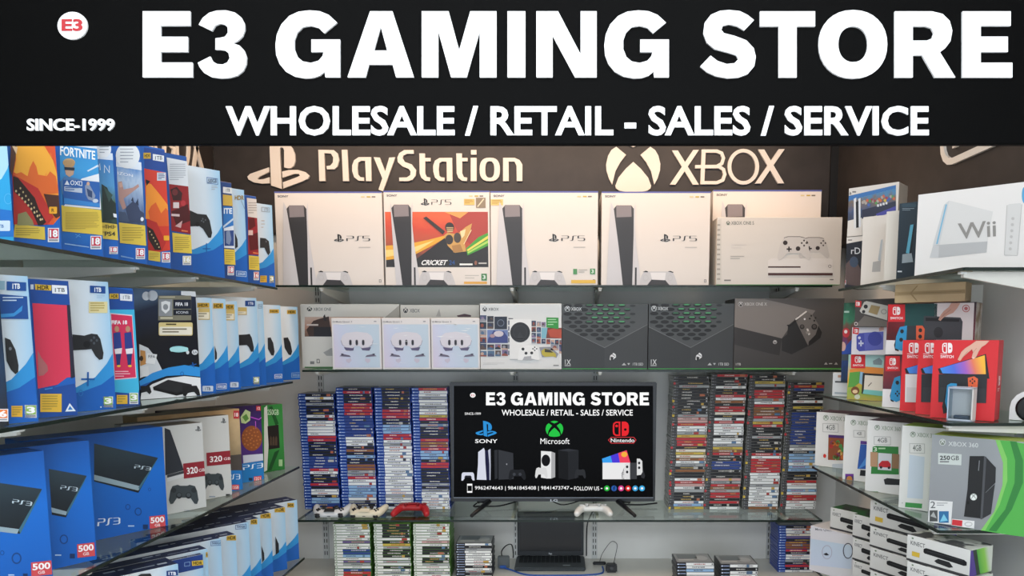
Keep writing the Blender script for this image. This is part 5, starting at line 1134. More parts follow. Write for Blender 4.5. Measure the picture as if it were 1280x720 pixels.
def r_kart(f, c, n):
    k = Q1(c); n.rect(0, 0, 1, 1, '#dcd6ce', 1); p = k.on('front_picture'); p.poly([(35,285),(280,222),(280,330),(35,385)], GR([(0, '#3a3a44'), (.45, '#4a5a7c'), (.75, '#7a6a5c'), (1, '#4f86b0')], (.1, .1, 1), .6), 2)
    p.poly([(110,330),(280,285),(280,335),(110,375)], '#31364a', 3); p.poly([(180,350),(280,310),(280,332),(190,368)], '#4a4c9c', 4); r = random.Random(3)
    for i in range(22): x = 115+7.4*i; p.ell(x, 300-(x-115)*.24+r.uniform(-14,14), 7, 8, r.choice(['#c86a4c', '#5a9a5c', '#c8b04a', '#4c6ab0', '#b0a8a0', '#a04a5a']), 5, 8)
    for i, w_ in enumerate((10, 8, 10, 12)): k.on('title').rect(186+14*i, 302-4*i, 196+14*i, 314-4*i, '#d8dade', 6)
    k.on('blue_band').poly([(35,262),(280,205),(280,222),(35,285)], '#3f74b0', 3); ps_logo(k.on('logo'), 46, 240, 58, 254, M('#3a3c44'), 3); lines(k.on('logo'), 62, 236, 98, 248, 1, '#7c7a78', 3, .6)
    o = k.on('printed_console'); o.poly([(70,275),(82,268),(84,420),(70,425)], '#dcdcdc', 6); o.poly([(80,290),(94,285),(95,418),(82,420)], '#22242a', 7); o.poly([(93,275),(104,270),(104,415),(95,418)], '#d8dce2', 7); k.on('white_band').poly([(15,428),(110,405),(110,470),(15,480)], '#dcd6ce', 5)
def r_wii(px, tone):
    def art(f, c, n):
        k = Q1(c); n.rect(0, 0, 1, 1, tone, 1); o = k.on('printed_console')
        if px == 1: o.poly([(190,580),(205,480),(214,476),(202,588)], '#b0b6ba', 2); o.poly([(165,590),(205,582),(202,638),(160,640)], '#a9a6a2', 2); o.poly([(214,476),(220,500),(208,588),(202,588)], '#cdc8c0', 2)
    return art
def r_blk(f, c, n):
    k = Q1(c); n.rect(0, 0, 1, 1, GR([(0, '#1c2830'), (1, '#26343e')], (0, 0, 1)), 1); k.on('bubble').rrect(308, 298, 382, 316, 10, '#2f4450', 2, ry=8); lines(k.on('bubble'), 312, 322, 380, 336, 2, '#9aa8b0', 2, .25); o = k.on('printed_console'); o.poly([(330,545),(352,405),(368,402),(346,548)], '#57a0b8', 2); o.poly([(346,548),(368,402),(376,410),(356,548)], '#121a20', 2); o.poly([(312,552),(358,545),(366,590),(310,596)], '#8c979c', 2); lines(k.on('small_marks'), 288, 634, 330, 644, 1, '#c8ccd0', 3, .7)
def r_wiibig(f, c, n):
    k = Q2(c); n.rect(0, 0, 1, 1, '#e2ddd8', 1); o = k.on('printed_console'); o.poly([(210,138),(455,200),(425,372),(150,390)], '#d5d2ce', 2); o.poly([(180,162),(210,138),(155,388),(118,390)], '#c9c9c8', 3); o.poly([(190,160),(198,160),(145,382),(136,384)], '#7ab0cc', 4); o.poly([(120,390),(425,368),(420,430),(150,460),(100,460)], '#b4b3b2', 3); o.poly([(120,390),(152,392),(150,460),(100,460)], '#c4c3c2', 4)
    k.on('title').quad((258,268), (472,248), (474,340), (264,356)).text('Wii', 0, 0, 1, 1, '#8f8b86', 5, .012); r = k.on('printed_remote'); r.poly([(535,165),(548,158),(612,152),(618,162),(600,440),(590,448),(525,452),(520,445)], '#d2cfcb', 2); r.stroke([(535,165),(520,445),(592,448),(618,160)], 3, '#b4b0ac', 3)
    for i in range(6): r.ell(568-i*3, 240+34*i, 9, 9, '#bcb8b4', 4, 8)
    k.on('blue_mark').ell(632, 108, 14, 46, '#5aa4cc', 3)
rp = RA
rp.add(1056, 297, None, 'dark carton with white top strip lying under the colourful boxed bundle, topmost shelf corner', {'front': M('#22262e'), 'side': M('#1a1c22'), 'top': M('#dcd6ce')}, r_demon, w=.30, d=.13)
zk = atY(1057, 297, row_point(1056, XF+.012, R1).y).z + .002
rp.add(1059, 236, None, 'colourful pictured console carton lying on the dark carton, topmost shelf corner', {'front': M('#dcd6ce'), 'side': M('#c8beb0'), 'top': M('#d8cfc2')}, r_kart, uR=1121, d=.10, z=zk)
rp.add(1075.5, 272, 1056, 'cream-white carton with pale upright console print, topmost shelf', WH, r_wii(1, '#dcd4ca'), w=.22, tmax=.09)
rp.add(1104.5, 265, 1075.5, 'plain cream-white carton between the pale print carton and the black carton', WH, r_wii(2, '#dcd4c8'), w=.22)
rp.add(1120, 255, 1104.5, 'black carton with a blue-lit upright console print beside the large white carton', {'front': M('#202c34'), 'side': M('#182026'), 'top': M('#2c3a42')}, r_blk, w=.22, tmax=.07)
rp.add(1143, 244, 1120, 'large white carton with grey three-letter name and white console print', WH, r_wiibig, w=.34, tmax=.10)

RB = Row(1, R2, XF+.012, 48, 'cartons on the shelf of red cartons')
S5 = lambda c: c.crop(1050, 365, 5.142)
S6 = lambda c: c.crop(1150, 365, 4.238)
S7 = lambda c: c.crop(1020, 360, 3.788)
RED = {'front': M('#d02a30'), 'side': M('#b8222a'), 'top': M('#c8302f')}
def badge(c, a0, b0, a1, b1, text=True, bg='#cf2a30', L=4):
    k = c.on('red_badge'); k.rect(a0, b0, a1, b1, bg, L); w, h = a1-a0, b1-b0; sw_logo(k, a0+w*.28, b0+h*.14, a1-w*.28, b0+h*.6, M('#efe6e4'), L+1)
    if text: k.text('SWITCH', a0+w*.14, b0+h*.72, a1-w*.14, b0+h*.86, '#efe6e4', L+1, .02)
def r_kartsw(f, c, n):
    k = S5(c); n.rect(0, 0, 1, 1, GR([(0, '#1c2c3c'), (.35, '#2c4a8a'), (.6, '#7a2c34'), (.8, '#3a7a5c'), (1, '#24483c')], (0, 0, 1), .5), 1); k.on('title').text('KART', 28, 122, 88, 136, '#b8c8c0', 3, .01) if False else lines(k.on('title'), 28, 122, 88, 136, 1, '#a8c0b4', 3, .8); p = k.on('front_picture'); p.ell(40, 262, 24, 30, '#b8343c', 3); p.ell(38, 255, 11, 12, '#e0d4d0', 4, 10); p.ell(20, 350, 18, 30, '#c8a094', 3); p.poly([(10,380),(80,300),(80,395),(10,400)], '#2c4ca0', 2); k.on('lower_band').poly([(0,400),(90,400),(90,440),(0,440)], '#3f4a50', 3)
def r_litegrey(f, c, n):
    k = S7(c); n.rect(0, 0, 1, 1, '#4a4644', 1); k.on('red_badge').poly([(180,58),(216,62),(214,92),(180,88)], '#c8343a', 3); sw_logo(k.on('red_badge'), 190, 66, 208, 84, M('#efe6e4'), 4); o = k.on('printed_handheld'); o.poly([(228,66),(240,62),(345,85),(345,155),(215,118),(207,108)], '#c8c6be', 2); o.poly([(262,80),(305,88),(290,128),(248,115)], '#a08c64', 3); o.ell(236, 88, 10, 10, '#2c2c2e', 3, 10); o.ell(226, 112, 8, 8, '#2c2c2e', 3, 10); o.ring(322, 112, 14, 12, 3, 3, '#8a8880', 3, 12); o.poly([(185,180),(230,130),(345,160),(345,185)], '#6e6862', 2)
    k.on('red_badge').ring(190, 170, 9, 9, 3, 3, '#d8c8c4', 4, 10)
def r_liteblue(f, c, n):
    k = S7(c); n.rect(0, 0, 1, 1, '#d6d2d6', 1); k.on('red_badge').poly([(176,186),(204,190),(202,220),(174,216)], '#c8343a', 3); sw_logo(k.on('red_badge'), 182, 194, 198, 212, M('#efe6e4'), 4); o = k.on('printed_handheld'); o.poly([(192,228),(205,214),(320,206),(318,292),(205,300),(192,288)], '#464ca0', 2); o.poly([(228,212),(320,206),(318,292),(232,296)], '#5a60b0', 3); o.ell(280, 240, 34, 34, '#3f4698', 4); o.rect(202, 258, 226, 266, '#c8cce0', 4); o.rect(210, 248, 217, 276, '#c8cce0', 4); o.ell(206, 236, 7, 7, '#c8cce0', 4, 8); o.poly([(298,190),(322,178),(322,200),(300,205)], '#c89a90', 4)
def r_animal(f, c, n):
    k = S7(c); n.rect(0, 0, 1, 1, GR([(0, '#d8924c'), (.35, '#8aa84a'), (.6, '#e0a83c'), (1, '#9ac0b8')], (.2, .2, .9), .15), 1); p = k.on('front_picture'); p.poly([(235,315),(320,316),(318,378),(232,372)], '#a8ccc8', 2); p.poly([(270,345),(300,330),(315,345),(312,365),(272,362)], '#7c8c90', 3); p.poly([(160,385),(240,372),(320,380),(318,420),(160,400)], '#dc8a3c', 2); p.poly([(160,400),(210,395),(205,450),(180,468),(152,470)], '#5a9a44', 3); p.poly([(205,395),(228,400),(222,460),(205,450)], '#8ab0c8', 3)
    p.ell(186, 486, 20, 20, '#7a4a2c', 4, 12); p.ell(186, 490, 13, 9, '#e0c094', 5, 10); p.ell(196, 515, 14, 12, '#c8ccb4', 4, 10)
    d = k.on('printed_console'); d.poly([(222,402),(318,408),(318,510),(216,500)], '#2c2826', 4); d.poly([(232,412),(318,418),(316,505),(226,497)], '#e2d8c8', 5); d.poly([(228,480),(316,488),(316,512),(222,500)], '#7ac0b8', 6); d.stroke([(248,465),(264,448)], 4, '#6a5a4c', 6); badge(k, 166, 314, 234, 380)
def r_switch(px):
    def art(f, c, n):
        if px == 1:
            k = S7(c); n.rect(0, 0, 1, 1, GR([(0, '#d8d4d2'), (.22, '#dcd8d6'), (.23, '#7a2c34'), (.5, '#6a3038'), (1, '#2c2426')], (0, 0, 1)), 1)
            p = k.on('front_picture'); p.poly([(420,76),(575,74),(568,250),(330,245),(345,150),(420,150)], '#1d4a48', 2); p.poly([(330,160),(420,155),(415,250),(325,248)], '#8a2c34', 2); p.poly([(560,72),(750,70),(742,260),(560,250)], '#dcd6d2', 2); p.poly([(320,246),(420,250),(410,300),(320,300)], '#dcd8d6', 3)
            d = k.on('printed_console'); d.poly([(512,132),(685,140),(695,160),(690,245),(505,245)], '#3f4145', 4); d.poly([(520,140),(680,148),(678,160),(520,156)], '#1d1e20', 5); d.ell(580, 210, 22, 26, '#2a2b2e', 5, 16); d.poly([(432,180),(475,178),(475,245),(428,245)], '#34363a', 4); d.poly([(398,185),(432,178),(426,290),(405,298),(375,285),(380,230)], '#2f8fc0', 5); d.poly([(370,270),(395,190),(400,195),(392,300),(375,295)], '#24262a', 4); d.poly([(475,178),(505,178),(516,195),(512,245),(475,245)], '#d8603c', 5)
            for x, y in ((408,205),(404,245),(495,200),(494,230)): d.ell(x, y, 9, 10, '#23262a', 6, 10)
            h = k.on('printed_hand'); h.poly([(580,150),(590,130),(605,110),(630,90),(640,72),(685,70),(668,98),(650,118),(630,126),(605,140),(590,156)], '#c89c88', 6); h.stroke([(600,135),(640,100)], 2, '#a87868', 7); h.stroke([(585,150),(612,118)], 2, '#a87868', 7); e = k.on('round_mark'); e.ring(711, 97, 18, 18, 4, 4, '#b86a68', 5, 18); e.ell(711, 97, 9, 9, '#b86a68', 5, 10); badge(k, 342, 78, 422, 160)
        else:
            k = S7(c); n.rect(0, 0, 1, 1, GR([(0, '#dcd8d6'), (.34, '#dcd8d6'), (.35, '#5a2a34'), (.8, '#8a2c34'), (1, '#3a2c30')], (0, 0, 1)), 1); badge(k, 330, 322, 398, 394); d = k.on('printed_console'); d.poly([(372,425),(400,415),(402,530),(380,540),(352,525),(358,470)], '#2f8fc0', 4); d.poly([(350,510),(372,425),(376,430),(368,540),(354,535)], '#24262a', 3); d.ell(386, 448, 9, 10, '#23262a', 5, 10)
            for x, y in ((386,490),(378,500),(394,500),(386,510)): d.ell(x, y, 4, 5, '#23262a', 5, 8)
    return art
OLED = GR([(0, '#3f8fd8'), (.35, '#4f6ad0'), (.6, '#a060b8'), (.8, '#e0785a'), (1, '#f0b23c')], (1, 0, .15))
def r_oled(px):
    def art(f, c, n):
        k = S7(c); n.rect(0, 0, 1, 1, '#d02a30', 1); dx = {1: -158, 2: -82, 3: 0}[px]; l = k.on('title')
        sw_logo(l, 598+dx, 260, 646+dx, 308, M('#f0e4e2'), 3); l.text('SWITCH', 590+dx, 318, 652+dx, 332, '#f0e4e2', 3, .02); lines(l, 590+dx, 310, 650+dx, 315, 1, '#e0a8a8', 3, .8)
        q = Canvas(f, lambda a, b: k.mp(a+dx, b), 'printed_console')
        d = q; d.poly([(578,382),(805,312),(822,430),(585,405)], '#1e2024', 3); d.on('bright_screen').poly([(588,380),(800,318),(805,410),(600,404)], OLED, 4); d.poly([(582,408),(812,408),(806,545),(580,540)], '#24262a' if px != 1 else '#d8d6d4', 5) ; d.poly([(588,470),(805,476),(803,545),(585,540)], '#2e3034' if px != 1 else '#c8c6c4', 6)
        if px == 3:
            d.poly([(622,460),(640,450),(668,452),(668,590),(625,585),(612,540)], '#2f8fc0', 7); d.poly([(598,560),(620,470),(622,590),(604,595)], '#1c1e22', 6); d.poly([(720,425),(750,418),(768,430),(765,478),(722,475)], '#dc6038', 7); d.rect(668, 462, 722, 480, '#3c3e44', 7)
            for x, y in ((742,432),(742,450),(732,441),(752,441),(738,468)): d.ell(x, y, 4, 5, '#24262a', 8, 8)
            h = d.on('printed_hand'); h.poly([(672,340),(690,302),(708,285),(735,268),(760,250),(822,250),(805,268),(785,280),(772,300),(760,325),(750,336),(738,330),(745,305),(740,290),(722,305),(700,325),(684,345)], '#d8a894', 9); h.stroke([(690,335),(720,300)], 2, '#b88470', 10); h.stroke([(745,305),(762,285)], 2, '#b88470', 10); h.ell(746, 331, 5, 5, '#e6c0b0', 10, 8)
        else: d.poly([(640,480),(665,470),(672,545),(650,590),(628,580)], '#1c1e22', 7) if px == 1 else d.poly([(650,500),(668,495),(668,590),(655,590)], '#4a3aa8', 7)
    return art
rb = RB
rb.add(1040, 466, None, 'low pale carton with grey stripe lying under the dark carton end', {'front': M('#cfd2d2'), 'side': M('#b8bcbc'), 'top': M('#8a8e90')}, lambda f, c, n: (n.rect(.05, .35, .9, .42, '#4a4c4e', 2), n.rect(.05, .82, .95, .9, '#9aa6ac', 2), n.rect(.1, .1, .6, .2, '#b48a70', 2)), w=.20, d=.05)
rb.add(1051, 379, None, 'dark green and blue carton half hidden behind the large dark grey carton', {'front': M('#23403c'), 'side': M('#1c2c30'), 'top': M('#2c3c3c')}, r_kartsw, w=.20, d=.05, z=R2+.06)
yl = row_point(1058, XF+.012, R2).y
z1_, z2_ = atY(1060, 443.5, yl).z, atY(1063, 409.5, yl).z
rb.add(1058.5, 443.5, None, 'leaf and orange patterned carton at the foot of the three-high stack', {'front': M('#b8a050'), 'side': M('#9a8440'), 'top': M('#c8b060')}, r_animal, w=.17, d=.034)
rb.add(1064, 409.5, None, 'white carton with a blue handheld, middle of the three-high stack', {'front': M('#d6d2d6'), 'side': M('#bcb8bc'), 'top': M('#c6c2c6')}, r_liteblue, w=.165, d=.034, z=z1_+.001)
rb.add(1068, 375, None, 'dark grey carton with a pale handheld, top of the three-high stack', {'front': M('#4a4644'), 'side': M('#3a3634'), 'top': M('#3c3a38')}, r_litegrey, w=.165, d=.034, z=z2_+.001)
rb.add(1102.5, 443.5, 1058.5, 'white and maroon carton under the wide hand-pictured carton, behind the red ones', {'front': M('#dcd8d6'), 'side': M('#c0bab6'), 'top': M('#8a2c34')}, r_switch(2), w=.30, tmax=.085)
zs = atY(1105, 443.5, row_point(1102.5, XF+.012, R2).y).z
rb.add(1107, 381, None, 'wide carton with hand and dark dock picture on top behind the red cartons', {'front': M('#dcd8d6'), 'side': NZ('#8a7458', '#c8c0b4', 30), 'top': M('#4a3c38')}, r_switch(1), uR=1217, d=.075, z=zs+.001)
RG = 'red console cartons in a row'
rb.group = RG
rb.add(1124.5, 425.5, 1102.5, 'red carton farthest back of the three red ones, showing a white dock', RED, r_oled(1), w=.20, tmax=.06)
rb.add(1144, 425.5, 1124.5, 'red carton in the middle of the three red ones', RED, r_oled(2), w=.20, tmax=.06)
fr_red = rb.add(1162.5, 425.5, 1144, 'front red carton with a whole hand lifting a colourful screen', RED, r_oled(3), uR=1242.5, tmax=.085)
bb = [Vector(v.co) + fr_red.location for v in fr_red.data.vertices]; e_ = rb.ex; n_r = e_.cross(Vector((0, 0, 1)))
w_r = max((v-fr_red.location).dot(e_) for v in bb); d_r = max(v.dot(n_r) for v in bb); d0_r = min(v.dot(n_r) for v in bb); h_r = max(v.z for v in bb) - R2
O_r = fr_red.location + e_*w_r + n_r*(d_r - fr_red.location.dot(n_r)); O_r.z = R2
fs_r = Face(O_r, -n_r, d_r-d0_r, h_r); u_r = fs_r.unit().on('side_logo'); sw_logo(u_r, .36, .44, .68, .56, M('#efe0de'), 1); lines(u_r, .3, .59, .74, .64, 2, '#e0b0b0', 1, .6); fs_r.finish(fr_red)
# plain kraft box lying on the wide carton
def kraft_art(f, c, n):
    n.on('packing_tape').rect(0, .40, 1, .60, '#97815c', 1); n.on('flap_seam').rect(.05, .49, .95, .51, '#7c6846', 2); n.on('flap_seam').poly([(.22,.5),(.32,.1),(.34,.1),(.25,.5),(.34,.9),(.32,.9)], '#8a7450', 2)
zt_ = atY(1107, 381, row_point(1107, XF+.012, zs).y).z
rb.group = None
rb.add(1118, None, None, 'plain brown cardboard box lying on the wide hand-pictured carton', {'front': NZ('#a58f6c', '#b8a27c', 6, .7), 'side': M('#a08a66'), 'top': M('#a89270')}, kraft_art, uR=1206, d=.075, z=zt_+.002, h=.058, name='cardboard_box')
# small clear-fronted toy box (its figure is left out)
P = row_point(1183, 1.062, R2); ex = RB.ex
w_ = .062; h_ = atY(1184, 484, P.y).z - R2
tb = thing('toy_box', 'small window-fronted toy box standing before the front red carton', 'box', P + ex*w_/2)
n_ = ex.cross(Vector((0, 0, 1))); ey = -n_*.04; ez = Vector((0, 0, h_))
m = MB(); m.obox(P+Vector((0,0,.001)), ex*w_, ey*.06, Vector((0,0,.006)), M('#b8c0cc')); m.obox(P + ey*.94+Vector((0,0,.001)), ex*w_, ey*.06, ez, M('#c9c3cc')); m.obox(P+Vector((0,0,.001)), ex*.003, ey, ez, M('#aab8cc')); m.obox(P+ex*(w_-.003)+Vector((0,0,.001)), ex*.003, ey, ez, M('#d0ccc8')); m.obox(P+Vector((0,0,h_-.003)), ex*w_, ey, Vector((0,0,.003)), M('#b0b8c4')); m.obox(P+Vector((0,0,.001)), ex*w_, ey, Vector((0,0,.003)), M('#b0b8c4')); m.build('carton', tb)
m = MB(); m.poly([P+ey*.03+ex*.003+Vector((0,0,.004)), P+ey*.03+ex*(w_-.003)+Vector((0,0,.004)), P+ey*.03+ex*(w_-.003)+Vector((0,0,h_-.004)), P+ey*.03+ex*.003+Vector((0,0,h_-.004))], GLASS); m.build('clear_window', tb)
m = MB(); m.obox(P+ex*.012+ey*.45+Vector((0,0,.004)), ex*(w_-.024), ey*.4, Vector((0,0,.012)), M('#30405c'), .002); m.build('inner_tray', tb)
# round-faced white device at the frame edge
P = row_point(1261, 1.25, R2); wd = thing('speaker', 'white rounded device with a black round face at the frame edge', 'speaker', P + ex*.05)
m = MB(); hh = atY(1268, 487, P.y).z - R2; q = []
for k_ in range(9): w2 = math.radians(180 - 22.5*k_); q.append(ex*(.05+.05*math.cos(w2)) + Vector((0, 0, hh-.05+.05*math.sin(w2))))
out = [ex*0 + Vector((0,0,.001))] + q + [ex*.1 + Vector((0,0,.001))]
m.poly([P+p for p in out][::-1], M('#dcdcda')); m.poly([P+p+ey*1.2 for p in out], M('#dcdcda'))
for i in range(len(out)): m.poly([P+out[i-1], P+out[i], P+out[i]+ey*1.2, P+out[i-1]+ey*1.2], M('#dcdcda'))
m.build('housing', wd); m = MB(); m.lathe(P+ex*.05+Vector((0,0,hh-.05))+n_*.0005, n_, [(.036,0),(.036,.002),(.03,.003)], M('#1c1e20', .2), 24); m.build('round_face', wd)
m = MB(); m.lathe(P+ex*.05+Vector((0,0,hh-.05))+n_*.004, n_, [(.012,0),(.010,.002)], M('#6a6c70', .2), 16); m.build('lens', wd)

RC = Row(1, R3, XF+.012, 47, 'cartons on the shelf under the red cartons')
T5 = lambda c: c.crop(1010, 510, 3.4286)
T6 = lambda c: c.crop(1140, 520, 3.6)
def x360(lx, gb, art2):
    def art(f, c, n):
        k = T5(c); n.rect(0, 0, 1, 1, GR([(0, '#d9d8d4'), (1, '#e0dfdb')], (0, 0, 1)), 1); l = k.on('title'); x, y = lx; l.ell(x, y, 12, 12, '#7c8478', 3, 16); x_logo(l, x-10, y-10, x+10, y+10, M('#d0d6cc'), 4); l.quad((x+18,y-8), (x+100,y-2), (x+100,y+16), (x+18,y+10)).text('XBOX 360', 0, 0, 1, 1, '#8c9a84', 3, .004)
        a, b, cc, d = gb; g = k.on('storage_label'); g.stroke([(a,b),(cc,b+2),(cc,d+2),(a,d)], 2, '#a8a8a4', 3, closed=True); g.text('4GB', a+14, b+6, cc-14, d-8, '#6a6c6a', 3, .005); art2(k)
    return art
def xa(k):
    p = k.on('front_picture'); p.poly([(88,114),(160,118),(155,225),(86,222)], '#8a4a2c', 3); p.poly([(88,114),(160,118),(160,130),(88,126)], '#4a2c6a', 4); r = random.Random(2)
    for i in range(16): p.ell(r.uniform(95,152), r.uniform(135,215), 9, 10, r.choice(['#c86a2c', '#a8302c', '#d8b060', '#4c8a4a', '#7a3a5a', '#d89a70']), 5, 8)
    p.ell(72, 205, 7, 9, '#c8342c', 4, 8); k.on('printed_console').poly([(105,240),(160,238),(158,262),(103,260)], '#b8c0c8', 3); t = k.on('small_marks'); t.text('2', 54, 252, 66, 268, '#3a3c40', 3, .01); lines(t, 68, 256, 92, 266, 1, '#6a6c70', 3, .5); k.on('orange_label').poly([(92,268),(150,272),(150,300),(92,298)], '#d88a6a', 3)
def xb(k):
    p = k.on('front_picture'); p.poly([(225,155),(262,158),(256,262),(212,260)], '#2c5aa8', 3); p.poly([(215,262),(256,200),(258,240)], '#4a8ad0', 4); p.poly([(226,140),(262,144),(262,156),(225,154)], '#5a3a8a', 4); k.on('printed_console').poly([(225,265),(256,268),(254,292),(222,290)], '#202226', 3); s = k.on('bundle_panel'); s.rect(160, 282, 196, 334, '#4a3a6a', 3); s.ell(178, 308, 13, 18, '#b87a3c', 4, 10); s.rect(160, 282, 196, 292, '#6a2c8a', 4); k.on('green_label').poly([(212,318),(250,322),(250,340),(212,336)], '#2f7a3c', 3)
def xc(k):
    g = k.on('front_picture'); g.poly([(278,166),(292,162),(388,166),(390,285),(270,282)], '#2f7a38', 3); g.text('3', 282, 168, 296, 186, '#d8e2d0', 4, .01); lines(g, 302, 170, 360, 182, 1, '#a8c8a0', 4, .5); g.poly([(268,188),(300,190),(298,252),(268,250)], '#b08a6a', 5); g.poly([(362,196),(392,198),(390,260),(360,258)], '#8a6a4c', 5); g.poly([(302,192),(360,196),(358,268),(300,264)], '#c8ccd0', 5); g.poly([(304,240),(318,226),(345,226),(356,240),(356,256),(304,252)], '#b8242c', 6); g.ell(314, 254, 6, 6, '#1c1c1e', 7, 8); g.ell(348, 256, 6, 6, '#1c1c1e', 7, 8)
    o = k.on('printed_sensor'); o.poly([(325,306),(340,300),(420,308),(420,332),(330,328)], '#1e2022', 3); k.on('green_label').poly([(267,356),(301,358),(300,380),(266,378)], '#2f7a3c', 3); k.on('green_label').poly([(272,374),(283,362),(294,376)], '#c8d8c0', 4)
def xd(k):
    k.on('green_label').poly([(418,404),(490,410),(488,430),(416,424)], '#3f8f4a', 3); lines(k.on('small_marks'), 402, 406, 412, 410, 1, '#6a6c70', 3); k.on('front_picture').poly([(435,200),(500,210),(492,390),(425,385)], '#c3cdd8', 2)
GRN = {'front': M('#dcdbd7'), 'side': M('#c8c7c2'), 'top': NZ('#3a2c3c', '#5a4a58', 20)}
def xe(f, c, n):
    k = T6(c); n.rect(0, 0, 1, 1, GR([(0, '#85878a'), (1, '#969a9c')], (0, 0, 1)), 1); g = k.on('green_sweep'); 
    g.poly([(375,105),(420,108),(640,150),(640,560),(310,520),(370,430),(410,320),(415,220),(400,150)], '#4fa648', 2); g.poly([(440,108),(470,112),(500,200),(500,300),(450,420),(380,520),(345,515),(420,420),(462,300),(465,200)], '#2f7c38', 3); g.poly([(375,105),(395,106),(428,190),(430,290),(395,400),(330,515),(310,515),(370,430),(408,310),(410,210)], '#7cc060', 3); g.poly([(520,130),(640,160),(640,420),(560,480),(520,420),(545,300),(545,200)], '#3f9a40', 3)
    l = k.on('title'); l.ell(138, 118, 15, 15, '#c8ccc8', 3, 16); x_logo(l, 126, 106, 150, 130, M('#7a8478'), 4); l.quad((164,114), (298,122), (298,142), (164,134)).text('XBOX 360', 0, 0, 1, 1, '#d2d6d4', 3, .004)
    s = k.on('storage_label'); s.poly([(118,166),(224,172),(222,222),(118,216)], '#c2c9c4', 3); s.text('250', 126, 178, 172, 198, '#2c2e30', 4, .025); s.text('GB', 176, 178, 212, 199, '#3c3e40', 4, .008); lines(s, 126, 203, 205, 211, 1, '#5a5c5c', 4, .6)
    o = k.on('printed_console'); o.poly([(260,180),(325,180),(318,462),(234,452),(250,330)], '#1c1d1f', 3); o.poly([(334,185),(378,232),(376,300),(330,345),(320,340)], '#232427', 4); o.poly([(325,340),(332,345),(374,305),(356,440),(312,465)], '#2a2b2e', 4); o.poly([(325,180),(336,184),(318,464),(308,464)], '#4a4c50', 5); o.ell(278, 364, 16, 16, '#9aa09a', 5, 14); x_logo(o, 264, 350, 292, 378, M('#e2e6e2'), 6); o.rect(248, 384, 258, 396, '#060606', 5); o.stroke([(304,200),(300,246)], 4, '#7c7e82', 5)
    t = k.on('bundle_panel'); t.poly([(80,378),(184,385),(176,488),(72,478)], '#d8d8d6', 4); t.text('2', 84, 384, 106, 414, '#5a5c5e', 5, .008); lines(t, 112, 390, 168, 408, 2, '#8a8c8e', 5, .35); t.rect(80, 424, 116, 474, '#4a4c4c', 5); t.rect(122, 428, 166, 480, '#2f6a9a', 5); t.poly([(126,476),(144,440),(162,470)], '#7ac0d8', 6); t.poly([(84,450),(98,430),(112,460)], '#a8aaa8', 6)
    r = k.on('red_label'); r.poly([(180,462),(282,472),(280,506),(178,492)], '#dcdcda', 4); r.poly([(182,465),(228,470),(226,496),(180,490)], '#c83038', 5); r.ring(255, 486, 18, 10, 3, 3, '#a8a8a6', 5, 14)
rc = RC
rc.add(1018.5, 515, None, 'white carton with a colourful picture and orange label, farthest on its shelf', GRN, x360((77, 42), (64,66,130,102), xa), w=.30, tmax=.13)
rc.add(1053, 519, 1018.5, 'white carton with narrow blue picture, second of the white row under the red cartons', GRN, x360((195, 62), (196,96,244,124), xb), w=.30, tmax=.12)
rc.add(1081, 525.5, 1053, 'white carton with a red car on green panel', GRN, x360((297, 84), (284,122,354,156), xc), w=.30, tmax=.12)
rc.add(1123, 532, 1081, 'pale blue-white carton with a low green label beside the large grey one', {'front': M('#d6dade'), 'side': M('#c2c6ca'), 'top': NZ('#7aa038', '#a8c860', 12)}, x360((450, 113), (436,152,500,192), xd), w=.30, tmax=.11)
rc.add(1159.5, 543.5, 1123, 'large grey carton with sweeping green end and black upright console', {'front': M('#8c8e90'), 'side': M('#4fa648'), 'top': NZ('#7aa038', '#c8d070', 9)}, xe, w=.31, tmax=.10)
# ---- lowest: sensor cartons
RD = Row(1, R4, XF+.03, 28, 'sensor cartons stacked on the lowest shelf')
rd = RD
KW = {'front': M('#cfcfcc'), 'side': M('#5a3f86'), 'top': NZ('#4a4a4c', '#c2c2bc', 14, lo=.45, hi=.5)}
KE = {'front': M('#cfcfcc'), 'side': GR([(0, '#4f3a86'), (.66, '#4f3a86'), (.67, '#2c3a2c'), (.74, '#2c3a2c'), (.75, '#4fa040'), (.9, '#8ac050'), (1, '#c8ccc0')], (1, 0, .12)), 'top': KW['top']}
KG = {'front': M('#cfcfcc'), 'side': M('#4a9a48'), 'top': NZ('#1f5a2c', '#2c2e30', 10, lo=.45, hi=.55)}
def kin(full=True, yel=False, side=False):
    def art(f, c, n):
        n.rect(0, 0, 1, 1, GR([(0, '#c6c6c2'), (1, '#d6d6d2')], (0, 0, 1)), 1); t = n.on('title'); t.text('KINECT', .06, .2, .30, .36, '#4c4e50', 2, .006); t.ell(.09, .1, .018, .035, '#6a7a60', 2, 8)
        o = n.on('printed_sensor'); o.poly([(.28,.40),(.32,.34),(.92,.40),(.96,.46),(.96,.58),(.92,.62),(.30,.56),(.28,.52)], '#1a1b1d', 2); o.poly([(.52,.62),(.70,.63),(.76,.78),(.70,.84),(.50,.80),(.46,.74)], '#232426', 2); o.rect(.34,.43,.9,.455, '#3a3c40', 3)
        if yel: n.on('gold_sticker').rect(.09, .60, .22, .78, '#c8a83c', 2)
        n.on('green_band').rect(0, .92, 1, 1, '#3a3a3c', 2)
    return art
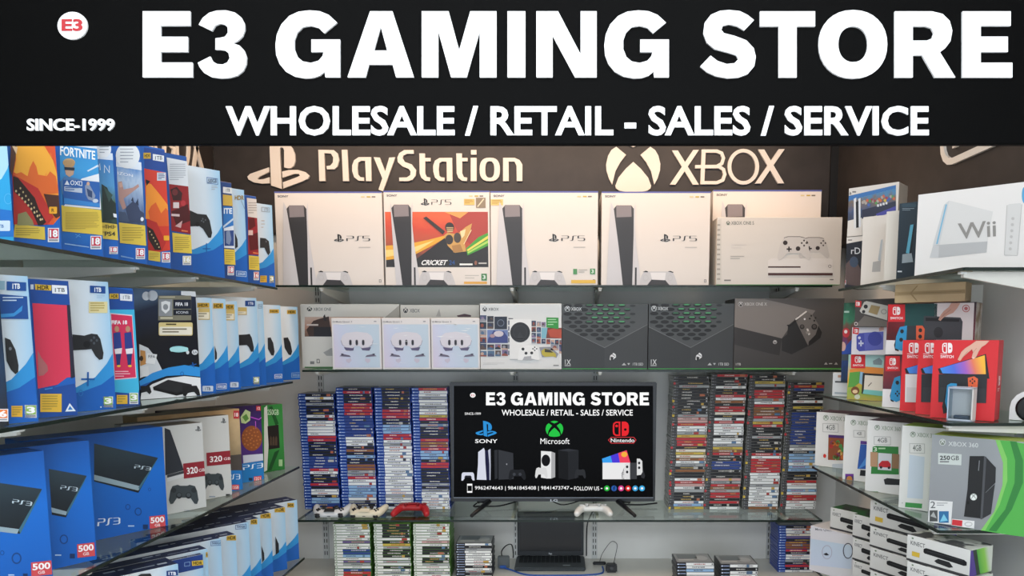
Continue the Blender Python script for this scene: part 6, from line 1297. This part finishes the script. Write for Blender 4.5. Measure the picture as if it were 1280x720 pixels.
# shelf under them
m_ = shelf('lowest glass shelf under the stacked sensor cartons', XF, XR, 1.80, 3.0, R4, 'lf', [(XF+.01, 2.4, R4-TG)], (1, 0, 0), XR-XF-.02)
rd.X = XF + .03
def disc(f, c, n):
    k = T5(c); n.rect(0, 0, 1, 1, '#d4d2d6', 1); k.on('front_picture').poly([(12,560),(190,590),(186,690),(10,672)], QBG, 2); t = k.on('title'); t.quad((32,514), (116,520), (116,532), (32,526)).text('Meta Quest 2', 0, 0, 1, 1, '#6a6a70', 3, .004); o = k.on('printed_headset'); o.ring(82, 618, 22, 30, 2.5, 2.5, '#a8a4b4', 3, 20); o.poly([(66,626),(80,620),(92,630),(78,632)], '#2a2830', 4); o.ring(172, 612, 22, 34, 4, 4, '#4a4858', 3, 20)
pz = row_point(1011.5, 1.02, R4); zt = atY(1014, 657, pz.y).z
rr_ = Row(1, R4, 1.02, 35, None)
rr_.add(1011.5, None, None, 'wide white headset carton with pale round prints under a single small sensor carton', {'front': M('#d4d2d6'), 'side': M('#c2c0c4'), 'top': M('#cfcdd0')}, disc, w=.27, d=.15, z=R4, h=zt-R4, name='headset_box')
exx = rr_.ex
zz = zt + .002; p_ = pz + exx*.075 + Vector((0, 0, 0)); p_.z = zz
rt, fc = carton('sensor_box', 'single sensor carton lying on top of the wide white headset carton', 'box', p_ - exx.cross(Vector((0,0,1)))*.02, exx, .155, atY(1040, 634, pz.y-.05).z - zz, .10, KG, 'sensor cartons stacked on the lowest shelf'); kin()(fc, fc.canvas(), fc.unit()); fc.finish(rt)
SB = ['%s of the three-high sensor stack beside the headset carton']
kx = rd.X
def kst(sn, u, X, tops, w, d, names, yel=None, mats=KW, deg=28, uR=None):
    r_ = Row(1, R4, X, deg, 'sensor cartons stacked on the lowest shelf'); P = row_point(u, X, R4); zs = [atY(u, v, P.y).z for v in tops]; st_ = (zs[0]-zs[-1])/(len(zs)-1); ex_ = max(0, round((zs[-1]-R4)/st_) - 1)
    zs += [zs[-1] - (zs[-1]-R4)*(i_+1)/(ex_+1) for i_ in range(ex_+1)]; names = names + ['sensor carton %s of the %s sensor stack, just below the frame' % (('at the foot', 'next above the foot', 'third above the foot')[ex_-1-i_], sn) for i_ in range(ex_)]
    for i, lb in enumerate(names): r_.add(u, None, None, lb, mats, kin(True, yel == i), w=w, d=d, z=zs[i+1]+.001, h=zs[i]-zs[i+1]-.002, name='sensor_box', uR=uR)
kst('short', 1065.5, 1.075, [644, 673.5, 701], .13, .13, ['top carton of the short sensor stack beside the headset carton', 'middle carton of the short sensor stack beside the headset carton', 'bottom carton of the short sensor stack beside the headset carton'], mats=KG, deg=30)
kst('tall', 1087, 1.06, [627.5, 660, 685.5, 714], .34, .12, ['topmost carton of the tall sensor stack, gold sticker', 'second carton down the tall sensor stack', 'third carton down the tall sensor stack', 'lowest carton of the tall sensor stack'], 0, uR=1166)
kst('nearest', 1133, 1.02, [671.5, 704.5], .285, .11, ['upper carton of the nearest sensor stack, gold sticker and purple end', 'lower carton of the nearest sensor stack at the frame edge'], 0, mats=KE, deg=30, uR=1211)
# ================================================================== game cases
CCOL = {'W': '#ebebe8', 'K': '#1d1d20', 'R': '#b82e34', 'B': '#2c4284', 'L': '#8fb2d4', 'G': '#a0a2a2', 'O': '#8c5a34', 'Y': '#c8ae4a', 'C': '#e2dac8', 'N': '#4a7a4a', 'P': '#c8a09a', 'V': '#6a5a86', 'T': '#4a6a7c'}
ORD = ['topmost', 'second', 'third', 'fourth', 'fifth', 'sixth', 'seventh', 'eighth', 'ninth', 'tenth', 'eleventh', 'twelfth', 'thirteenth', 'fourteenth', 'fifteenth', 'sixteenth', 'seventeenth', 'eighteenth', 'nineteenth', 'twentieth']
def ordn(i):
    if i < 20: return ORD[i]
    t = ('twenty', 'thirty', 'forty', 'fifty')[(i+1)//10-2]
    return t + '-' + ORD[(i+1) % 10 - 1].replace('topmost', 'first') if (i+1) % 10 else {20: 'twentieth', 30: 'thirtieth', 40: 'fortieth', 50: 'fiftieth'}[i+1]
SPN = {'W': 'white', 'K': 'black', 'R': 'red', 'B': 'dark blue', 'L': 'pale blue', 'G': 'grey', 'O': 'brown', 'Y': 'yellow', 'C': 'cream', 'N': 'green', 'P': 'pinkish', 'V': 'violet', 'T': 'teal'}
KIND = {  # plastic, spine-end colour, its width, kind name
    'blue': (M('#1f3f96', .3), '#1f4a9c', .21, 'blue_game_case'), 'clear': (M('#8a8a86', .3), '#26262a', .16, 'clear_game_case'),
    'green': (M('#4c7a34', .35), '#deded8', .24, 'green_game_case'), 'dark': (M('#22252c', .35), '#1a1c22', .26, 'dark_game_case')}
CL, CD, CT = .171, .135, .0143
def game_case(kind, col, P, yaw, label, group, r, lean):
    plast, endc, ew, nm = KIND[kind]
    mb = MB(); w, d, t = CL, CD, CT
    c, s = math.cos(yaw), math.sin(yaw); ex = Vector((c, s, 0)); ey = Vector((-s, c, 0)); ez = Vector((0, 0, 1))
    O = Vector(P)
    mb.obox(O, ex*w, ey*d, ez*t, plast, .0012)
    f = Face(O, ex, w, t); f.parts['x'] = mb; cv = f.unit().on('x'); base = CCOL[col]
    if kind in ('blue', 'clear', 'dark'):
        cv.rect(.012, .08, ew, .92, endc, 1); cv.rect(ew, .07, .985, .93, base, 1)
        cv.rect(.03, .34, .075, .70, '#c9d4ea' if kind != 'clear' else '#8a8a8a', 2); cv.rect(.085, .42, ew-.02, .62, '#a9bade' if kind != 'clear' else '#77777a', 2)
        if kind == 'clear' and r.random() < .22: cv.rect(.0, .06, .06, .94, '#b8343a' if r.random() < .7 else '#d0b040', 3)
    else:
        cv.rect(.012, .08, .985, .92, '#e4e4df' if col in 'WC' else base, 1); cv.rect(.012, .08, ew, .92, endc, 2); cv.rect(.04, .35, .08, .7, '#7a9a68', 3)
    dark = col in 'KRBOVNT'; ink = ('#d8d4cc' if r.random() < .75 else '#c8a860') if dark else ('#4a4a4e' if r.random() < .7 else '#a03a38')
    # title marks: short strokes too small to be read
    if r.random() < .88:
        x = ew + r.uniform(.08, .26); e = min(x + r.uniform(.16, .42), .86)
        while x < e:
            l = r.uniform(.012, .035); cv.rect(x, r.uniform(.3, .36), x+l, r.uniform(.6, .68), ink, 2); x += l + .009
    if r.random() < .45: a = r.uniform(.62, .82); cv.rect(a, .1, a+r.uniform(.05, .16), .9, r.choice(['#c8a24a', '#a83a34', '#5a7a9c', '#c0bcb4', '#3a3a3e', '#b86a4a']), 2)
    if r.random() < .5: cv.rect(.935, .25, .965, .75, '#c8c8c8' if dark else '#5a5a5e', 3)
    if lean == 'top':
        t2 = Face(O + ez*t, ex, w, d, ey); t2.parts['x'] = mb; k = t2.unit().on('x'); k.rect(.03, .04, .97, .96, '#8d9296', 1); k.rect(.10, .12, .62, .55, '#6f777c', 2); k.ell(.74, .5, .16, .24, '#a9adb0', 2); k.rect(.10, .66, .5, .76, '#b9bcbc', 2)
    o = mb.build(nm, None, O + ex*w/2 + ey*d/2)
    return tag(o, label, 'game case', group)
def stack(kind, cols, u, v0, vtop, y, z, where, group, seed, lean=0.0, top=None):
    """cols lists the cases from the top; u = left end of the lowest spine in the photograph"""
    r = random.Random(seed); n = len(cols); x0 = atY(u, v0, y).x
    zt = atY(u, vtop, y).z; pitch = (zt - z - .0008) / n
    global CT
    CT = pitch - .0006
    for i, cch in enumerate(cols):
        k = n - 1 - i
        P = (x0 + r.uniform(-.0022, .0022) + lean*k/n, y + r.uniform(-.002, .002), z + .0008 + pitch*k)
        game_case(kind, cch, P, r.uniform(-.008, .008), '%s-spined case, %s from top of %s' % (SPN[cch], ordn(i), where) if i else '%s-spined game case topping %s' % (SPN[cch], where), group, r, 'top' if i == 0 and kind in ('dark', 'blue') else lean)
G1 = 'blue game cases stacked beside the television'
stack('blue', 'KWKGKKKWKWWWWWRRKKKKKBBBBRWKKKRKWWKLLBK', 381, 638, 492, 3.40, Z3, 'the blue stack farthest from the television', G1, 11, -.012)
stack('blue', 'KRKKKRRRRBBBBBBBWWWKOKLKKOOGGRWWLLLLWGKW', 427.5, 638, 484.5, 3.40, Z3, 'the second blue stack from the corner', G1, 12, -.012)
stack('blue', 'KKKKKKKRRRKKLLLRRWGWWWWWWWWWWWWWWWWGWWKW', 473.5, 638, 484.5, 3.40, Z3, 'the third blue stack from the corner', G1, 13, -.008)
stack('blue', 'RWWGWWGWWYRKGKKKKROORLLLKRRKKKKKGKGWWWWWW', 518.5, 638, 484.5, 3.40, Z3, 'the blue stack touching the television', G1, 14, -.004)
G2 = 'clear game cases stacked beside the television'
stack('clear', 'KKKGKKKKKKKKKGPPRWWGYRRRKCYCOWGKOKKWRPWGKKKWLY', 835, 643, 470, 3.40, Z3, 'the clear-case stack nearest the television', G2, 21, .016)
stack('clear', 'RKKKWKKRWOKRRCKWRWWWWKWWGYORKKBBBKKKPGROGRRKRKW', 879.5, 643, 467.5, 3.40, Z3, 'the second clear-case stack from the television', G2, 22, .022)
stack('clear', 'KKYGKRRRGWROOORGYRKKKGKKKKKRWRRRRRWWWWGWWWWWWWO', 928, 643, 469, 3.40, Z3, 'the third clear-case stack from the television', G2, 23, .018)
stack('clear', 'KRBKKKWKYKBBBBBBBBBBBGWKLLLWLLKKKRWWLWRRWWW', 974.5, 642, 477.5, 3.40, Z3, 'the clear-case stack at the shelf end', G2, 24, .022)
G3 = 'green game cases stacked under the television shelf'
stack('green', 'CCCCCCVWWBBLCVGWBRRW', 418.5, 720, 654.5, 3.27, Z4, 'the green-case stack farthest from the laptop', G3, 31)
stack('green', 'KKKKKWKYGKKKWGCKWGWW', 468.5, 720, 654.5, 3.27, Z4, 'the middle green-case stack', G3, 32)
stack('green', 'CCCCCWPWKKKCKKGWWGCW', 517.5, 720, 654.5, 3.27, Z4, 'the green-case stack nearest the laptop', G3, 33)
stack('dark', 'WKGWWWWWWKWGKW', 570, 719, 679, 3.30, Z4, 'the low dark-ended stack beside the laptop', 'dark-ended game cases on the counter', 34)
G5 = 'dark-ended game cases on the counter'
stack('dark', 'WWLWWKWG', 846, 722, 703, 3.16, Z4, 'the low stack nearer the little square black box', G5, 41, -.004)
stack('dark', 'WKWWWKW', 901, 722, 705, 3.16, Z4, 'the low stack beside the lone blue stack', G5, 42, -.006)
stack('blue', 'KWWCVKOOORKWWGKRKW', 972, 708, 657, 3.38, Z4, 'the lone blue stack on the counter', 'blue game cases on the counter', 43)
# ================================================================== controllers
def blob(pts, edges, radii, levels=2):
    me = bpy.data.meshes.new('pad'); me.from_pydata([tuple(p) for p in pts], edges, [])
    ob = bpy.data.objects.new('pad', me); COL.objects.link(ob)
    sk = ob.modifiers.new('skin', 'SKIN'); sk.use_smooth_shade = True
    for i, rr in enumerate(radii):
        me.skin_vertices[0].data[i].radius = rr if isinstance(rr, tuple) else (rr, rr)
    me.skin_vertices[0].data[0].use_root = True
    su = ob.modifiers.new('sub', 'SUBSURF'); su.levels = levels
    dg = bpy.context.evaluated_depsgraph_get(); m2 = bpy.data.meshes.new_from_object(ob.evaluated_get(dg))
    vs = [v.co.copy() for v in m2.vertices]; fs = [list(p.vertices) for p in m2.polygons]
    bpy.data.objects.remove(ob); bpy.data.meshes.remove(me); bpy.data.meshes.remove(m2)
    return vs, fs
def controller(label, P, yaw, tilt, body, dark, style='new'):
    """lying on its grips, shoulder edge toward the viewer"""
    root = thing('game_controller', label, 'controller', P, 'game controllers on the television shelf')
    R = Matrix.Rotation(yaw, 3, 'Z') @ Matrix.Rotation(tilt, 3, 'X'); P = Vector(P)
    g = 1.0
    pts = [(0,.0,.034), (-.030,.0,.035), (.030,.0,.035), (-.055,.002,.034), (.055,.002,.034), (-.068,.030,.026), (.068,.030,.026), (-.076,.062,.018), (.076,.062,.018), (-.079,.078,.015), (.079,.078,.015)]
    if style == 'front':   # grips toward the viewer
        pts = [(x, -y*1.0, z) for x, y, z in pts]
    ed = [(0,1),(0,2),(1,3),(2,4),(3,5),(4,6),(5,7),(6,8),(7,9),(8,10)]
    rad = [(.026,.017),(.026,.018),(.026,.018),(.026,.019),(.026,.019),.019,.019,.016,.016,.012,.012]
    vs, fs = blob([Vector(p) for p in pts], ed, rad)
    T = lambda p: P + R @ Vector(p)
    zmin = min((R @ v).z for v in vs); off = Vector((0, 0, -zmin + .0005))
    T = lambda p: P + off + R @ Vector(p)
    mb = MB(); mb.mesh([T(v) for v in vs], fs, body); mb.build('controller_body', root)
    sg = -1 if style == 'front' else 1
    for s in (-1, 1):
        m = MB(); c = T((s*.028, sg*.018, .054)); up = R @ Vector((0, 0, 1)); m.lathe(c - up*.008, up, [(.006,0),(.006,.009)], dark, 16); ts = m.build('thumbstick', root); m = MB(); m.lathe(c, up, [(.0095,.001),(.0095,.005),(.006,.0045)], dark, 16); m.build('stick_cap', ts)
        m = MB(); m.ball(T((s*.052, -sg*.022 if sg > 0 else .022, .036)), .012, dark if style != 'front' else body, (1.0, .55, .75), R); m.build('trigger', root)
        m = MB(); m.ball(T((s*.052, -sg*.020, .047)), .012, dark if style == 'dark' else body, (1.05, .5, .35), R); m.build('shoulder_button', root)
    m = MB(); mm = R
    a = [T(q) for q in ((-.024,-.012*sg,.0535),(.024,-.012*sg,.0535),(.022,.012*sg,.0530),(-.022,.012*sg,.0530))]
    m.poly(a if sg > 0 else a[::-1], dark if style == 'dark' else body); b = [p + R @ Vector((0,0,.0015)) for p in a]; m.poly(b, dark if style == 'dark' else body)
    for i in range(4): m.poly([a[i-1], a[i], b[i], b[i-1]], body)
    m.build('touch_panel', root)
    for x, y in ((.052,.0),(.052,.016),(.044,.008),(.060,.008)):
        m = MB(); m.lathe(T((x, sg*y, .050)), R @ Vector((0,0,1)), [(.0038,0),(.0038,.0045),(.0028,.005)], dark, 10); m.build('face_button', root)
    m = MB()
    for d0, d1 in ((.0035,.010),(.010,.0035)):
        q = [T((-.052+sx*d0, sg*.008+sy*d1, .0535)) for sx, sy in ((-1,-1),(1,-1),(1,1),(-1,1))]; m.poly(q, dark)
        q2 = [p - R @ Vector((0,0,.004)) for p in q]
        for i in range(4): m.poly([q[i-1], q[i], q2[i], q2[i-1]], dark)
    m.build('direction_pad', root)
    m = MB(); q = [T((x, -sg*.0255, z)) for x, z in ((-.007,.038),(.007,.038),(.007,.042),(-.007,.042))]; m.poly(q, M('#2a2b2e')); m.build('port_slot', root)
    return root
def pc(u, v, z): d = ray(u, v); p = atZ(u, v, z); return p
CWH, CCR, CRD, CDK = M('#c9cbcc', .4), M('#d6cfb8', .4), M('#a81f26', .4), M('#1f2124', .45)
controller('pale grey game controller with black sticks, nearest the corner on the television shelf', (atY(413.5, 640, 3.26).x, 3.262, Z3), .06, .5, CWH, CDK, 'dark')
controller('cream game controller in the middle of the three before the blue stacks', (atY(458, 640, 3.26).x, 3.262, Z3), -.05, .5, CCR, CDK)
controller('red game controller before the third blue stack', (atY(515, 640, 3.30).x, 3.318, Z3), .0, .0, CRD, M('#8c1a20', .4), 'front')
controller('white game controller lying under the television screen beside its leg', (atY(741.5, 640, 3.29).x, 3.318, Z3), .0, -.1, M('#dddcd8', .4), M('#cfcfcc', .4), 'front')
# ================================================================== laptop and the things round it
def laptop():
    zl = Z4; yF = atZ(690, 714.5, Z4).y
    x0, x1 = atY(643, 712, yF).x, atY(732, 712, yF).x
    L = thing('laptop', 'open black laptop on the counter under the television', 'laptop', ((x0+x1)/2, yF+.12, zl)); DK = M('#1c2125', .45); KB = M('#14171a', .6)
    yb = min(yF + .205, YB-.02)
    m = MB(); m.box((x0, yF, zl+.002), (x1, yb, zl+.020), M('#3a4043', .4), bev=.004); m.build('keyboard_base', L)
    zk = zl + .0204
    m = MB()
    for r_ in range(5):
        for c_ in range(14):
            a = x0+.018+(x1-x0-.036)*c_/14; w = (x1-x0-.036)/14-.003; b = yF+.078+.022*r_; m.box((a, b, zk-.001), (a+w, b+.018, zk+.0015), KB)
    m.build('keyboard', L)
    m = MB(); xm = (x0+x1)/2; m.box((xm-.045, yF+.012, zk-.001), (xm+.045, yF+.07, zk+.0006), M('#2f3538', .35)); m.build('touchpad', L)
    m = MB(); m.box((x1-.11, yF+.03, zk-.0006), (x1-.075, yF+.042, zk+.0005), M('#9aa0a2')); m.build('palm_sticker', L)
    # lid leaning back a little
    t = math.radians(2.5); R = Matrix.Rotation(-t, 3, 'X'); pv = Vector((0, yb-.01, zl+.022)); hh = .225
    m = MB(); m.box((x0+.004, yb-.010, zl+.024), (x1-.004, yb-.002, zl+.024+hh), DK, (R, pv), .002); lid = m.build('lid', L)
    f = Face(pv + R @ Vector((x0+.004, -.0006, .002)), (1, 0, 0), x1-x0-.008, hh, R @ Vector((0, 0, 1)))
    n = f.unit(); n.on('screen').rect(.035, .04, .965, .90, M('#0b0f12', .15), 1); n.on('logo').text('hp', .475, .93, .525, .985, '#c9cdd0', 1, .02); f.finish(lid)
    for s in (.14, .86):
        m = MB(); x = x0+(x1-x0)*s; m.tube([(x-.02, yb-.004, zl+.022), (x+.02, yb-.004, zl+.022)], .006, KB, 10); m.build('hinge', L)
laptop()
cz = Z4 + .004
# grey box with a blue plug
a = atZ(622, 711, Z4); m = MB(); hb = thing('network_adapter', 'small grey adapter box standing beside the laptop, blue plug in it', 'adapter', (a.x+.028, a.y+.03, Z4))
m.box((a.x, a.y, Z4+.001), (a.x+.058, a.y+.022, Z4+.062), M('#5a5f60', .45), bev=.004); m.build('housing', hb)
m = MB(); m.box((a.x+.012, a.y-.010, Z4+.004), (a.x+.042, a.y+.004, Z4+.018), M('#2c5aa8', .4), bev=.002); m.build('blue_plug', hb)
yc = atZ(690, 719.5, Z4).y
cable('network_cable', 'blue cable running along the counter edge in front of the laptop', [(a.x+.03, a.y-.012, cz+.006), (a.x+.07, a.y-.03, cz), (atZ(660,716,Z4).x, yc, cz), (atZ(700,717,Z4).x, yc-.008, cz), (atZ(735,714,Z4).x, yc, cz), (atZ(752,711,Z4).x, yc+.03, cz), (atZ(752,706,Z4).x, yc+.09, cz+.012)], .004, M('#2a56a4', .4))
cable('power_cable', 'black cable arching from the grey adapter box behind the laptop', [(a.x+.02, a.y+.012, Z4+.062), (a.x+.02, a.y+.02, Z4+.085), (a.x+.04, a.y+.06, Z4+.10), (a.x+.062, a.y+.12, Z4+.085), (a.x+.068, a.y+.15, Z4+.03), (a.x+.066, a.y+.16, Z4+.006)], .0028, BK)
h = atZ(741, 706, Z4); hub = thing('cable_hub', 'small black hub bar with cables on the counter beside the laptop', 'hub', (h.x+.03, h.y, Z4))
m = MB(); m.box((h.x, h.y-.008, Z4+.001), (h.x+.066, h.y+.010, Z4+.016), M('#141618', .4), bev=.004); m.build('housing', hub)
m = MB(); m.box((h.x+.012, h.y-.0088, Z4+.005), (h.x+.054, h.y-.0078, Z4+.011), M('#3a3d40')); m.build('port_row', hub)
d = atZ(757.5, 716.5, Z4); pk = thing('power_adapter', 'small square black box on the counter with a thin looping wire', 'adapter', (d.x+.027, d.y+.02, Z4))
m = MB(); m.box((d.x, d.y, Z4+.001), (d.x+.054, d.y+.045, Z4+.040), M('#222427', .4), bev=.006); m.build('housing', pk)
m = MB(); m.lathe((d.x+.027, d.y-.0004, Z4+.022), (0, -1, 0), [(.010,0),(.010,.0008),(.007,.001)], M('#3c3f42', .3), 16); m.build('button', pk)
cable('thin_wire', 'thin black wire looping up between the hub bar and the small square box', [(h.x+.035, h.y+.005, Z4+.016), (h.x+.05, h.y+.03, Z4+.05), (h.x+.095, h.y+.06, Z4+.10), (h.x+.125, h.y+.06, Z4+.085), (d.x+.046, d.y+.05, Z4+.06), (d.x+.04, d.y+.035, Z4+.040)], .0016, BK)
cable('power_cable', 'black cable hanging behind the laptop lid down from the television shelf', [(atY(743, 640, 3.48).x, 3.50, Z3-.02), (atY(738, 652, 3.5).x, 3.51, Z3-.06), (atY(734, 664, 3.5).x, 3.53, Z3-.12), (atY(733, 690, 3.55).x, 3.55, Z4+.03)], .0035, BK)
# small glass clip at the end of the second blue-side shelf
# ================================================================== lights
def lamp(name, loc, sx, sy, p, col, label, rot=(0, 0, 0), fix=True):
    d = bpy.data.lights.new(name, 'AREA'); d.shape = 'RECTANGLE'; d.size = sx; d.size_y = sy; d.energy = p; d.color = col
    o = bpy.data.objects.new(name, d); COL.objects.link(o); o.location = loc; o.rotation_euler = rot
    return o
def fixture(label, x, y, z, sx, sy, col):
    r = thing('ceiling_light', label, 'ceiling light', (x, y, z))
    m = MB(); m.box((x-sx/2-.02, y-sy/2-.02, z+.012), (x+sx/2+.02, y+sy/2+.02, 2.75), M('#e2e2e0')); m.build('housing', r)
    m = MB(); m.poly([(x-sx/2, y-sy/2, z+.011), (x-sx/2, y+sy/2, z+.011), (x+sx/2, y+sy/2, z+.011), (x+sx/2, y-sy/2, z+.011)], EM(col, 1.5)); m.build('diffuser', r)
COOL = (.93, .97, 1.0); WARM = (1.0, .70, .48)
lamp('unseen_panel', (-.1, -1.0, 2.70), 2.6, .9, 66, COOL, '', (math.radians(35), 0, 0))  # tilted fill lamp added behind the camera to brighten the lower back wall
lamp('unseen_panel', (-.1, .35, 2.70), 2.2, .6, 20, COOL, '')  # lamp added out of view to light the front of the name board
lamp('unseen_panel', (-.15, 1.9, 2.70), 1.6, .5, 12, COOL, '')
lamp('warm_strip', (-.15, 2.95, 2.66), 2.6, .12, 21, WARM, '', (math.radians(18), 0, 0))
w = bpy.data.worlds.new('shop_front'); SC.world = w; w.use_nodes = True
w.node_tree.nodes['Background'].inputs[0].default_value = (.80, .88, 1.0, 1); w.node_tree.nodes['Background'].inputs[1].default_value = 2.75
SC.view_settings.view_transform = 'Standard'; SC.view_settings.look = 'None'; SC.view_settings.gamma = 1; SC.view_settings.exposure = 0
SC.cycles.max_bounces = 8; SC.cycles.transparent_max_bounces = 24
SC.cycles.use_denoising = True
